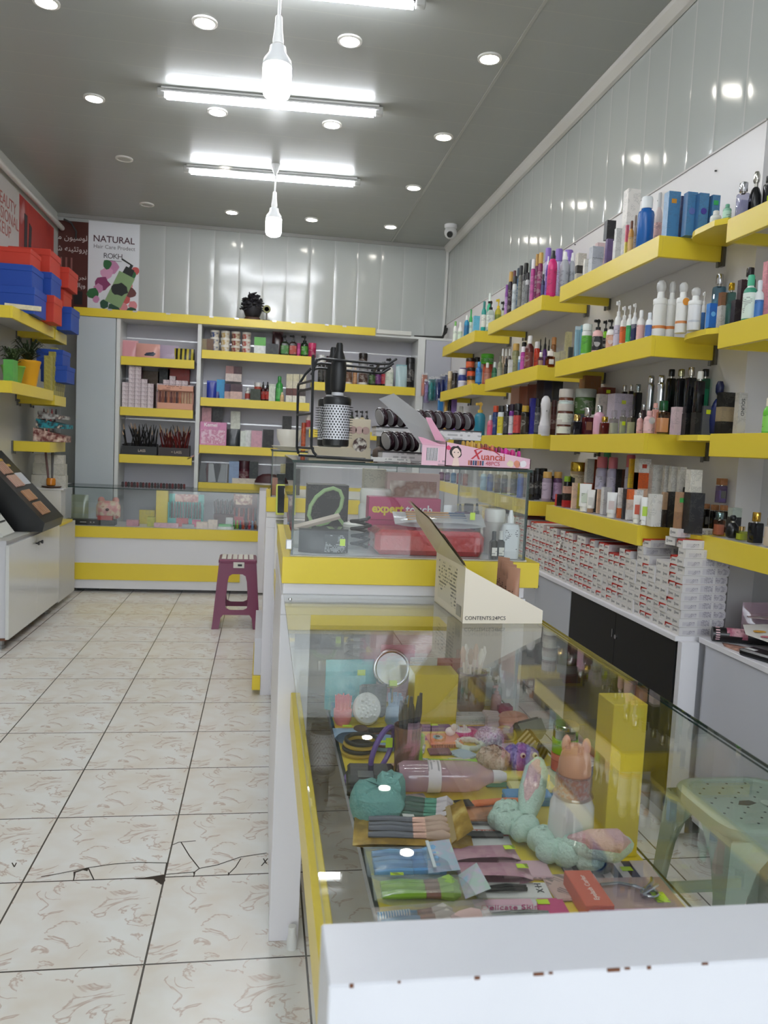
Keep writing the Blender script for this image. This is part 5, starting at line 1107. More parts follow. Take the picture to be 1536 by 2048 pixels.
part('body', G().rbox(-1.88, -1.475, 6.04, 6.53, .05, .62, .001), M('c4c4c2', .35), t)
part('top', G().rbox(-1.88, -1.47, 6.03, 6.42, .621, .64, .001), YEL, t)
t = thing('tester_stand', 'black slanted make-up tester stand on the white cabinet', 'display stand', (0, 0, 0))
part('body', G().prism([(-1.86, CT + .002), (-1.40, CT + .002), (-1.385, CT + .06), (-1.80, 1.17), (-1.86, 1.17)], 5.30, 5.78, axis=1), M('0e0f11', .35), t)
sd = Vector((.415, 0, -.445)).normalized()          # down the slope
def on_slope(u, v0, v1, w0, w1, mat, nm, lift=.002):
    """patch on the sloping face: u offset down slope (m) from the top edge, across in y"""
    nrm = Vector((.445, 0, .415)).normalized(); p = Vector((-1.80, 0, 1.17))
    a = p + sd * v0 + nrm * lift; b = p + sd * v1 + nrm * lift
    return part(nm, G().add([(a.x, w0, a.z), (a.x, w1, a.z), (b.x, w1, b.z), (b.x, w0, b.z)] + [tuple(Vector(q) - nrm * (lift - .0004)) for q in ((a.x, w0, a.z), (a.x, w1, a.z), (b.x, w1, b.z), (b.x, w0, b.z))], [(0, 3, 2, 1), (0, 1, 5, 4), (1, 2, 6, 5), (2, 3, 7, 6), (3, 0, 4, 7)]), mat, t)
for r, (v0, v1) in enumerate(((.10, .20), (.215, .31), (.345, .43), (.45, .55))):
    for k in range(5): on_slope(0, v0, v1, 5.40 + k * .036, 5.40 + k * .036 + .022, M(('c49a86', 'd0a898', 'c0906c', 'b88a68')[r], .3), 'tester', .012)
on_slope(0, .20, .30, 5.60, 5.74, M('c8ccd4', .4), 'card', .004)
for k in range(3): on_slope(0, .02 + k * .05, .04 + k * .05, 5.5 + k * .05, 5.57 + k * .05, M('c8a040', .3), 'gold_print')
t = thing('card_stand', 'small white slanted card with a white bottle at the frame edge', 'display stand', (-1.70, 5.08, CT), 0)
part('card', G().prism([(-.16, .002), (.16, .002), (.165, .012), (-.02, .26), (-.035, .26)], -.11, .11, axis=1), M('dadcd6', .4), t)
for k in range(3): part('printed_line', G().add([(.115 - .03 * k + .003, -.09, .082 + .04 * k), (.115 - .03 * k + .003, .09, .082 + .04 * k), (.112 - .03 * k, .09, .09 + .04 * k), (.112 - .03 * k, -.09, .09 + .04 * k)], [(0, 1, 2, 3)]), M('3a3c3a', .5), t)
part('bottle', G().lathe([(.9, 0), (1, .05), (.9, .7), (.5, .8), (.45, 1), (0, 1)], .018, h=.13, n=14, cx=.03, cy=-.05, cz=.185), M('e8e8e4', .3), t)

# ================================================================== POSTERS
t = thing('poster', 'white poster of a green pump bottle among flowers', 'poster', (-1.40, YB - .002, 2.83))
part('sheet', G().box(-.225, .218, -.003, 0, -.43, .39), M('e2e6ea', .35), t)
text('NATURAL', .08, t, (-.005, -.004, .235), '4a2a34', name='lettering', bold=.001)
text('Hair Care Prodect', .048, t, (.0, -.004, .168), '6a6a70')
text('ROKH', .066, t, (-.01, -.004, .09), '3a3a40', sp=.85)
part('rule', G().box(-.085, .065, -.0045, -.003, .048, .052), M('6a6a70', .5), t)
R2 = lambda pts, a: [(x * math.cos(a) - z * math.sin(a), x * math.sin(a) + z * math.cos(a)) for x, z in pts]
rnd = random.Random(5)
def blob(cx, cz, r, seed, k=10, sq=1.0): 
    q = random.Random(seed); return [(cx + r * (1 + q.uniform(-.18, .18)) * math.cos(2 * PI * i / k), cz + sq * r * (1 + q.uniform(-.18, .18)) * math.sin(2 * PI * i / k)) for i in range(k)]
fl_ = G(); cols_ = ('c88ab0', 'd8a0c0', '8a3a68', 'd88a90', 'c85a58', '2f6a3c', '24503a', '6a3a38')
for i, (cx, cz, r, ci) in enumerate(((-.02, .0, .06, 0), (-.06, -.06, .055, 1), (-.10, -.16, .065, 2), (-.13, -.20, .04, 0), (.10, -.28, .05, 4), (.13, -.16, .035, 3), (.15, -.22, .045, 7), (.08, -.36, .05, 3), (.19, -.02, .035, 4), (.17, -.33, .04, 3), (-.18, -.25, .05, 5), (-.06, .015, .04, 5), (.15, -.06, .045, 5), (.16, -.39, .045, 6), (-.08, -.34, .04, 6), (.0, -.38, .05, 6), (-.15, -.30, .03, 0))):
    fl_.prism(blob(cx, cz, r, i, 11)[::-1], -.0035 - .0002 * i, -.003, ci, axis=1)
part('printed_flowers', fl_, [M(c, .5) for c in cols_], t)
bt = G(); a = -.42
bt.prism([(x + .055, z - .20) for x, z in R2([(-.075, -.15), (.075, -.15), (.075, .15), (-.075, .15)], a)][::-1], -.0085, -.003, 0, axis=1)
bt.prism([(x + .055, z - .20) for x, z in blob(.0, .0, .072, 3, 14, .8)][::-1], -.009, -.003, 1, axis=1)
bt.prism([(x + .055, z - .20) for x, z in R2([(-.045, .15), (.045, .15), (.04, .215), (-.04, .215)], a)][::-1], -.009, -.003, 1, axis=1)
bt.prism([(x + .055, z - .20) for x, z in R2([(-.012, .215), (.012, .215), (.012, .25), (-.10, .262), (-.10, .247), (-.012, .24)], a)][::-1], -.009, -.003, 1, axis=1)
part('printed_bottle', bt, [M('8aa878', .5), M('1e2422', .5)], t)
t = thing('poster', 'dark brown poster with white Persian lettering in the corner', 'poster', (-1.745, YB - .002, 2.83))
part('sheet', G().box(-.14, .118, -.003, 0, -.43, .37), M('4a2018', .35), t)
text('\ufee3 \ufee5\ufeee\ufef4\ufeb3\ufeee\ufedf', .066, t, (-.015, -.004, .225), 'd8d0cc')
text('\ufeb7 \ufeea\ufee8\ufef4\ufe8c\ufe97\ufeed\ufeae\ufb58', .066, t, (-.02, -.004, .125), 'd8d0cc')
text('\ufeae\ufea0\ufee7', .05, t, (.075, -.004, -.12), 'd8d0cc'); text('\ufedf\ufe8e\ufb58\ufeed', .055, t, (.065, -.004, -.19), 'd8d0cc')
gs = G()
for k in range(3): gs.box(-.12 + k * .045, -.105 + k * .045, -.0045, -.003, -.1 - .02 * k, .05)
part('printed_streaks', gs, M('8a5a54', .5), t)
gs = G().box(.0, .075, -.0045, -.003, -.36, -.24)
part('printed_product', gs, M('141010', .5), t)
t = thing('poster', 'long white and red make-up poster high on the wall over the gift boxes', 'poster', (XL + .002, 6.0, 2.72))
part('sheet', G().box(0, .003, -1.1, .42, -.37, .37), M('c4c0bc', .35), t)
part('sheet', G().box(0, .003, .42, 1.40, -.37, .37), BLOTCH('b83428', 'a02a24', 3, 'd0a0a0', thr=.55), t, label='red half of the poster')
for k, (s_, z) in enumerate((('THE BEAUTY', .22), ('PROFESSIONAL', .12), ('MAKEUP', .02))): text(s_, .12, t, (.004, .0 + .0 * k, z), 'a8564c', '+x')
gs = G()
gs.prism([(.55, -.05), (.62, -.05), (.62, .26), (.55, .26)], .003, .006, 0, axis=0).prism([(.64, -.16), (.70, -.2), (.74, .2), (.68, .22)], .003, .006, 0, axis=0)
gs.prism([(.12, -.37), (.2, -.37), (.2, -.12), (.12, -.1)], .003, .006, 0, axis=0).prism(blob(.32, -.3, .07, 4), .003, .006, 0, axis=0)
gs.prism(blob(-.3, .0, .09, 8, 14), .003, .006, 1, axis=0).prism(blob(.9, -.12, .16, 9, 14), .003, .006, 2, axis=0)
part('product_print', gs, [M('2a2428', .5), M('4a4a90', .5), M('c8909a', .5)], t)

# ================================================================== ON AND IN THE MIDDLE GLASS BOX
ZT = 1.2775
# black wire rack with round brushes
t = thing('wire_rack', 'black wire rack holding round hair brushes on the glass box', 'rack', (0, 0, ZT))
x0, x1, y0, y1 = .125, .335, 2.05, 2.21
g = G(); w = .0035
def hoop(x, y, z0, z1, r=.02, out=.2):
    return [(x + out, y, z0), (x + r, y, z0), (x + .005, y, z0 + .006), (x, y, z0 + r), (x, y, z1 - r), (x + .005, y, z1 - .006), (x + r, y, z1), (x + out, y, z1)]
g.tube([(x0 + .01, y0, .012), (x0 + .002, y0, .02), (x0 - .004, y0, .035), (x0 - .008, y0, .27)], w).tube([(x0 - .03, y1, .012), (x0 - .035, y1, .03), (x0 - .038, y1, .20), (x0 - .02, y1, .232), (x0 - .004, y1, .25)], w)
g.tube([(x0 + .01, y0, .008), (x1 - .05, y0, .005)], w).tube([(x0 - .03, y1, .008), (x1 - .05, y1, .005)], w).tube([(x0 - .03, y1, .03), (x0 + .0, y0, .03)], w)
for z in (.12, .185, .205): g.tube([(x0 - .037, y1, z), (x0 - .006, y0, z)], w)
part('frame', g, M('17171a', .4), t)
g = G()
for k, (yy, z) in enumerate(((y0, .262), (y0 + .05, .255), (y0 + .1, .247))):
    g.tube([(x0 - .006, yy, z - .02), (x0 + .002, yy, z - .004), (x0 + .015, yy, z), (x1 - .04, yy, z - .004), (x1 - .02, yy, z - .002), (x1, yy, z + .012)], w)
g.tube([(x1 - .045, y0, .258), (x1 - .045, y1 - .05, .245)], w)
part('hook_arm', g, M('17171a', .4), t)
def round_brush(x, y, z0, s, label):
    t = thing('hair_brush', label, 'hair brush', (x, y, z0))
    R = .0375 * s
    part('barrel', G().lathe([(.9, .03), (1, .03), (1, .128), (.9, .128)], R, h=s, n=32), M('d8d8de', .35), t)
    hl = G(); br = G()
    for j in range(13):
        for i in range(26):
            a = 2 * PI * (i + .5 * (j % 2)) / 26; z = (.036 + j * .0072) * s; c_, s_ = math.cos(a), math.sin(a)
            hl.add([(R * 1.003 * (c_ * math.cos(d) - s_ * math.sin(d)), R * 1.003 * (s_ * math.cos(d) + c_ * math.sin(d)), z + e * s) for d, e in ((-.062, 0), (-.03, -.0024), (.03, -.0024), (.062, 0), (.03, .0024), (-.03, .0024))], [(0, 1, 2, 3, 4, 5)])
            if abs(c_) > .35 or s_ > 0:
                br.tube([(R * c_, R * s_, z), ((R + .009 * s) * c_, (R + .009 * s) * s_, z)], .0006 * s, 3)
    part('vent_holes', hl, M('1a1a1c', .6), t); part('bristles', br, M('1a1a1a', .5), t)
    part('end_ring', G().lathe([(0, .010), (.85, .010), (.98, .013), (1, .02), (1, .031), (.9, .031)], R, h=s, n=28), M('141414', .35), t)
    part('end_ring', G().lathe([(.95, .127), (1.03, .127), (1.05, .132), (1.05, .145), (.95, .15), (.6, .153)], R, h=s, n=28), M('1b1b1d', .35), t)
    part('ferrule', G().lathe([(.46, .152), (.46, .162), (.4, .163)], R, h=s, n=18), M('d4d4d8', .3), t)
    part('handle', G().lathe([(.44, .162), (.55, .17), (.60, .21), (.58, .24), (.42, .265), (.28, .28), (.26, .295), (.2, .301), (0, .302)], R, h=s, n=18), M('151517', .4), t)
round_brush(.186, 2.075, ZT + .028, .93, 'round black handled brush with white vented barrel, front of the rack')
round_brush(.178, 2.16, ZT + .026, .93, 'second round brush hanging behind the front one')
# cream display card behind the rack
t = thing('display_box', 'cream display box with photo stickers behind the brush rack', 'display box', (.225, 2.40, ZT))
part('card', G().rbox(-.09, .10, .0, .05, .001, .035, .001).box(.005, .10, .03, .034, .035, .125), M('d8cbb2', .45), t)
for k in range(4): part('picture', G().lathe([(0, 0), (1, 0), (1, 1), (0, 1)], .012, h=.001, n=14), M(('c8a8a0', 'b89890', 'd0b0a8', 'c0a098')[k], .4), t, (.025 + .02 * k, .0298, .09), rot=(PI / 2, 0, 0))
part('picture', G().lathe([(0, 0), (1, 0), (1, 1), (0, 1)], .022, h=.001, n=18), BLOTCH('e8e0d4', '4a2a24', 60), t, (.065, .0, .045), rot=(PI / 2, 0, 0))
solo('sponge', G().lathe([(0, 0), (.7, .02), (1, .35), (.9, .7), (.45, .92), (.12, 1), (.1, 1.1), (0, 1.12)], .02, h=.042, n=18), M('5a4a40', .6), 'small dark brown egg shaped sponge on the glass box', 'sponge', (.34, 2.33, ZT + .001))
solo('flat_box', G().rbox(-.055, .055, -.012, .012, 0, .012, .001), P('d4d0cc'), 'thin white box lying in front of the compact trays', 'box', (.345, 2.13, ZT + .001), -.12)
# two black trays of compacts
def compact_tray(x0, x1, y, z, n, lab, nm, hgt=.026):
    t = thing('display_tray', lab, 'display tray', ((x0 + x1) / 2, y, z))
    L = (x1 - x0) / 2
    part('tray', G().box(-L, L, -.05, .05, 0, hgt), P('e4e0e0', '3a3a40', 90, .4), t)
    part('rim', G().box(-L - .001, L + .001, -.051, .051, hgt, hgt + .004), M('1c1214', .3), t)
    for k in range(n):
        c = thing('powder_compact', f'dark plum compact with mirror lid, {nm[k]}', 'compact', (x0 + .022 + k * (2 * L - .03) / max(1, n - .2), y, z + hgt + .034), rot=(0, -.25, .36), group='plum compacts in the trays')
        part('case', G().lathe([(.95, -.007), (1, -.004), (1, .004), (.95, .007)], .030, .030, 1, 20), M('2a141e', .18), c, rot=(0, PI / 2, 0))
        part('mirror', G().lathe([(0, -.0085), (.82, -.0085), (.84, -.007)], .030, .030, 1, 20), M('a8a4a6', .2, .2), c, rot=(0, PI / 2, 0))
O = ('first', 'second', 'third', 'fourth', 'fifth', 'sixth', 'seventh', 'eighth', 'ninth', 'tenth')
compact_tray(.335, .665, 2.42, ZT + .075, 10, 'upper white edged tray of standing plum compacts', [o + ' in the upper tray' for o in O])
part('stand_frame', G().box(-.15, -.12, -.03, .04, -.074, -.0005).box(.10, .15, -.03, .04, -.074, -.0005), BLK, bpy.data.objects['display_tray'])
compact_tray(.335, .455, 2.27, ZT + .001, 4, 'lower tray of plum compacts behind the pink box', [o + ' in the lower tray' for o in O])
# pink display box with raised lid
t = thing('display_box', 'open pink display box with a cartoon girl and red lettering', 'display box', (.577, 2.06, ZT + .001), -.0)
PK = M('e2b4c4', .4); PK2 = M('d89cb2', .4)
g = G(); bw, bd = .115, .085
def wall(pts, y, th=.002): g.prism(pts[::-1], y, y + th, axis=1)
wall([(-bw, 0), (bw, 0), (bw, .027), (-bw + .0, .062)], -bd); wall([(-bw, 0), (bw, 0), (bw, .027), (-bw, .062)], bd - .002)
g.box(-bw, -bw + .002, -bd, bd, 0, .062); g.box(bw - .002, bw, -bd, bd, 0, .027); g.box(-bw, bw, -bd, bd, 0, .002)
part('tray', g, PK, t)
part('side_panel', G().box(-bw - .062, -bw - .0005, -bd + .0, -bd + .002, 0, .055), P('e4b8c8', '6a5a60', 110), t)
part('barcode', G().box(-bw - .05, -bw - .02, -bd - .0008, -bd - .0001, .012, .045), STRIPE('e8e0e4', '3a3a40', 300, 0), t)
fg = G().add([(-.294, -.075, .162), (-.236, -.075, .117), (-.183, -.075, .054), (-.07, .08, .068), (-.162, .08, .144), (-.231, .08, .189)], [(0, 1, 4, 5), (1, 2, 3, 4)])
fg.add([(x + .0015, y + .001, z - .0015) for x, y, z in fg.v[:6]], [(5, 4, 1, 0), (4, 3, 2, 1)])
part('lid', fg, M('a4a4a6', .5), t, label='raised grey inside of the lid')
fg = G().add([(-.188, -.078, .072), (-.175, -.079, .07), (-.115, -.086, .05), (-.177, -.086, .052)], [(0, 3, 2, 1)]).add([(-.155, .0, .125), (-.14, .0, .125), (-.10, -.02, .062), (-.13, -.02, .066)], [(0, 3, 2, 1)])
part('lid_edge', fg, PK2, t)
text('X', .032, t, (-.035, -bd - .0008, .031), 'c02a3a', shear=.3, bold=.0006); text('uancai', .026, t, (.012, -bd - .0008, .0275), 'c0442a', bold=.0003)
text('48PCS', .0145, t, (.012, -bd - .0008, .0105), 'c03a4a')
g = G()
for k in range(7): g.lathe([(0, 0), (1, 0), (1, 1), (0, 1)], .0021, h=.012, n=6, cx=-.052 + .0062 * k, cy=-bd - .0012, cz=.005, mi=k % 4)
part('printed_bottles', g, [M(c, .5) for c in ('c87a5a', '8a3a4a', '3a6a8a', '2a2a5a')], t)
g = G().tube([(-.04 + .07 * q / 8, -bd - .0008, .043 + .012 * math.sin(PI * q / 8) - .009 * q / 8) for q in range(9)], .0011, 5)
part('printed_swoosh', g, M('c02a3a', .5), t)
g = G().prism(blob(-.088, .037, .016, 3, 16)[::-1], -bd - .0008, -bd - .0002, 0, axis=1).prism(blob(-.087, .034, .011, 6, 14, 1.1)[::-1], -bd - .0012, -bd - .0002, 1, axis=1).prism(blob(-.108, .047, .006, 2, 8)[::-1], -bd - .0012, -bd - .0002, 2, axis=1).prism([(-.097, .001), (-.077, .001), (-.081, .022), (-.093, .022)][::-1], -bd - .001, -bd - .0002, 1, axis=1)
for ex in (-.092, -.082): g.prism(blob(ex, .036, .0016, 1, 8)[::-1], -bd - .0016, -bd - .0002, 0, axis=1)
part('printed_girl', g, [M('2a1c1e', .5), M('ecd0c4', .5), M('d8386a', .5)], t)
g = G()
for k, c in enumerate((.06, .078, .094)): g.prism(blob(c, .013, .009, k + 3, 10)[::-1], -bd - .0008, -bd - .0002, k, axis=1)
part('printed_faces', g, [M('e8d8b8', .5), M('d88a70', .5), M('e8e0e4', .5)], t)
rnd = random.Random(3)
for r in range(3):
    for k in range(8):
        x = -.04 + k * .0185; col = ('c8a040', 'c8a040', '7a3a20', 'c87a50', '6a2a30', 'd83aa0', 'c8307a', 'c02a8a')[k]
        b_ = thing('lip_gloss', f'tiny bottle with {"gold" if k < 2 else "brown" if k < 5 else "magenta"} cap in the pink display box', 'lip gloss', (.577 + x, 2.06 - .06 + r * .045, ZT + .0035), group=f'lip glosses with {"gold" if k < 2 else "brown" if k < 5 else "magenta"} caps')
        h_ = .066 - k * .003
        part('body', G().lathe([(1, 0), (1, .6), (.5, .65)], .006, h=h_, n=8), M(col, .3), b_); part('cap', G().lathe([(.8, .65), (.9, .8), (.7, .97), (0, 1)], .006, h=h_, n=8), M(col, .2), b_)
# cup and saucer on the farther box
solo('saucer', G().lathe([(.45, 0), (.5, .003), (.9, .014), (1, .02), (1, .023), (.86, .017), (0, .010)], .088, h=1, n=32), M('dcd8d0', .2), 'wide white saucer under the cup', 'saucer', (.125, 4.14, 1.278))
t = thing('cup', 'plain white cup on a saucer on the farther glass box', 'cup', (.125, 4.14, 1.2885))
part('bowl', G().lathe([(.55, 0), (.62, .004), (.7, .02), (.92, .045), (1, .075), (1.0, .098), (.95, .098), (.93, .075), (.8, .04), (0, .012)], .064, h=1, n=32), M('e0dcd4', .2), t)
# ------------------------------------------------------------------ inside
ZD = 1.0365
t = thing('wrapped_bag', 'folded red bag in clear wrap in the glass box', 'bag', (.445, 2.085, ZD))
part('body', G().rbox(-.148, .148, -.07, .07, 0, .066, .014), M('c03238', .3, bump=40), t)
part('wrap', G().rbox(-.151, .151, -.073, .073, 0, .068, .015), GLS('ffffff', .05, .12, .97), t)
t = thing('brush_set', 'white sleeve of wooden nail art brushes on the red bag', 'brush set', (.475, 2.07, ZD + .0685))
part('sleeve', pouch_geo(.25, .02, .06), GLS('f4f4f4', .05, .1, .45, 'e0e2e4'), t, (0, -.03, .012), rot=(-PI / 2 + .5, 0, 0))
for k in range(4):
    part('handle', G().tube([(-.09, -.02 + .012 * k, .024 + .006 * k), (.03, -.02 + .012 * k, .024 + .006 * k)], .0028, 8), M('b88a5a', .4), t); part('ferrule', G().tube([(.03, -.02 + .012 * k, .024 + .006 * k), (.075, -.02 + .012 * k, .024 + .006 * k)], .0024, 8), M('4a5a78', .3), t)
plate('price_sticker', t, .085, -.034, .04, .014, .02, LIME)
t = thing('carton', 'magenta carton with yellow and white lettering behind the red bag', 'box', (.405, 2.235, ZD))
part('box', G().rbox(-.105, .105, -.03, .03, .075, .14, .001).box(-.105, .105, -.03, .03, 0, .0745), M('b8386c', .35), t)
text('expert', .034, t, (-.05, -.0312, .107), 'e8d040', bold=.0012); text('touch', .034, t, (.042, -.0312, .107), 'eceaf0', bold=.0006)
t = thing('carton', 'pale carton with a hand photo at the back of the glass box', 'box', (.47, 2.45, ZD))
part('box', G().rbox(-.085, .085, -.02, .02, .0, .205, .001), M('c8a8a4', .4), t)
plate('photo', t, 0, -.0201, .12, .15, .12, BLOTCH('e8dcd4', '8a5a48', 14, 'c89a88'))
def tub(x, y, r, h, z, lab, c='e4e4e2'):
    t = thing('plastic_tub', lab, 'tub', (x, y, z))
    part('body', G().lathe([(.95, 0), (1, .03), (1, .66), (.9, .72)], r, h=h, n=24), M(c, .35), t); part('lid', G().lathe([(.92, .72), (.94, .74), (.94, .96), (.88, 1), (0, 1)], r, h=h, n=24), M('eceae6', .3), t)
tub(.335, 2.32, .05, .155, ZD + .002, 'large white plastic tub with white lid in the glass box')
tub(.275, 2.24, .045, .06, ZD, 'small flat white tub in front of the large tub')
tub(.645, 2.11, .031, .125, ZD, 'clear jar with white lid near the side glass', 'b8b4ae')
t = thing('flat_bottle', 'flat white bottle with printed text and nozzle cap', 'bottle', (.662, 2.02, ZD))
part('body', G().lathe([(.93, 0), (1, .03), (1, .60), (.8, .70), (.35, .73)], .026, .016, .13, 20, sq=3.5), M('d4d6da', .25), t); part('cap', G().lathe([(.4, .73), (.42, .86), (.3, .89), (.2, 1), (0, 1)], .022, .016, .13, 14), M('e8e8ea', .3), t)
plate('label', t, 0, -.016, .05, .034, .06, P('d6d8dc', '30343c', 200, .8))
for k, (x, c, lab) in enumerate(((.612, '3a3834', 'tiny dark glass bottle with white label beside the red bag'), (.634, '201e1e', 'tiny black bottle with white cap beside the flat bottle'))):
    t = thing('nail_bottle', lab, 'bottle', (x, 2.0 + .008 * k, ZD)); part('body', G().lathe([(1, 0), (1, .6), (.5, .68)], .011, h=.075, n=14), M(c, .15), t); part('cap', G().lathe([(.5, .68), (.5, .98), (0, 1)], .011, h=.075, n=12), M('d8d8d6' if k else '2a2a2a', .3), t); plate('label', t, 0, -.0112, .02, .014, .022, P('d8d4cc'))
t = thing('glove_pack', 'black gloves in a clear pack with lime tag in the box corner', 'pack', (.162, 2.04, ZD))
part('bag', pouch_geo(.13, .035, .062, 5), M('0c0d0f', .4), t); part('card', G().box(.0, .058, -.021, -.0195, .004, .05), P('16181c', 'b8bcc0', 260, .8), t); plate('price_sticker', t, .048, -.0213, .03, .014, .018, LIME)
t = thing('dark_pouch', 'crumpled black cord bundle beside the red bag', 'cord', (.262, 2.07, ZD)); part('cord', G().tube([(.02 * math.cos(q * 1.1) * (1 + .3 * math.sin(q * 2.3)), .02 * math.sin(q * 1.1), .012 + .0035 * q) for q in range(24)], .005, 6), M('17171c', .4), t)
solo('nail_file', G().rbox(-.07, .07, -.011, .011, 0, .01, .001), M('c8b8ac', .5), 'pinkish nail file leaning in the clear tray', 'nail file', (.15, 2.18, ZD + .06), .1, rot=(.3, -.28, .1))
solo('plastic_tray', G().rbox(-.11, .10, -.05, .05, 0, .05, .004), GLS('e8ecea', .07, .05, .6, 'b0b4b4'), 'long clear plastic tray across the box', 'tray', (.19, 2.17, ZD), .12)
t = thing('hair_band', 'pale green plastic loop band standing in the glass box', 'hair band', (.215, 2.30, ZD)); part('band', G().tube([(.045 * math.cos(q / 12 * PI * 2) - .03 + .02 * math.sin(q / 6 * PI), .0, .10 + .055 * math.sin(q / 12 * PI * 2)) for q in range(12)], .006, 8, closed=True).tube([(.0, 0, .08), (.04, .01, .03), (.09, .0, .01)], .005, 8), M('a8c890', .35), t)
t = thing('scrunchie_pack', 'purple satin scrunchies in a clear pack', 'pack', (.575, 2.20, ZD)); part('scrunchie', G().lathe([(.4, 0), (.8, .1), (.6, .25), (1, .4), (.7, .6), (.95, .8), (.5, 1), (0, 1)], .042, .02, .085, 14).bump(.004, 3), M('5a1a5a', .25), t, (0, 0, .02)); part('pack', pouch_geo(.115, .055, .125, 4), GLS('f0f0f4', .06, .08, .85, 'd0d0d4'), t)
item('carton', 'carton', 'box', 'stack of small cream cartons at the back of the glass box', .36, 2.55, ZD, .07, .07, .21, 'c8c4b4')
item('carton', 'carton', 'box', 'dark nail lamp box at the back of the glass box', .205, 2.52, ZD, .13, .1, .155, '24262c')
for k in range(3): item(('dropper', 'tall', 'dropper')[k], 'serum_bottle', 'bottle', ('black dropper bottle behind the scrunchie pack', 'black tube behind the clear jar', 'second black dropper bottle by the side glass')[k], .60 + .035 * k, 2.33 + .03 * k, ZD, .03, .03, .12, '1c1a1c,141414,3a3838')
# in the farther glass box
for k, (x, z0, w, h, c, lab) in enumerate(((.06, 1.041, .03, .09, 'b87a6a', 'coral bottle in the farther glass box'), (.10, 1.041, .06, .11, '1e2226', 'black device box in the farther glass box'), (.17, 1.041, .05, .14, '3a3e40', 'grey carton in the farther glass box'), (.115, 1.152, .05, .05, 'c8b888', 'small gold trimmed box on the black device box'))):
    item('carton', 'carton', 'box', lab, x, 4.15 + .04 * k, z0, w, .05, h, c)

# ================================================================== CREAM DISPLAY BOX ON THE NEAR GLASS TOP
t = thing('display_box', 'cream cardboard display box with raised lid holding tan tubes', 'display box', (.448, 1.662, .9375), .045)
CRM = M('efe4d2', .42); g = G()
w_, d_ = .188, .245
g.prism([(0, 0), (w_, 0), (w_, .03), (0, .125)][::-1], 0, .0025, axis=1); g.prism([(0, 0), (w_, 0), (w_, .03), (0, .125)][::-1], d_ - .0025, d_, axis=1)
g.box(0, .0025, .0025, d_ - .0025, 0, .125); g.box(w_ - .0025, w_, .0025, d_ - .0025, 0, .03); g.box(0, w_, .0025, d_ - .0025, 0, .0025)
part('tray', g, CRM, t)
part('printed_side', G().box(-.0006, -.0001, .06, d_ - .03, .02, .115), P('e6dcc8', '4a443c', 120, .8), t)
part('barcode', G().box(-.0012, -.0007, .015, .05, .01, .035), STRIPE('e8e0d0', '3a3a3a', 260, 1), t)
text('CONTENTS:24PCS', .0118, t, (.052, -.0006, .012), '2a2826')
fg = G().add([(0, .0, .125), (0, d_, .125), (-.055, d_, .20), (-.075, d_ * .8, .235), (-.11, d_ * .5, .262), (-.075, d_ * .2, .225), (-.055, 0, .19)], [(0, 1, 2, 3, 4, 5, 6)])
fg.add([(x + .003, y, z + .002) for x, y, z in fg.v[:7]], [(6, 5, 4, 3, 2, 1, 0)])
part('lid', fg, M('d8ccb4', .45), t)
part('lid_inside', G().add([(.006, .02, .13), (.006, d_ - .02, .13), (-.045, d_ - .03, .20), (-.045, .03, .195)], [(0, 1, 2, 3)]), BLOTCH('c8a890', '2a221c', 9), t)
part('insert', G().add([(.004, .004, .104), (w_ - .004, .004, .026), (w_ - .004, d_ - .004, .026), (.004, d_ - .004, .104)], [(0, 1, 2, 3)]), M('1c1815', .5), t)
rw = ('front row', 'second row', 'third row', 'back row')
for r in range(4):
    for k in range(1):
        x, y = .128 + .012 * r - k * .04, .04 + r * .055
        c, s = math.cos(.045), math.sin(.045)
        b_ = thing('cosmetic_tube', f'tan cosmetic tube in the {rw[r]} of the cream display box', 'tube', (.448 + x * c - y * s, 1.662 + x * s + y * c, .9375 + .0035), -.9, group='tan cosmetic tubes in the cream box')
        part('body', squeeze(.034, .118 - .0 * k, .2), M('b88a72', .35), b_)
        part('cap', G().lathe([(.8, 0), (.85, .02), (.85, .2), (.8, .2)], .015, .012, .118, 14), M('a87a64', .35), b_)
        plate('label', b_, 0, -.0125, .066, .018, .05, P('b88a72', '3a2a24', 220, .8))

# ================================================================== ACCESSORIES IN THE NEAR GLASS COUNTER
DK = .6605
def flat_pack(x, y, w, d, rz, name, lab, cat, body, h=.008, clear=False, extras=(), z=DK):
    t = thing(name, lab, cat, (x, y, z), rz)
    part('bag' if clear else 'card', G().rbox(-w / 2, w / 2, -d / 2, d / 2, 0, h, .002), body, t)
    for nm, g, mt, lo in extras: part(nm, g, mt, t, lo)
    return t
def sleeve_bag(t, w, d, h, col, al, seed, nm='bag'):
    part(nm, pouch_geo(w, h, d, seed), GLS(col, .07, .12, al, col), t, (0, -d / 2, h / 2 + .001), rot=(-PI / 2, 0, 0))
def tagl(t, x, y, z, w=.018, h=.012): plate('price_sticker', t, x, y, z, w, h, P('c8e81e', '5a6a10', 400, .7), '+z')
def brushes(t, n, x0, x1, y0, dy, z, hc, fc, bc, r=.0045, tip=.03):
    for k in range(n):
        y = y0 + dy * k; zz = z + .002 * (k % 2)
        part('handle', G().tube([(x0, y, zz), (x0 + (x1 - x0) * .5, y + .003, zz), (x1, y + .002, zz)], [r * .7, r, r * .8], 8), M(hc, .35), t)
        part('ferrule', G().tube([(x1, y + .002, zz), (x1 + .022, y + .003, zz)], [r * .85, r], 8), M(fc, .25, .6), t)
        part('bristle', G().tube([(x1 + .022, y + .003, zz), (x1 + .022 + tip * .6, y + .003, zz + .001), (x1 + .022 + tip, y + .003, zz)], [r, r * 1.7, r * .6], 8), M(bc, .7), t)
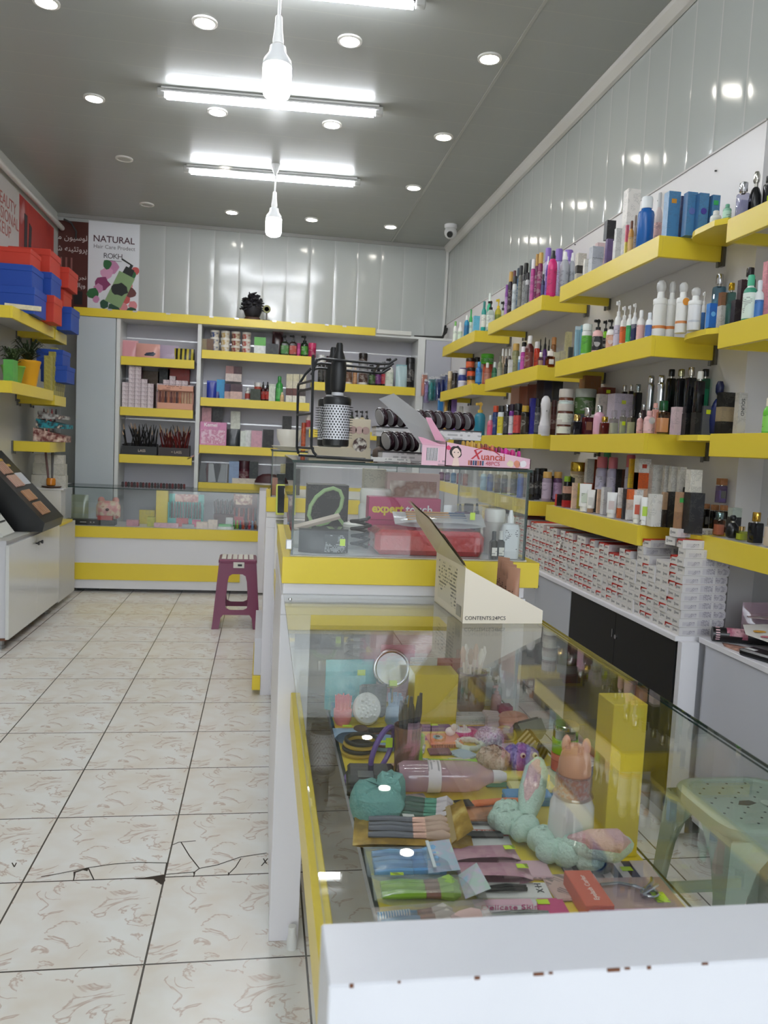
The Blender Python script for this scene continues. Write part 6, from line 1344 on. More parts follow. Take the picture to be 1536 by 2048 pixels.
# front row
t = flat_pack(.552, 1.04, .155, .095, -.04, 'eyelash_curler_pack', 'clear pink packet with a metal eyelash curler and coral card end', 'pack', GLS('f0dfe0', .06, .08, .5, 'd8b8b8'), .014)
part('card_end', G().rbox(-.078, -.036, -.046, .0475, .0002, .026, .001), M('d0604c', .4), t); text('Eyelash Curler', .011, t, (-.056, .0, .0262), 'f0e0dc', '+z', rot=(0, 0, PI / 2))
part('curler', G().tube([(-.03, .02, .018), (.0, .022, .019), (.02, .012, .02), (.03, .0, .02)], .0025, 8).tube([(.03, .0, .02), (.05, .018, .021), (.055, .03, .021)], .003, 8).tube([(.02, -.012, .02), (.055, .01, .022)], .0028, 8).tube([(.012 * math.cos(q) + .035, .012 * math.sin(q) - .006, .02) for q in [k * PI / 6 for k in range(12)]], .002, 6, closed=True), M('m:b8b8bc'), t)
tagl(t, .05, -.01, .0146, .02, .026)
t = flat_pack(.545, .975, .14, .045, -.03, 'pink_packet', 'small pink printed packet by the chipped white end panel', 'pack', BLOTCH('d8b0b8', 'c89ab8', 60, 'e0c4c8'), .02)
tagl(t, .045, .005, .0202)
t = flat_pack(.567, 1.128, .15, .052, -.06, 'hair_tie_card', 'dark purple card with white stripes beside the yellow pillar', 'card', STRIPE('3a2038', 'd8ccd4', 34, 0), .003)
part('hair_tie', G().tube([(-.02 + .02 * math.cos(q * PI / 8), .014 * math.sin(q * PI / 8), .008) for q in range(16)], .005, 8, closed=True), M('14161e', .5), t); tagl(t, .03, .0, .0034); part('panel', G().box(.045, .074, -.025, .025, .003, .0036), P('d8c8cc'), t)
t = flat_pack(.39, 1.022, .135, .075, -.05, 'tweezer_card', 'pink and white card lettered in script with tweezers', 'card', M('d8d4d6', .35), .003)
part('pink_print', G().prism([(.0675, -.036), (.0675, .036), (.03, .036), (.022, .01), (.04, -.016), (.06, -.036)], .0031, .0037), M('c8407c', .35), t); part('pink_strip', G().box(-.067, .02, .02, .036, .0031, .0036), M('e0b4c4', .4), t)
text('Delicate Skin', .0165, t, (-.018, .0135, .0042), 'b83a78', '+z', shear=.25)
part('tweezers', G().tube([(-.06, -.006, .006), (.0, -.002, .008), (.035, -.002, .006)], .0022, 6).tube([(-.06, -.006, .006), (.0, -.010, .008), (.035, -.006, .006)], .0022, 6), M('m:c4c4c8'), t); tagl(t, .036, .026, .0042); part('logo', G().lathe([(0, 0), (1, 0), (1, 1), (0, 1)], .007, .007, .0006, 14, .028, -.012, .004), M('e8e4e6', .4), t)
t = flat_pack(.392, 1.083, .115, .042, -.08, 'tweezer_card', 'white card with black tweezers and two dark letters', 'card', M('dcdad8', .35), .003)
part('tweezers', G().tube([(-.055, -.004, .006), (-.01, .001, .009), (.022, .003, .006)], .003, 6).tube([(-.055, -.006, .006), (-.01, -.009, .009), (.022, -.003, .006)], .003, 6), M('1a1b1e', .35), t); text('X·H', .015, t, (.043, .004, .0036), '3a3c40', '+z', rot=(0, 0, PI / 2))
t = thing('brush_set', 'rose gold and blue braided brushes at the front of the case', 'brush set', (.255, 1.012, DK), .06)
brushes(t, 3, -.075, -.02, -.018, .016, .008, '3a8ab8', 'a8786a', 'd8d0c8', .0055); part('grip', G().tube([(-.076, .014, .008), (-.03, .016, .008)], .0066, 10), STRIPE('2f90c8', 'e4ecf0', 260, 0), t); part('grip', G().tube([(-.076, -.018, .008), (-.022, -.016, .008)], .0068, 10), STRIPE('b8705a', 'e0c8bc', 260, 0), t)
part('big_bristle', G().lathe([(.4, 0), (.8, .3), (1, .7), (.8, .95), (0, 1)], .014, h=.045, n=14), M('e0bcb8', .7), t, (.02, -.016, .014), rot=(0, PI / 2, 0))
sleeve_bag(t, .165, .062, .022, 'f0e8e8', .82, 3)
t = thing('brush_set', 'lime green brushes in a shiny holographic bag', 'brush set', (.262, 1.082, DK), -.06)
brushes(t, 3, -.07, -.005, -.014, .014, .009, '9ad02a', 'b08078', 'a8d060', .007); sleeve_bag(t, .165, .066, .024, 'ecf2ee', .8, 5); part('foil_flap', G().add([(.05, -.03, .012), (.086, -.034, .03), (.078, .03, .034), (.05, .03, .014)], [(0, 1, 2, 3)]), BLOTCH('b8d0c8', 'd0c0d8', 40, 'a8c8e0', r=.2), t); tagl(t, -.045, .02, .022, .02, .007)
t = thing('brush_set', 'light blue brushes in a clear zip bag', 'brush set', (.250, 1.155, DK), -.05)
brushes(t, 4, -.06, .0, -.026, .017, .009, '7ab0e0', '6aa4dc', '88bce8', .0075); sleeve_bag(t, .145, .085, .026, 'dce8f2', .84, 7); part('foil_flap', G().add([(.02, -.044, .018), (.07, -.042, .022), (.068, .044, .026), (.03, .046, .02)], [(0, 1, 2, 3)]), BLOTCH('b0c8d8', 'c8c0d8', 50, 'c0dcd0', r=.18), t); part('zip', G().box(.028, .033, -.04, .04, .024, .026), M('e4eaf0', .3), t)
t = thing('brush_set', 'grey handled brushes in a gold foil zip bag', 'brush set', (.272, 1.262, DK), -.15)
part('foil_back', pouch_geo(.20, .012, .12, 2), BLOTCH('8a6a1e', 'b8923a', 25, 'd8b860', r=.22), t, (0, -.06, .008), rot=(-PI / 2, 0, 0)); brushes(t, 4, -.075, .0, -.036, .017, .016, '5a5c68', 'b08a7a', 'c8aa98', .0065, .045)
part('foil_flap', G().add([(.055, -.062, .012), (.098, -.050, .040), (.090, .052, .044), (.055, .056, .02)], [(0, 1, 2, 3)]), BLOTCH('8a6a1e', 'b8923a', 25, 'e0c478', r=.2), t); part('zip', G().add([(.062, -.06, .02), (.07, -.058, .026), (.068, .054, .032), (.06, .055, .026)], [(0, 1, 2, 3)]), M('b09868', .35), t)
for k, (x, y, lab) in enumerate(((.375, 1.125, 'pink sachet with a lime tag edge, nearer of two'), (.372, 1.178, 'pink sachet with a lime tag, beside the gold bag'))):
    t = thing('sachet', lab, 'sachet', (x, y, DK), -.1 + .1 * k); part('body', pouch_geo(.115, .016, .05, 4 + k), BLOTCH('c89aa8', 'b8849a', 30, 'd8b0bc', r=.25), t, (0, -.025, .009), rot=(-PI / 2, 0, 0)); tagl(t, .045, .0, .018)
t = flat_pack(.397, 1.252, .085, .085, -.12, 'tool_card', 'white card with red band holding a black trimmer tool', 'card', M('d4d4d4', .35), .003)
part('red_band', G().box(-.042, .042, -.005, .015, .003, .0036), M('c04a3a', .4), t); text('BRIER', .016, t, (0, .005, .004), 'e8e4e2', '+z'); part('tool', G().tube([(-.035, -.012, .008), (.03, -.01, .008)], .006, 8), M('18181a', .35), t); part('tool_guard', G().tube([(-.035, .03, .007), (.03, .032, .007)], .003, 6), M('3a3a3e', .3), t)
# mint bunny-ear head band
t = thing('head_band', 'fluffy mint green head band with pink lined bunny ears', 'head band', (.47, 1.20, DK))
g = G(); rnd = random.Random(9)
path = [(-.025, .10), (-.035, .075), (-.03, .05), (-.012, .03), (.0, .0), (.012, -.03), (.03, -.055), (.055, -.065), (.07, -.05), (.062, -.028), (.03, -.01)]
for i, (x, y) in enumerate(path):
    for q in range(3): g.ball(x + rnd.uniform(-.012, .012), y + rnd.uniform(-.012, .012), .024 + rnd.uniform(-.004, .006), .020, .020, .020, 10)
part('band', g.bump(.0016, 2), M('c8e4d6', .9, bump=220), t)
def ear(pts, rr, nm, mt): return part(nm, G().tube(pts, rr, 12).bump(.0008, 4), mt, t)
ear([(.0, .05, .03), (.022, .09, .055), (.04, .12, .085), (.05, .135, .10)], [.014, .024, .022, .008], 'ear', M('c8e4d6', .9, bump=220)); ear([(.0, .055, .042), (.02, .088, .067), (.036, .113, .092), (.043, .123, .103)], [.006, .016, .014, .004], 'ear_lining', M('e4bcc0', .9, bump=220))
ear([(.03, -.05, .040), (.055, -.078, .048), (.095, -.088, .050), (.125, -.075, .046)], [.010, .022, .026, .012], 'ear', M('c8e4d6', .9, bump=220)); ear([(.032, -.058, .050), (.055, -.088, .062), (.095, -.098, .064), (.120, -.084, .054)], [.004, .016, .019, .006], 'ear_lining', M('e4bcc0', .9, bump=220))
# baby bottle
t = thing('baby_bottle', 'white bottle with a peach cat eared cap by the yellow pillar', 'bottle', (.522, 1.182, DK))
part('body', G().lathe([(.85, 0), (1, .03), (1.02, .25), (.98, .46), (.82, .53)], .0365, h=.19, n=28), M('dcdad8', .22), t)
part('clear_neck', G().lathe([(.78, .52), (.92, .55), (.80, .6), (.84, .68), (.8, .74)], .0365, h=.19, n=28), GLS('e8d8d4', .08, .02, .75, 'd0a8a4'), t)
part('beads', G().lathe([(0, .55), (.72, .55), (.74, .72), (0, .72)], .0365, h=.19, n=20), BLOTCH('b8605a', 'd8d0d4', 160, '5a5a90'), t)
part('cap', G().lathe([(.70, .73), (.74, .745), (.72, .84), (.6, .93), (.35, .985), (0, 1)], .0365, h=.19, n=28), M('dca080', .3), t)
for s_ in (-1, 1): part('cap_ear', G().ball(s_ * .014, -.008 * s_, .186, .008, .005, .016, 10), M('dca080', .3), t)
# stack of tubs behind pillar
for k, (z, h, c, l, lab) in enumerate(((0, .034, '9ab8b4', 'a8c4c0', 'pale aqua clear tub, lowest of the stack behind the yellow pillar'), (.035, .034, 'd8584a', 'e87060', 'coral red tub in the stack behind the yellow pillar'), (.070, .030, '8ac82a', '9ad83a', 'lime green tub in the stack behind the yellow pillar'), (.101, .028, '5a5a2a', 'm:b8b4a0', 'gold box with mirror lid on top of the tub stack'))):
    item('jar', 'hair_tub', 'tub', lab, .612, 1.44, DK + z, .05, .05, h, f'{c},{l}')
# middle rows
t = thing('spray_bottle', 'pink clear bottle lying on its side in wrap', 'bottle', (.375, 1.425, DK + .031), -.06, rot=(0, PI / 2, -.06))
part('body', G().lathe([(.8, -.10), (.98, -.09), (1, .03), (.9, .055), (.5, .075), (.4, .085)], .030, h=1, n=24), GLS('f4d4e2', .07, .03, .6, 'ecc0d2'), t); part('neck', G().lathe([(.42, .085), (.42, .10), (.25, .112), (0, .112)], .03, h=1, n=16), M('e4dce0', .3), t); part('label', G().lathe([(1.01, -.045), (1.01, -.02)], .03, h=1, n=24), P('e8dce0'), t)
t = thing('mirror_case', 'black hinged make-up case with a clear lid', 'case', (.226, 1.447, DK), -.08)
part('base', G().rbox(-.048, .048, -.05, .05, 0, .020, .006), M('141416', .25), t); part('lid', G().rbox(-.046, .046, -.048, .048, .0205, .032, .005), GLS('8a8c90', .09, .02, .6, '2a2c30'), t); plate('sticker', t, -.012, -.01, .0325, .03, .03, P('5a5c60'), '+z')
t = thing('face_towel', 'folded teal fabric mitt beside dark green brushes', 'towel', (.222, 1.352, DK + .004))
part('cloth', G().lathe([(0, 0), (1, .02), (1.05, .4), (.9, .8), (.6, 1), (0, 1.02)], .045, .055, .042, 18, sq=3).bump(.004, 8), M('7ab0aa', .9, bump=160), t); part('cuff', G().lathe([(0, 0), (1, .05), (1, .8), (.7, 1), (0, 1)], .026, .03, .055, 14).bump(.003, 5), M('84b8b2', .9, bump=160), t, (.03, .02, 0)); plate('price_sticker', t, .05, -.05, .012, .02, .014, M('dcdcd8', .4), '+z')
t = thing('brush_set', 'dark green handled brushes with white tips', 'brush set', (.287, 1.335, DK), -.25)
brushes(t, 4, -.035, .02, -.03, .019, .012, '1c4a38', '2a5a48', 'd8ccd0', .0075, .03)
t = thing('nail_file', 'orange nail file in a clear sleeve with a black tag', 'nail file', (.45, 1.348, DK + .012), .12); part('file', G().rbox(-.05, .055, -.009, .009, 0, .006, .002), M('e0753a', .5), t); part('tag', G().rbox(-.085, -.052, -.012, .014, .004, .006, .001), M('1c1a1a', .4), t); part('print', G().box(-.03, .03, -.004, .004, .006, .0064), P('e0753a', '6a2a18', 300, .8), t)
t = thing('sachet', 'tan paper packet under the orange nail file', 'sachet', (.42, 1.33, DK), .1); part('body', G().rbox(-.06, .06, -.03, .03, 0, .01, .003), BLOTCH('c88a60', '8a5a40', 18, 'd8c0a8'), t)
for k, (x, y, c1, c2, lab) in enumerate(((.50, 1.455, 'd8cc60', '4a9a6a', 'yellow and green striped sponge block, back one'), (.535, 1.405, 'd8d08a', '5a8ab8', 'cream sponge block with blue edge'), (.515, 1.372, '4a8ac0', '3a7ab0', 'small bright blue sponge stick'))):
    t = thing('sponge', lab, 'sponge', (x, y, DK), -.05); part('top', G().rbox(-.045, .045, -.018, .018, .011, .02, .002), M(c1, .8), t); part('bottom', G().rbox(-.045, .045, -.018, .018, 0, .0105, .002), M(c2, .8), t)
t = thing('brush_cup', 'clear cup of make-up brushes with black handles', 'brush cup', (.302, 1.49, DK))
part('cup', G().lathe([(.82, 0), (.84, .002), (1, .11), (.96, .11), (.8, .004), (0, .004)], .028, h=1, n=24), GLS('d0a890', .08, .03, .55, 'a87860'), t)
rnd = random.Random(4)
for k in range(9):
    a = k * 2.4; r = .007 + .002 * k
    b_ = thing('makeup_brush', f'make-up brush standing in the clear cup, handle {("black", "dark grey", "navy")[k % 3]}', 'brush', (.302, 1.49, DK + .006), group='make-up brushes in the clear cup')
    part('handle', G().tube([(r * .5 * math.cos(a), r * .5 * math.sin(a), .0), (r * .9 * math.cos(a), r * .9 * math.sin(a), .09)], .003, 8), M('c8a088', .4), b_); part('head', G().tube([(r * .9 * math.cos(a), r * .9 * math.sin(a), .09), (r * 1.05 * math.cos(a), r * 1.05 * math.sin(a), .125), (r * 1.15 * math.cos(a), r * 1.15 * math.sin(a), .142 + .012 * (k % 3))], [.004, .006, .003], 8), M(('18181a', '3a3a40', '1c2438')[k % 3], .5), b_)
t = thing('hand_mirror', 'folding purple hand mirror standing open', 'mirror', (.232, 1.50, DK))
part('frame', G().tube([(.022 * math.cos(q * PI / 10) * 1.0 + .022 + .012 * math.sin(q * PI / 10), .02 * math.cos(q * PI / 10), .056 + .046 * math.sin(q * PI / 10)) for q in range(20)], .0055, 8, closed=True), M('6a4a98', .25), t); part('base', G().lathe([(.8, 0), (1, .002), (1, .008), (.8, .011), (0, .011)], .045, .04, 1, 24), M('6a4a98', .25), t, (-.01, -.02, 0)); part('glass', G().lathe([(0, .0115), (.75, .0115), (.75, .0112)], .045, .04, 1, 24), M('m:d0d4d8'), t, (-.01, -.02, 0)); plate('price_sticker', t, .035, .0, .07, .014, .02, LIME)
t = thing('hair_roller', 'lime green hair roller with a knob end', 'roller', (.40, 1.505, DK + .0165), 0, rot=(0, PI / 2, -.08)); part('barrel', G().lathe([(.75, -.05), (.9, -.048), (.85, .03), (1, .05), (.8, .052), (.7, .05)], .0165, h=1, n=20), M('9ccc34', .35), t); part('knob', G().lathe([(1, 0), (1, .02), (.7, .024), (.6, .05), (.9, .06), (.9, .075), (0, .08)], .014, h=1, n=18), M('9ccc34', .35), t, (.012, .005, -.07), rot=(0, -PI / 2, 0))
solo('compact', G().lathe([(.9, 0), (1, .004), (1, .012), (.85, .018), (0, .02)], .021, h=1, n=24), M('5a1a20', .15), 'glossy dark red round compact beside the lime roller', 'compact', (.372, 1.492, DK))
for k, (x, y, c, r, lab) in enumerate(((.495, 1.53, 'c8a48c', .034, 'fluffy beige scrunchie beside the purple one'), (.557, 1.535, '8a78c0', .036, 'fluffy purple scrunchie with googly eyes'))):
    t = thing('scrunchie', lab, 'scrunchie', (x, y, DK))
    g = G(); rnd = random.Random(k + 30)
    for q in range(16): a = q * PI / 8; g.ball(.6 * r * math.cos(a), .6 * r * math.sin(a) * 1.2, r * .62 + rnd.uniform(-.004, .004), r * .42, r * .42, r * .55, 10)
    part('fur', g.bump(.0025, k), BLOTCH(c, ('d8bca8', 'b0a0dc')[k], 60, ('b89078', '7a6ab8')[k], r=.95, bump=1), t)
    if k:
        for ex in (-.012, .014):
            part('eye', G().ball(ex, -.044, .040 + .003, .006, .004, .006, 10), M('e4dcc8', .3), t); part('pupil', G().ball(ex, -.0475, .043, .003, .002, .003, 8), M('14141a', .3), t)
# back rows
for k in range(4): solo('hair_band', G().tube([(.034 * math.cos(q * PI / 8), .034 * math.sin(q * PI / 8), .005) for q in range(16)], .0042, 8, closed=True), M('1c1a16' if k % 2 else 'b8982a', .5), ('yellow elastic band at the bottom of the pile by the glass edge', 'black elastic band second in the pile by the glass edge', 'yellow elastic band third in the pile by the glass edge', 'black elastic band on top of the pile by the glass edge')[k], 'hair band', (.222 + .002 * k, 1.62, DK + .0086 * k))
solo('comb', G().box(-.055, .055, -.006, .006, 0, .006).box(-.055, -.0, -.02, -.006, 0, .004), M('c8a090', .4), 'thin rose metal comb lying under the purple mirror', 'comb', (.247, 1.545, DK))
t = thing('wood_brush', 'small brown wooden brush head by the black elastic bands', 'brush', (.235, 1.69, DK)); part('head', G().lathe([(.8, 0), (1, .3), (.9, 1), (0, 1)], .018, .022, .03, 16), M('4a2818', .5), t); part('handle', G().tube([(.0, 0, .02), (.07, .02, .02), (.12, .03, .018)], .006, 8), M('241814', .5), t)
t = thing('ribbon_pack', 'pale blue satin pieces with a lime tag near the glass edge', 'pack', (.21, 1.70, DK)); part('fabric', pouch_geo(.07, .03, .06, 3), M('98b4d0', .5), t, (0, -.03, .015), rot=(-PI / 2, 0, 0)); tagl(t, -.005, -.0, .031, .02, .012)
t = thing('hair_comb', 'round blue comb disc with a dark rim under the pillar block', 'comb', (.285, 1.66, DK)); part('disc', G().lathe([(.9, 0), (1, .3), (1, 1), (.8, 1.1), (0, 1.1)], .04, h=.012, n=24), M('88a8cc', .4), t); part('rim', G().tube([(.04 * math.cos(q * PI / 10), .04 * math.sin(q * PI / 10), .014) for q in range(20)], .003, 6, closed=True), M('6a3a1e', .4), t); tagl(t, -.005, -.01, .0135, .016, .012)
t = thing('comb', 'orange owl faced comb with a white duck charm', 'comb', (.425, 1.675, DK)); part('body', G().rbox(-.038, .038, -.03, .03, 0, .012, .005), M('dc8a4a', .4), t)
part('eye', G().lathe([(0, 0), (1, 0), (1, 1), (0, 1)], .011, h=.002, n=16), M('8ab0b8', .4), t, (-.016, .0, .012)); part('pupil', G().lathe([(0, 0), (1, 0), (1, 1), (0, 1)], .005, h=.003, n=12), M('2a2a2a', .4), t, (-.016, .0, .012)); part('charm', G().ball(.015, .01, .022, .012, .010, .010, 12).ball(.022, .004, .034, .008, .008, .008, 10), M('e8e0d0', .5), t)
part('teeth', G().box(-.036, .036, -.034, -.0301, .001, .008), STRIPE('dc8a4a', '6a3a1c', 260, 0), t)
t = thing('pocket_mirror', 'magenta pocket mirror with a white bunny face', 'mirror', (.485, 1.725, DK)); part('case', G().lathe([(.9, 0), (1, .3), (1, .8), (.9, 1), (0, 1)], .032, .028, .01, 22), M('c02878', .35), t); part('bunny', G().lathe([(0, 0), (1, 0), (.9, 1), (0, 1)], .02, .014, .004, 16), M('e8e4e2', .4), t, (-.006, -.006, .010)); part('bunny_ear', G().ball(.004, .016, .012, .005, .014, .003, 8).ball(-.014, .014, .012, .005, .014, .003, 8), M('e8e4e2', .4), t)
t = thing('hair_band', 'white coiled elastic hair band behind the beige scrunchie', 'hair band', (.475, 1.645, DK)); part('coil', G().tube([(.026 * math.cos(q * PI / 12) * (1 + .12 * (q % 2)), .026 * math.sin(q * PI / 12) * (1 + .12 * (q % 2)), .008) for q in range(24)], .006, 8, closed=True), M('d8dccc', .4), t)
t = thing('hair_clip', 'lilac glitter beaded hair clip', 'hair clip', (.527, 1.668, DK)); part('beads', G().lathe([(0, 0), (1, 0), (1, .5), (.7, 1), (0, 1)], .034, .032, .032, 20).bump(.002, 6), BLOTCH('a89ab0', 'd8d0e0', 130, '8a6a98', r=.2), t)
for k, (x, y, c, r, lab) in enumerate(((.575, 1.70, 'b8a860', .022, 'olive rimmed clear round compact'), (.515, 1.585, '7a2a34', .022, 'plum red round compact by the beige scrunchie'))):
    t = thing('compact', lab, 'compact', (x, y, DK), rot=(.5, 0, 0)); part('rim', G().tube([(r * math.cos(q * PI / 10), r * math.sin(q * PI / 10), .012) for q in range(20)], .0035, 8, closed=True), M(c, .25), t); part('lid', G().lathe([(0, .012), (.95, .012), (.95, .01)], r, h=1, n=20), GLS(c, .1, .02, .7) if k == 0 else M('5a2a34', .15), t)
t = thing('sponge', 'peach ring shaped bath sponge near the back glass', 'sponge', (.612, 1.755, DK)); part('ring', G().tube([(.022 * math.cos(q * PI / 9), .022 * math.sin(q * PI / 9), .02) for q in range(18)], .017, 12, closed=True), M('e8a890', .7), t)
for k in range(4): tag(obj('puff_sponge', G().rbox(-.02, .02, -.005, .005, 0, .03, .003).mesh(M('dcc8c4', .7)), None, (.568, 1.80 - .014 * k, DK), -.3), 'pale pink flat puff in the row beside the peach ring', 'sponge', 'pale pink flat puffs')
for k, (x, y, c1, c2, lab) in enumerate(((.625, 1.69, '8a8a78', '5a5a50', 'olive grey claw clip near the back glass'), (.605, 1.60, 'c8b8a0', '6a4a2c', 'brown and white striped claw clip near the back glass'))):
    t = thing('claw_clip', lab, 'hair clip', (x, y, DK), .5 + k)
    for s_ in (-1, 1): part('jaw', G().add([(-.04, s_ * .004, .045), (.04, s_ * .004, .045), (.036, s_ * .026, .02), (.03, s_ * .018, 0), (-.03, s_ * .018, 0), (-.036, s_ * .026, .02)], [(0, 1, 2, 5), (2, 3, 4, 5)]), STRIPE(c1, c2, 50, 0) if k else M(c1, .35), t)
    part('hinge', G().tube([(-.03, 0, .043), (.03, 0, .043)], .005, 8), M(c2, .35), t)
item('carton', 'carton', 'box', 'small magenta box near the back glass', .617, 1.845, DK, .036, .03, .028, 'a82a58')
item('carton', 'carton', 'box', 'white printed box strip lying behind the owl comb', .525, 1.80, DK, .10, .03, .022, 'd8d4d0')
t = thing('comb', 'violet comb with a lime tag in front of the yellow block', 'comb', (.42, 1.76, DK)); part('spine', G().rbox(-.04, .04, -.004, .012, 0, .008, .002), M('4a2a68', .35), t); tagl(t, .0, .004, .0085); part('teeth', G().box(-.04, .04, -.016, -.0041, 0, .005), STRIPE('4a2a68', '1c1424', 220, 0), t)
t = thing('scalp_brush', 'pink silicone scalp brush cut by the glass edge', 'brush', (.205, 1.80, DK)); part('cup', G().lathe([(.7, 0), (.95, .01), (1, .035), (.9, .036), (0, .034)], .022, h=1, n=20), M('e0808c', .4), t)
g = G(); [g.tube([(.017 * math.cos(q * .7) * (q % 5 + 1) / 5, .017 * math.sin(q * .7) * (q % 5 + 1) / 5, .034), (.019 * math.cos(q * .7) * (q % 5 + 1) / 5, .019 * math.sin(q * .7) * (q % 5 + 1) / 5, .068)], .0016, 5) for q in range(40)]; part('bristles', g, M('f08a98', .4), t)
t = thing('scalp_brush', 'white round dimpled shower brush standing on edge', 'brush', (.262, 1.80, DK + .036), rot=(1.15, 0, .1)); part('disc', G().lathe([(.9, -.01), (1, -.004), (1, .006), (.9, .01), (0, .01)], .034, .038, 1, 24), M('d4d4d0', .4), t)
g = G(); [g.ball(.024 * math.cos(q * 2.4) * math.sqrt(q / 22), .027 * math.sin(q * 2.4) * math.sqrt(q / 22), .011, .0038, .0038, .004, 8) for q in range(22)]; part('nubs', g, M('e4e4e0', .4), t)
t = thing('scalp_brush', 'pale blue scalp brush in front of the round mirror', 'brush', (.335, 1.79, DK)); part('base', G().lathe([(.8, 0), (1, .01), (.9, .04), (.5, .052), (0, .052)], .03, h=1, n=20), M('90a8c0', .4), t)
g = G(); [g.tube([(.02 * math.cos(q * .8) * (q % 4 + 1) / 4, .02 * math.sin(q * .8) * (q % 4 + 1) / 4, .04), (.024 * math.cos(q * .8) * (q % 4 + 1) / 4, .024 * math.sin(q * .8) * (q % 4 + 1) / 4, .074)], .0016, 5) for q in range(36)]; part('bristles', g, M('a0b8d0', .4), t)
t = thing('round_mirror', 'round chrome make-up mirror with a lime tag', 'mirror', (.335, 1.90, DK + .105), rot=(PI / 2 - .25, 0, .1)); part('rim', G().tube([(.044 * math.cos(q * PI / 16), .044 * math.sin(q * PI / 16), 0) for q in range(32)], .005, 10, closed=True), CHR, t); part('glass', G().lathe([(0, .002), (.95, .002), (.95, -.002), (0, -.002)], .043, h=1, n=32), M('m:d8dcdf'), t)
part('stand', G().tube([(0, -.045, 0), (0, -.10, -.008), (.02, -.103, .0)], .004, 8), CHR, t); plate('price_sticker', t, .002, -.036, .006, .02, .014, LIME, '+z')
t = thing('brush_jar', 'amber woven glass jar with white and rose brushes', 'jar', (.542, 1.89, DK)); part('jar', G().lathe([(.85, 0), (.95, .01), (1, .05), (.95, .1), (.9, .1), (.9, .02), (0, .015)], .038, h=1, n=14, sm=False), GLS('b8862a', .1, .05, .6, 'a87820'), t); part('rim', G().tube([(.036 * math.cos(q * PI / 10), .036 * math.sin(q * PI / 10), .1) for q in range(20)], .003, 6, closed=True), M('5a2a50', .4), t)
for k in range(6):
    a = k * 1.05; b_ = thing('makeup_brush', f'brush standing in the amber jar, {("white", "rose", "white", "rose", "brown", "white")[k]} headed', 'brush', (.542, 1.89, DK + .016), group='brushes in the amber jar')
    part('handle', G().tube([(.012 * math.cos(a), .012 * math.sin(a), 0), (.024 * math.cos(a), .024 * math.sin(a), .11)], .003, 8), M('d8c8c0', .3), b_); part('head', G().tube([(.024 * math.cos(a), .024 * math.sin(a), .11), (.027 * math.cos(a), .027 * math.sin(a), .135), (.028 * math.cos(a), .028 * math.sin(a), .15)], [.004, .008, .003], 8), M(('e4e0dc', 'c89a88', 'e4e0dc', 'c89a88', '8a5a40', 'e4e0dc')[k], .8), b_)
t = thing('cosmetic_bag', 'turquoise satin pouch with a lime tag at the far end', 'bag', (.235, 1.91, DK), .05); part('body', pouch_geo(.13, .07, .125, 6), BLOTCH('4aa8b0', '6cc0c4', 14, r=.3), t); plate('price_sticker', t, .02, -.03, .10, .02, .014, LIME)
t = thing('cosmetic_bag', 'dark grey pouch beside the turquoise one', 'bag', (.285, 1.86, DK), .1); part('body', pouch_geo(.07, .05, .075, 8), M('4a5458', .4), t); part('zip', G().box(-.03, .03, -.003, .003, .072, .077), M('8a8a8c', .3, .5), t)
item('carton', 'carton', 'box', 'low light blue box with white lettering in front of the turquoise pouch', .222, 1.855, DK, .08, .02, .03, '5aa0c4')
item('pouch', 'foil_pouch', 'pouch', 'red printed packet at the far end of the case', .47, 1.945, DK, .12, .03, .12, 'a8303a,c05a60')
for k in range(3): item('carton', 'carton', 'box', ('pink card standing behind the round mirror', 'pale pink card beside the red packet', 'white paper card behind the yellow block')[k], (.36, .545, .42)[k], (1.96, 1.955, 1.915)[k], DK, (.09, .06, .07)[k], .004, (.15, .14, .13)[k], ('d8a8b4', 'd8b8bc', 'dcdcd8')[k])
for k in range(3): item('pump', 'pump_bottle', 'bottle', ('small white pump bottle by the back glass, first', 'small clear pump bottle by the back glass, middle', 'small rose carton like bottle by the back glass')[k], .60 + .012 * (k % 2), 1.93 - .035 * k, DK, .026, .026, .10 - .012 * k, ('e0e0de,e8e8e6,c8c8c8', 'b8c0c0,e0e0de,a8b0b0', 'c89a98,d8b0b0,b88888')[k])

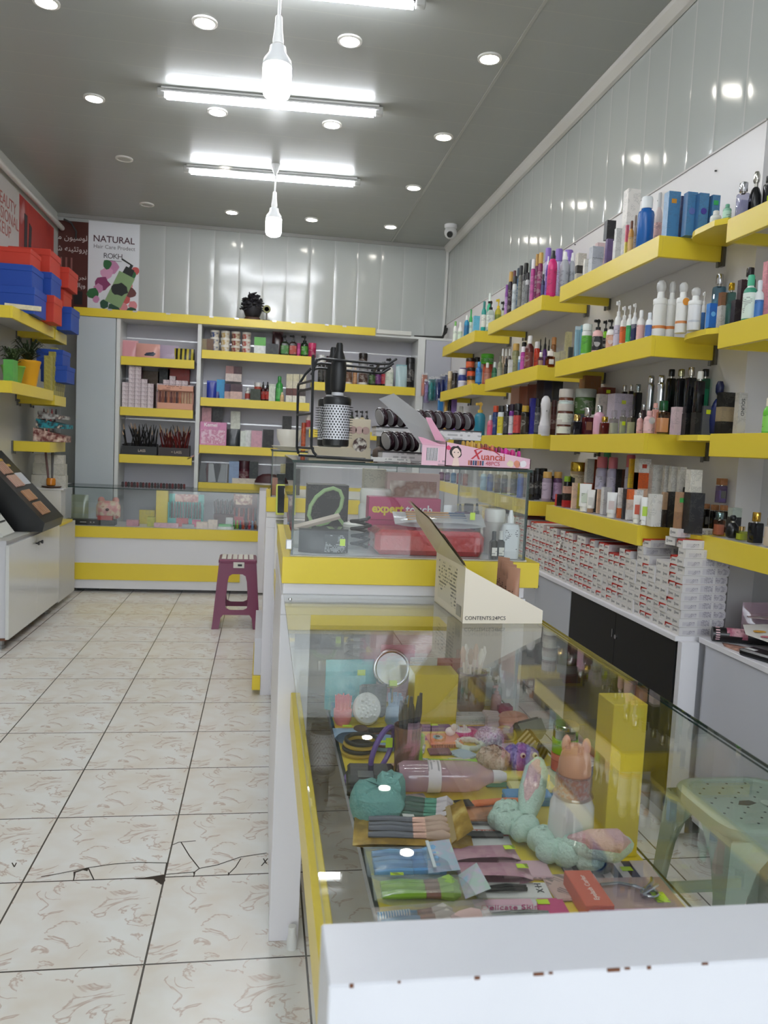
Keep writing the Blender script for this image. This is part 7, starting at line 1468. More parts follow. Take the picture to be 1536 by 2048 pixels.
# small carded goods filling the middle of the case
for k, (x, y, w, d, rz, c, lab) in enumerate(((.33, 1.58, .05, .04, .3, 'd8d4d0', 'white card of hair pins behind the make-up brush cup'), (.37, 1.56, .06, .035, -.2, 'c8d0dc', 'pale blue card behind the lime roller'), (.435, 1.56, .05, .04, .1, 'dcd4cc', 'cream card behind the lime roller end'), (.45, 1.60, .045, .05, .5, 'b8c8d8', 'light blue card beside the white coiled band'), (.40, 1.615, .05, .03, 0, '8a5a6a', 'wine card in front of the orange owl comb'), (.35, 1.64, .045, .05, -.3, 'e0dcd8', 'white round edged card by the blue comb disc'), (.36, 1.70, .06, .03, .1, 'c03a78', 'magenta card behind the blue comb disc'), (.30, 1.745, .10, .03, -.05, '2a2a2c', 'long black comb in front of the white shower brush'), (.53, 1.745, .10, .035, 0, '5a4a6a', 'dark violet card behind the bunny mirror'), (.56, 1.63, .05, .045, .2, 'd8ccd0', 'pale pink card by the olive compact'), (.62, 1.50, .035, .06, .1, 'c8ccc8', 'grey card between the tub stack and purple scrunchie'), (.29, 1.395, .07, .03, .1, 'c8b8b0', 'beige card between the pink bottle and teal mitt'), (.47, 1.30, .07, .04, -.1, 'c8a0a8', 'rose card under the mint head band'), (.33, 1.20, .10, .02, -.1, 'd8c8cc', 'pale strip packet beside the gold bag'), (.43, 1.135, .08, .05, -.1, 'd4aeb8', 'pink packet between the sachets and the mint band'), (.47, 1.085, .04, .07, 0, 'c8a8a0', 'tan slip beside the black tweezers'), (.60, 1.30, .05, .08, 0, 'b8c0c4', 'clear grey packet behind the white bottle'))):
    flat_pack(x, y, w, d, rz, 'carded_goods', lab, 'card', P(c, '3a3a44', 300, .6), .004 + .0006 * (k % 5))

# ================================================================== HAIR COLOUR CARTONS STACKED ON THE LOW CABINETS
LX, WY, HZ = .165, .0485, .0295
def dye_mesh(red):
    g = G().box(-LX / 2, LX / 2, -WY / 2, WY / 2, 0, HZ, mats=[1, 1, 1, 1, 0, 0])
    g.box(-LX / 2 - .0004, -LX / 2 + .0001, -.010, .010, HZ * .4, HZ * .62, 2).box(-LX / 2 - .0004, -LX / 2 + .0001, .012, .018, HZ * .3, HZ * .7, 2)
    for q in range(3): g.box(-LX * .42 + .055 * q, -LX * .42 + .055 * q + .045, -WY / 2 - .0004, -WY / 2 + .0001, HZ * .15, HZ * (.85 if q else .6), 3)
    if red:
        g.add([(-LX / 2 - .0006, WY / 2, HZ), (-LX / 2 - .0006, WY / 2, HZ * .78), (-LX / 2 - .0006, -WY / 2, HZ * .9), (-LX / 2 - .0006, -WY / 2, HZ)], [(0, 1, 2, 3)], 4)
        g.add([(-LX / 2 - .0006, WY / 2, HZ), (-LX / 2 - .0006, WY / 2, HZ * .4), (-LX / 2 - .0006, WY * .3, HZ * .8), (-LX / 2 - .0006, WY * .3, HZ)], [(0, 1, 2, 3)], 4)
        g.box(-LX / 2, LX / 2 - .01, -WY / 2 + .002, WY / 2 - .002, HZ, HZ + .0005, 4)
    return g.mesh([M('dcd8d4', .5), M('d2cfd0', .5), M('9c9a9a', .6), P('c4c0c6', '6a6674', 260, .8), M('c02c24', .5)], 'carton')
dm = [dye_mesh(0), dye_mesh(1)]
rnd = random.Random(12)
ZC0 = .7165; cnt = 0; rest = G()
hts = [10, 9, 8, 8, 7, 8, 9, 7, 8, 8, 7, 7, 8, 8, 7, 8, 7, 8, 8, 7, 8, 8, 8, 7, 8, 8, 8, 7, 8, 8, 8, 8, 7, 8, 8, 8, 8, 8, 8, 8]
for c in range(40):
    y = 2.50 + c * .0492
    redcol = c in (1, 4, 5, 9, 10, 11, 13) or c > 14
    for r in range(hts[c]):
        x = 1.437 + LX / 2 + rnd.uniform(0, .006); yy = y + rnd.uniform(-.0004, .0004); rz = rnd.uniform(-.004, .004)
        red = (redcol and rnd.random() < .6) or rnd.random() < .06
        if cnt < 300:
            o = obj('hair_color_carton', dm[1 if red else 0], None, (x, yy, ZC0 + r * (HZ + .0006)), rz)
            tag(o, 'slim white carton with a red end stripe in the long wall of stacked cartons' if red else 'slim plain white carton in the long wall of stacked cartons', 'box', 'red striped hair colour cartons' if red else 'plain hair colour cartons'); cnt += 1
        else: rest.box(x - LX / 2, x + LX / 2, yy - WY / 2, yy + WY / 2, ZC0 + r * (HZ + .0006), ZC0 + r * (HZ + .0006) + HZ)
rest.box(1.44, 1.605, 4.48, 5.2, ZC0, ZC0 + .24)
solo('hair_color_carton', rest, P('d4d0cc', 'b84a40', 90, .8), 'far remainder of the white carton wall behind the glass box', 'box', kind=None) if 0 else tag(solo('hair_color_carton', rest, P('d4d0cc', 'b84a40', 90, .8), 'far remainder of the white carton wall behind the glass box', 'box'), 'far remainder of the white carton wall behind the glass box', 'box', None, 'stuff')
for k, (y, z, rz, lab) in enumerate(((2.62, 10 * .0301, .25, 'slim white carton lying crosswise on the near end of the carton wall'), (2.52, 10 * .0301, -.12, 'slim white carton with a pink edge at the near top of the carton wall'), (2.585, 11.1 * .0301, .1, 'topmost white carton under the lowest wall shelf'), (2.78, 9 * .0301, .15, 'white carton lying slanted on the wall of cartons, second from the near end'))):
    tag(obj('hair_color_carton', dm[k % 2], None, (1.53, y, ZC0 + z), rz + (PI / 2 * 0)), lab, 'box')
solo('price_card', G().prism([(-.012, 0), (.012, 0), (.012, .05), (-.012, .05)], 0, .001, axis=0), P('ecebe8', '16161a', 120, .9), 'small white tag hanging down over the stacked cartons', 'tag', (1.428, 3.60, .868), rot=(.35, .1, 0))

# ================================================================== PAPERS ON THE NEAR PALE CABINET
ZP = .7225
def sheet(name, lab, pts, zf, mat, cat='paper', t=.0012):
    g = G(); n = len(pts); g.add([(x, y, zf(x, y)) for x, y in pts] + [(x, y, zf(x, y) + t) for x, y in pts], [tuple(range(n))[::-1], tuple(range(n, 2 * n))] + [(i, (i + 1) % n, n + (i + 1) % n, n + i) for i in range(n)])
    return solo(name, g, mat, lab, cat)
t = thing('paper_roll', 'black printed tube of rolled paper lying by the cartons', 'paper', (1.56, 2.38, ZP + .024)); part('roll', G().tube([(-.05, .01, 0), (.12, -.06, 0)], .024, 16), BLOTCH('121214', '1c1a1c', 6, r=.3), t); part('picture', G().tube([(-.01, -.006, .0004), (.05, -.031, .0004)], .0243, 16), BLOTCH('a85a70', 'd8a8b0', 30, '6a2a3a'), t); part('lettering_band', G().tube([(-.042, .0068, .0004), (-.030, .0018, .0004)], .0243, 16), STRIPE('d8b0b8', '1a1416', 130), t)
sheet('leaflet', 'white leaflet with colourful powder smudges on the pale cabinet', [(1.545, 2.26), (1.60, 2.36), (1.78, 2.30), (1.78, 2.02), (1.60, 1.98)], lambda x, y: ZP + .05 + .12 * max(0, x - 1.56) + .04 * (y - 2.2), BLOTCH('e4e0da', 'e0dcd4', 9, 'd8a860', thr=.6))
g = G()
for k, (x, y, r) in enumerate(((1.60, 2.27, .022), (1.622, 2.22, .016), (1.585, 2.215, .018), (1.66, 2.12, .02), (1.63, 2.08, .014))):
    g.lathe([(0, 0), (1, 0), (.9, 1), (0, 1)], r, r * .7, .0008, 12, x, y, ZP + .052 + .12 * (x - 1.56) + .04 * (y - 2.2) + .0012, k)
part('powder_smudge', g, [M(c, .7) for c in ('d8a03a', '8ab85a', 'c87080', '5a9ab0', 'c89a70')], bpy.data.objects['leaflet'])
sheet('leaflet', 'pale leaflet with small palette pictures behind the powder leaflet', [(1.62, 2.36), (1.66, 2.44), (1.78, 2.43), (1.78, 2.30)], lambda x, y: ZP + .085, BLOTCH('dcd8d4', 'b89a98', 26, '7a6a70'))
t = thing('eyeshadow_palette', 'pale pink palette with brown pans at the frame edge', 'palette', (1.615, 2.02, ZP + .07), .5, rot=(.25, .1, .6)); part('case', G().rbox(-.05, .05, -.07, .07, 0, .016, .003), M('dcc0b4', .35), t)
for k in range(4): part('pan', G().box(-.04 + .042 * (k % 2), -.002 + .042 * (k % 2), -.02 + .042 * (k // 2), .018 + .042 * (k // 2), .0161, .0168), M(('6a4a48', '7a5a5a', '5a3a38', '8a6a60')[k], .5), t)
t = thing('pencil_case', 'glossy black booklet with yellow stripes along the cabinet edge', 'booklet', (1.565, 2.10, ZP), .0, rot=(0, 0, -1.25)); part('cover', G().rbox(-.13, .13, -.035, .035, 0, .022, .006), M('121214', .2), t); part('stripe', G().box(.085, .091, -.0345, .0345, .0221, .0226).box(.098, .102, -.0345, .0345, .0221, .0226), M('c8a82a', .4), t); part('white_corner', G().box(-.12, -.085, -.02, .0, .0221, .0226).box(-.03, .0, -.03, -.01, .0221, .0226), M('e0e0e0', .4), t)
sheet('magazine_page', 'crumpled page with a face photo hanging over the cabinet edge', [(1.505, 2.30), (1.52, 2.345), (1.60, 2.33), (1.60, 2.19), (1.53, 2.19)], lambda x, y: ZP + .012 + .02 * math.sin(y * 40), BLOTCH('b88a78', '3a2a28', 22, 'd8b8a0'))
t = thing('plastic_bag', 'crumpled clear and pink plastic bag behind the leaflets', 'bag', (1.70, 2.40, ZP)); part('bag', pouch_geo(.16, .08, .13, 9), GLS('f0e0ea', .08, .08, .7, 'd8b8c8'), t)

# ================================================================== STOOLS
def leg_panel(t, nm, half_t, half_b, h, wt, wb, opening, mat, off_t, off_b, rz, th=.006):
    """one leaning side of a moulded stool: outer outline with an arched opening"""
    g = G(); (ow_t, ow_b, oz0, oz1) = opening
    def at(u, z): return (u, -(off_b + (off_t - off_b) * z / h), z)
    N = 24; outer = []; inner = []
    def W(z): return half_b + (half_t - half_b) * z / h
    for q in range(N):
        a = 2 * PI * q / N; c, s = math.cos(a), math.sin(a); k = 1 / max(abs(c) ** 6 + abs(s) ** 6, 1e-9) ** (1 / 6)
        zi = (oz0 + oz1) / 2 + (oz1 - oz0) / 2 * s * k; wi = ow_b + (ow_t - ow_b) * (zi - oz0) / max(.01, oz1 - oz0)
        inner.append((wi * c * k, zi))
        k2 = 1 / max(abs(c), abs(s)); zo = max(0, h / 2 + h / 2 * s * k2)
        if zo < .001: zo = .10 if abs(c * k2) < .66 else 0
        outer.append((W(zo) * c * k2, zo))
    for d in (0, th):
        vs = [(at(u, z)[0], at(u, z)[1] + d, z) for u, z in outer + inner]
        g.add(vs, [((i, (i + 1) % N, N + (i + 1) % N, N + i) if d == 0 else (i, N + i, N + (i + 1) % N, (i + 1) % N)) for i in range(N)])
    o = 0
    for i in range(N):
        j = (i + 1) % N; g.f.append([N + i, N + j, 3 * N + j, 3 * N + i]); g.mi.append(0); g.sm.append(False)
        g.f.append([i, 2 * N + i, 2 * N + j, j]); g.mi.append(0); g.sm.append(False)
    return part(nm, g, mat, t, rz=rz)
t = thing('plastic_stool', 'dark magenta plastic stool with a striped white top', 'stool', (-.158, 5.63, 0), .02)
MG = M('741f48', .28)
H = .475
for k in range(4):
    hw, off_t, off_b = (.125, .118, .158) if k % 2 == 0 else (.118, .125, .165)
    leg_panel(t, 'side_panel', .128, .165, H, 0, 0, (.062, .082, .135, .385), MG, .124, .160, k * PI / 2)
for sx in (-1, 1):
    for sy in (-1, 1):
        part('leg', G().add([(sx * .168, sy * .163, 0), (sx * .118, sy * .163, 0), (sx * .168, sy * .113, 0), (sx * .15, sy * .145, .13), (sx * .10, sy * .147, .13), (sx * .15, sy * .098, .13)], [(0, 1, 2), (3, 4, 5), (0, 1, 4, 3), (0, 2, 5, 3), (1, 2, 5, 4)]), MG, t)
part('seat', G().rbox(-.132, .132, -.128, .128, H - .02, H + .012, .008), MG, t)
g = G()
for k in range(6): g.rbox(-.112 + k * .038, -.112 + k * .038 + .030, -.112, .112, H + .0122, H + .017, .002)
part('seat_slat', g, M('dedcd4', .35), t)
part('tag', G().box(-.03, .045, -.137, -.134, H - .045, H - .005), M('dcd8d0', .4), t); part('tag_mark', G().box(.0, .03, -.1375, -.1371, H - .033, H - .018), M('1c1c1e', .4), t)
# translucent green stool
t = thing('plastic_stool', 'pale green plastic stool with a perforated seat seen through the glass', 'stool', (1.285, 1.795, 0), .0)
GR = GLS('b8ccb8', .05, .2, .25, '9fb8a2'); GR = M('97a999', .3)
H = .447
g = G().lathe([(.97, H - .045), (1, H - .03), (1, H - .008), (.95, H), (.84, H + .002), (.82, H - .004), (0, H - .004)], .155, .155, 1, 40, sq=4.5)
part('seat', g, GR, t)
g = G()
for i in range(9):
    for j in range(9):
        u, v = (i - 4) * .028, (j - 4) * .028
        if (i + j) % 2 == 0 and abs(u) + abs(v) < .17: g.lathe([(0, 0), (1, 0), (1, 1), (0, 1)], .0034, h=.0006, n=8, cx=u, cy=v, cz=H - .0038)
part('hole', g, M('2e362e', .7), t)
part('grip_slot', G().prism([(-.045, -.012), (-.02, -.018), (.01, -.006), (.0, .01), (-.03, .008)], H - .0038, H - .003), M('4a4a3a', .7), t)
part('gate_mark', G().lathe([(0, 0), (.8, 0), (1, .5), (.8, 1), (0, .6)], .018, h=.003, n=16, cx=.04, cy=-.01, cz=H - .0038), M('b8c8b8', .3), t)
for sx in (-1, 1):
    for sy in (-1, 1):
        g = G(); lv = []
        for z, w_ in ((0, .036), (.12, .040), (.26, .050), (.34, .075), (.40, .125), (H - .03, .145)):
            e = .178 - (.178 - .15) * z / H; lv.append([(sx * e, sy * e, z), (sx * (e - w_), sy * e, z), (sx * e, sy * (e - w_), z), (sx * (e - w_), sy * (e - .008), z), (sx * (e - .008), sy * (e - w_), z), (sx * (e - .009), sy * (e - .009), z)])
        for a, b in zip(lv, lv[1:]):
            o = len(g.v); g.v += a + b
            for q in ((0, 1, 7, 6), (0, 2, 8, 6), (1, 3, 9, 7), (2, 4, 10, 8), (3, 5, 11, 9), (4, 5, 11, 10)): g.f.append([o + i for i in q]); g.mi.append(0); g.sm.append(False)
        part('leg', g, GR, t)
for k in range(4): part('stretcher', G().rbox(-.15, .15, -.170, -.162, .10, .135, .002), GR, t, rz=k * PI / 2)
t = thing('hair_dryer_nozzle', 'dark round plastic piece lying on the floor by the green stool', 'dryer part', (1.12, 2.32, .0)); part('ring', G().lathe([(.7, 0), (1, .01), (1, .035), (.75, .045), (.7, .03), (0, .03)], .042, h=1, n=22), M('1c1a1e', .4), t); part('spout', G().tube([(-.03, -.01, .018), (-.085, -.03, .014)], [.016, .009], 10), M('1c1a1e', .4), t)
solo('plastic_bag', pouch_geo(.3, .1, .12, 4), M('3a5a78', .4), 'blue grey bag lying on the floor behind the green stool', 'bag', (1.22, 2.75, 0), .4)
solo('foot_pedal', G().prism([(-.09, 0), (.09, 0), (.11, .02), (-.02, .05), (-.09, .05)], -.05, .05, axis=1), M('24262a', .5), 'dark wedge on the floor under the back counter', 'pedal', (-1.44, 6.9, 0))

# ================================================================== BACK CABINET: TUBS, LIPSTICK BOXES, PENCILS
tubm = [G().lathe([(.86, 0), (1, .7)], .040, h=.062, n=18).mesh(BLOTCH(a, b_, 26, 'e0d8c8')) for a, b_ in (('2a4a88', 'd8d0c0'), ('c8a868', 'e0dcd0'), ('8a3038', 'c8b898'), ('b85040', 'd8d0c8'))]
lidm = G().lathe([(.9, .66), (1.04, .68), (1.04, .96), (.98, 1), (0, 1)], .040, h=.062, n=18).mesh(M('dcd8ce', .35))
NM = ('blue printed', 'cream printed', 'dark red printed', 'orange printed')
for c in range(4):
    for r in range(3):
        o = thing('hair_mask_tub', f'{NM[c]} tub with white lid, {("bottom", "middle", "top")[r]} of its stack on the topmost cabinet shelf', 'tub', (-.475 + .094 * c, 7.33, 2.106 + .063 * r), group='hair mask tubs')
        obj('body', tubm[c], o); obj('lid', lidm, o)
lb = G().box(-.026, .026, -.04, .04, 0, .035, mats=[0, 0, 1, 0, 0, 0]); lbm = lb.mesh([M('4a2a3c', .5), P('d8ccd0', '7a4a5c', 190, .7)])
for c, cntc in enumerate((6, 10, 10, 7, 6)):
    for r in range(cntc): tag(obj('lipstick_box', lbm, None, (-1.235 + .0545 * c, 7.30, 1.566 + r * .0362)), 'small pink white lipstick box stacked beside the peach display', 'box', 'stacked lipstick boxes')
for c in range(6):
    for r in range((2, 3, 4, 3, 3, 2)[c]): tag(obj('lipstick_box', lbm, None, (-.945 + .0545 * c, 7.355, 1.7205 + r * .0362)), 'small pink white lipstick box behind the peach display', 'box', 'lipstick boxes behind the peach display')
item('carton', 'carton', 'box', 'carton base holding lipstick boxes behind the peach display', -.81, 7.355, 1.566, .33, .08, .153, 'c8a0a0')
t = thing('display_box', 'peach lip gloss display box with a row of dark glosses', 'display box', (-.80, 7.27, 1.566)); part('body', G().rbox(-.155, .155, -.03, .03, 0, .055, .002).box(-.155, .155, .02, .03, .055, .21), M('d8a088', .4), t); part('header', G().box(-.155, .155, -.03, .02, .165, .21), P('d8a088', '6a3a2a', 60, .6), t)
for k in range(12): part('gloss', G().lathe([(1, 0), (1, .6), (.7, .62), (.7, 1), (0, 1)], .009, h=.125, n=8, cx=-.135 + .0245 * k, cy=-.005, cz=.03), M(('5a1c20', '8a4a30', '3a1418', 'b06a48')[k % 4] if k < 8 else ('b89878', 'c8a888')[k % 2], .25), t)
def pencil_box(x, w, lab, cb, ink, cols, seed, what):
    t = thing('display_box', lab, 'display box', (x, 7.30, 1.148)); part('body', G().box(-w / 2, w / 2, -.05, -.047, 0, .075).box(-w / 2, w / 2, .05, .053, 0, .10).box(-w / 2, -w / 2 + .003, -.047, .05, 0, .09).box(w / 2 - .003, w / 2, -.047, .05, 0, .09), M(cb, .4), t)
    text(ink, .032, t, (.02, -.0508, .035), 'c8b8a8')
    r = random.Random(seed)
    for k in range(34):
        u, v = r.uniform(-w / 2 + .02, w / 2 - .02), r.uniform(-.035, .035); lx, ly = max(-w / 2 - .0 - u, min(w / 2 + .0 - u, r.uniform(-.09, .09))), r.uniform(-.03, .03); L = r.uniform(.2, .28)
        ci = r.randrange(len(cols))
        tag(obj('makeup_pencil', G().tube([(0, 0, 0), (lx * .8, ly, L * .82)], .0055, 6).tube([(lx * .8, ly, L * .82), (lx, ly * 1.2, L)], [.0055, .002], 6, 1).mesh([M(cols[ci], .35), M('b89878' if ci else '1a1a1a', .4)]), None, (x + u, 7.30 + v, 1.149)), f'{what} make-up pencil standing in the {"brown" if seed == 2 else "black"} display box', 'pencil', f'{what} pencils in the {"brown" if seed == 2 else "black"} box')
pencil_box(-1.10, .30, 'black display box full of dark eye pencils', '121214', 'LASS', ('17171b', '25221f'), 1, 'dark')
pencil_box(-.80, .27, 'dark brown display box full of red and black pencils', '2a1a18', '+ LASS', ('6a1c1c', '4a1a18'), 2, 'red brown')
solo('palette', G().rbox(-.06, .06, -.03, .03, 0, .012, .002), M('c89a90', .4), 'pink palette leaning by the pencil boxes', 'palette', (-.625, 7.25, 1.15), rot=(0, -.5, 0))
rnd = random.Random(8)
for k in range(22): tag(obj('lip_pencil', G().lathe([(0, 0), (1, 0), (1, .8), (.5, 1), (0, 1)], .011, h=.04, n=8).mesh(M(('2a2024', '6a2024', '1c1c1e', '5a1c20')[k % 4], .35)), None, (-1.24 + k * .0255, 7.27 + rnd.uniform(-.01, .01), .9255 if 0 else .861)), f'short {("dark", "red", "black", "maroon")[k % 4]} lip pencil in the row at the foot of the narrow bay', 'pencil', f'short {("dark", "red", "black", "maroon")[k % 4]} lip pencils')
# cards hanging under the second shelf
for k, (x, c, lab, z) in enumerate(((-.53, 'c89aa0', 'pink card hanging under the second cabinet shelf', 1.44), (-.43, '17171a', 'black card hanging under the second cabinet shelf', 1.44), (-.27, 'd0d4c8', 'white card with a dark tool hanging in the cabinet', 1.42), (.20, '1c1a18', 'black card with brown print hanging above the white cup', 1.40))):
    item('carton', 'hanging_card', 'card', lab, x, 7.34, z, .085, .01, .16, c)
# clear cases with tongs at the bottom of the wide bay
for k in range(7): solo('lash_curler_pack', G().prism([(-.035, 0), (.035, 0), (.022, .17), (-.022, .17)], -.012, .012, axis=1), M(('5a5e60', '4a2a2c', '9aa0a4', '3a3e40', '8a9094', 'b0b4b8', '4a4236')[k], .25), 'grey tapered pack hanging in the bottom of the wide bay, ' + ('first', 'second', 'third', 'fourth', 'fifth', 'sixth', 'seventh')[k] + ' from the stile', 'pack', (-.545 + .042 * k, 7.30 + .015 * (k % 2), .926), rot=(0, .1 * math.sin(k * 2), 0))
t = thing('hat', 'dark maroon dome shaped hat at the bottom of the wide bay', 'hat', (.05, 7.22, .926)); part('crown', G().lathe([(1, 0), (.98, .03), (.8, .07), (.45, .095), (0, .1)], .13, .07, 1, 22), M('3a141c', .5), t); part('band', G().lathe([(1.02, .0), (1.02, .014)], .13, .07, 1, 22), M('c8c4bc', .4), t)
# wig on the cabinet top
t = thing('curly_wig', 'black curly wig on a stand on top of the cabinet', 'wig', (-.145, 7.26, 2.396))
g = G(); rnd = random.Random(21)
for k in range(90):
    a, b_ = rnd.uniform(0, 2 * PI), rnd.uniform(-.2, 1.35); R = .10 * rnd.uniform(.75, 1.15); cx, cy, cz = R * .85 * math.cos(a) * math.cos(b_), R * .7 * math.sin(a) * math.cos(b_), .11 + R * 1.1 * math.sin(b_)
    q0 = rnd.uniform(0, 6); g.tube([(cx + .018 * math.cos(q0 + q * 1.3), cy + .018 * math.sin(q0 + q * 1.3), cz + .006 * q - .015) for q in range(6)], .006, 5)
g.ball(0, 0, .10, .085, .07, .10, 12)
part('hair', g, M('14121a', .6), t); part('stand', G().lathe([(1, 0), (.95, .02), (.5, .05), (.5, .09)], .075, .05, 1, 18), M('4a3024', .5), t)
t = thing('clock', 'tiny round yellow and black badge beside the wig', 'badge', (-.02, 7.24, 2.50), rot=(PI / 2, 0, 0)); part('ring', G().lathe([(.6, 0), (1, 0), (1, 1), (.6, 1), (.6, 0)], .035, h=.02, n=22), M('6a6a20', .4), t); part('face', G().lathe([(0, .5), (.62, .5)], .035, h=.02, n=22), M('1c1c18', .4), t); part('pin', G().box(-.008, .008, -.145, -.03, .004, .012).box(-.03, .03, -.105, -.095, -.02, .03), M('3a3420', .4), t)
t.name = 'round_badge'

# ================================================================== HANGING PACKS IN THE FAR RIGHT CORNER
def HK(t, x, y, z): part('hook', G().tube([(0, -.012, z + .006), (0, .004, z), (0, 7.193 - y, z)] if x < 1.56 else [(-.01, -.012, z + .006), (0, 0, z), (XR - .0005 - x, 0, z)], .0025, 6), M('m:a8a8a8'), t)
HC = ('8a78a8', '3a8a88', '4a9aa8', '2a3a78', '23306a', '2a4a90', 'c8785a', '6a5a9a')
rnd = random.Random(17); n = 0
for i, (x, y, z, c, lab) in enumerate(((1.455, 7.10, 1.74, 0, 'lilac'), (1.49, 7.08, 1.76, 1, 'teal'), (1.52, 7.12, 1.77, 2, 'aqua'), (1.545, 7.02, 1.76, 3, 'navy'), (1.57, 6.96, 1.78, 4, 'dark blue'), (1.60, 6.90, 1.79, 5, 'royal blue'), (1.61, 6.78, 1.79, 4, 'ink blue'), (1.62, 6.66, 1.79, 3, 'deep navy'), (1.43, 7.12, 1.80, 6, 'orange'))):
    t = thing('hair_tie_pack', f'{lab} pack of hair ties hanging in the far corner above the second shelf row', 'pack', (x, y, z), 0); HK(t, x, y, .205); part('bag', pouch_geo(.055, .04, .20, i), GLS('e8ecf0', .07, .1, .6, HC[c]), t); part('hair_tie', G().lathe([(.5, 0), (1, .2), (.7, .4), (1, .6), (.7, .8), (.4, 1), (0, 1)], .022, .014, .15, 12).bump(.003, i), M(HC[c], .5), t, (0, 0, .015)); part('header', G().box(-.027, .027, -.002, .002, .195, .215), M('d0d0d4', .4), t)
for i, (x, y, z, c, lab) in enumerate(((1.45, 7.08, 1.43, '4a9a90', 'sea green'), (1.49, 7.05, 1.44, '8a9aa0', 'grey'), (1.52, 7.08, 1.44, 'c8583a', 'orange red'), (1.555, 6.95, 1.46, '2a78b8', 'bright blue'))):
    t = thing('hair_tie_pack', f'{lab} hair pack hanging in the far corner above the third shelf row', 'pack', (x, y, z), 0); HK(t, x, y, .205 if i < 3 else .31); part('bag', pouch_geo(.05, .035, .20 if i < 3 else .30, i), M(c, .3), t); part('header', G().box(-.025, .025, -.002, .002, .2 if i < 3 else .3, .215 if i < 3 else .318), M('c8ccd0', .4), t)
for i, (y, z, c, lab) in enumerate(((4.95, 1.60, 'c89a8a', 'peach'), (4.78, 1.60, '9a5a48', 'rust'), (4.62, 1.60, '7a4438', 'brown'), (4.46, 1.62, '3a2a30', 'dark plum'), (4.34, 1.62, '24243c', 'indigo'), (4.20, 1.62, '181a22', 'black'))):
    t = thing('hair_extension_pack', f'{lab} pack hanging on the wall under the second shelf row, third bay', 'pack', (1.60, y, z), -PI / 2 + .5); part('bag', pouch_geo(.075, .02, .145, i), M(c, .3), t); part('header', G().box(-.03, .03, -.0015, .0015, .14, .152), M('b8a8a0', .4), t)

# ================================================================== GOODS IN THE BACK COUNTER
ZB_ = .5525
t = thing('display_tray', 'black flat tray with small marks inside the back counter', 'display tray', (-1.42, 6.86, ZB_)); part('tray', G().rbox(-.20, .20, -.05, .05, 0, .045, .003), M('141416', .4), t); part('mark', G().box(-.08, -.03, -.0506, -.05, .02, .028).box(.0, .01, -.0506, -.05, .02, .028).box(.025, .035, -.0506, -.05, .02, .028), M('b8b8b4', .5), t)
t = thing('face_box', 'pink and cream bear shaped gift box in the back counter', 'box', (-1.30, 6.95, ZB_ + .046)); part('body', G().lathe([(.8, 0), (1, .1), (1, .7), (.8, 1), (0, 1)], .10, .05, .15, 18, sq=3), BLOTCH('d89a98', 'e0d0b8', 18, 'b85a58'), t)
for s_ in (-1, 1): part('ear', G().ball(s_ * .06, 0, .155, .03, .02, .03, 10), M('d8a09a', .5), t)
part('nose', G().ball(0, -.052, .08, .016, .008, .012, 10), M('4a2a28', .4), t)
item('carton', 'carton', 'box', 'red base box under the bear box in the back counter', -1.30, 6.82, ZB_ + .046, .12, .04, .035, 'a8302c')
for k, (x, y, w, d, h, c, lab) in enumerate(((-1.08, 6.85, .10, .05, .05, 'c88a9a', 'pink printed box in the back counter'), (-.93, 6.86, .06, .05, .08, 'b8b82a', 'lime yellow display cup in the back counter'), (-.80, 6.82, .20, .05, .035, 'd8a8b8', 'flat pale pink box at the counter front'), (-.62, 6.83, .10, .04, .03, '8a8e94', 'flat grey box at the counter front'), (-.50, 6.82, .10, .05, .055, 'd8c0b0', 'cream box at the counter front'), (-.415, 6.82, .08, .05, .075, 'dcc8b8', 'taller cream box at the counter front'), (-.30, 6.81, .13, .05, .022, 'd4d8d0', 'flat white box under a green one'), (-.68, 6.93, .10, .05, .07, 'b82a38', 'red nail kit in the back counter'), (-.56, 6.93, .07, .05, .06, 'c84a78', 'rose nail kit in the back counter'), (-.28, 6.92, .06, .04, .09, 'd0d0d0', 'silver lipstick stand in the back counter'), (-.2, 6.91, .08, .05, .10, 'a82430', 'crimson box in the back counter'))):
    item('carton', 'carton', 'box', lab, x, y, ZB_, w, d, h, c)
item('carton', 'carton', 'box', 'bright green box on the flat white one', -.31, 6.81, ZB_ + .0225, .11, .045, .02, '2aa83a')
solo('divider_post', G().rbox(-.05, .05, -.04, .04, 0, .31, .002), YEL, 'square yellow post inside the back counter', 'post', (-.865, 7.05, ZB_))
item('carton', 'carton', 'box', 'yellow block beside the post inside the back counter', -.99, 7.05, ZB_, .13, .06, .12, 'c8b838')
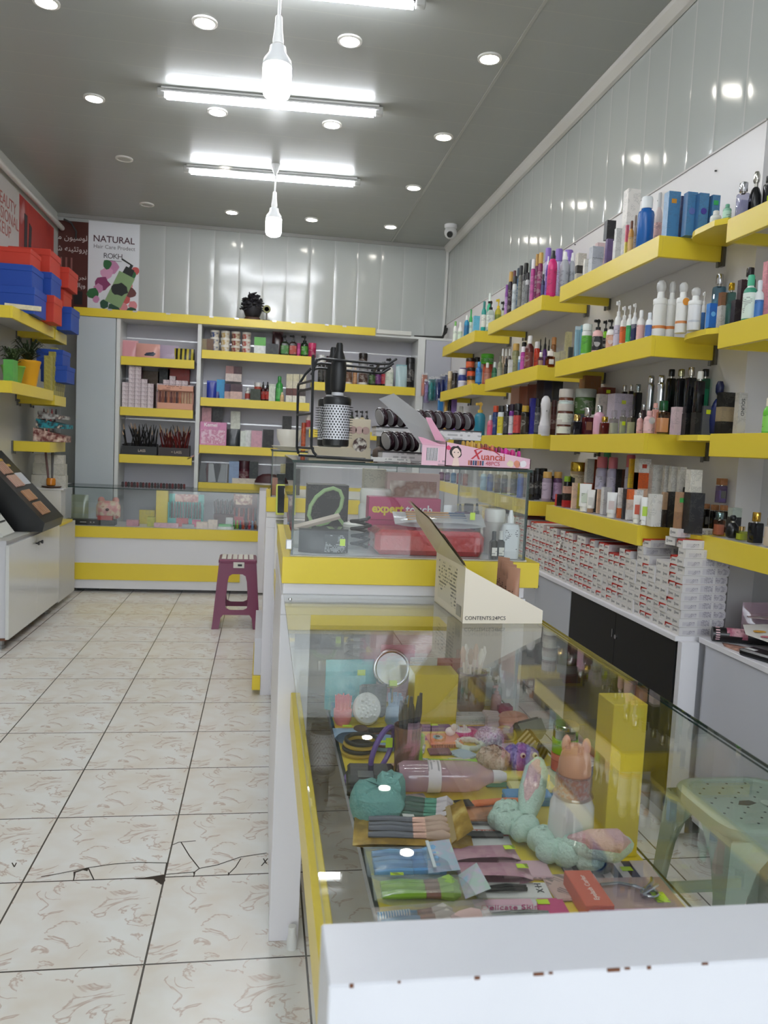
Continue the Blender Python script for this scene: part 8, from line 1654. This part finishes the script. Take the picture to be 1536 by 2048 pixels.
t = thing('display_box', 'turquoise display box with a row of pencils in the back counter', 'display box', (-.66, 7.03, ZB_)); part('body', G().box(-.15, .15, .03, .04, 0, .27).box(-.15, -.14, -.04, .03, 0, .20).box(.14, .15, -.04, .03, 0, .20).box(-.14, .14, -.04, .03, 0, .06), M('3aa8a4', .4), t); plate('photo', t, 0, .03, .235, .2, .07, BLOTCH('d8a898', 'b04a48', 22, 'e0d0c4'))
for k in range(11): part('pencil', G().lathe([(1, 0), (1, .8), (.3, 1), (0, 1)], .008, h=.15, n=8, cx=-.12 + .024 * k, cy=-.01, cz=.06), M(('4a2a30', '6a4a50', '3a2028')[k % 3], .4), t)
t = thing('display_box', 'dark red display of lip liners in the back counter', 'display box', (-.33, 7.04, ZB_)); part('body', G().box(-.09, .09, -.04, .04, 0, .11), M('4a1a18', .4), t)
for k in range(14): part('lip_liner', G().tube([(-.08 + .012 * k, .0, .10), (-.09 + .014 * k, .01, .22 + .01 * (k % 3))], .005, 6), M(('3a1a1c', '5a2020', '2a1a1a')[k % 3], .4), t)
t = thing('display_box', 'photo topped display of red lip glosses in the back counter', 'display box', (-.15, 7.02, ZB_)); part('body', G().box(-.105, .105, .03, .04, 0, .29).box(-.105, .105, -.04, .03, 0, .05), M('5a1a1c', .4), t); plate('photo', t, -.02, .03, .24, .16, .09, BLOTCH('e0c8b0', '8a3a30', 26, 'd8a890'))
for k in range(10): part('gloss', G().lathe([(1, 0), (1, .6), (.7, .62), (.7, 1), (0, 1)], .008, h=.13, n=8, cx=-.092 + .0205 * k, cy=-.01, cz=.04), M(('8a2a2c', '3a3a44', 'a85a50', '5a1c20')[k % 4], .3), t)
for k in range(8): tag(obj('nail_polish', G().lathe([(1, 0), (1, .5), (.5, .56), (.5, 1), (0, 1)], .011, h=.075, n=10).mesh(M(('3a8a4a', '8ac03a', '2a6a7a', 'c85a3a', '4a4a54', 'b83a48', '6a8ab0', '8a5a3a')[k], .3)), None, (-.235 + .026 * k, 6.84 + .01 * (k % 2), ZB_)), f'{("green", "lime", "teal", "orange", "grey", "red", "light blue", "brown")[k]} nail polish in the front row of the back counter', 'nail polish')
solo('wrapped_flower', pouch_geo(.14, .06, .24, 3), GLS('e0e4d8', .06, .1, .55, 'b0b8a0'), 'clear wrapped greenish bundle at the counter end', 'bundle', (-1.54, 6.98, ZB_))
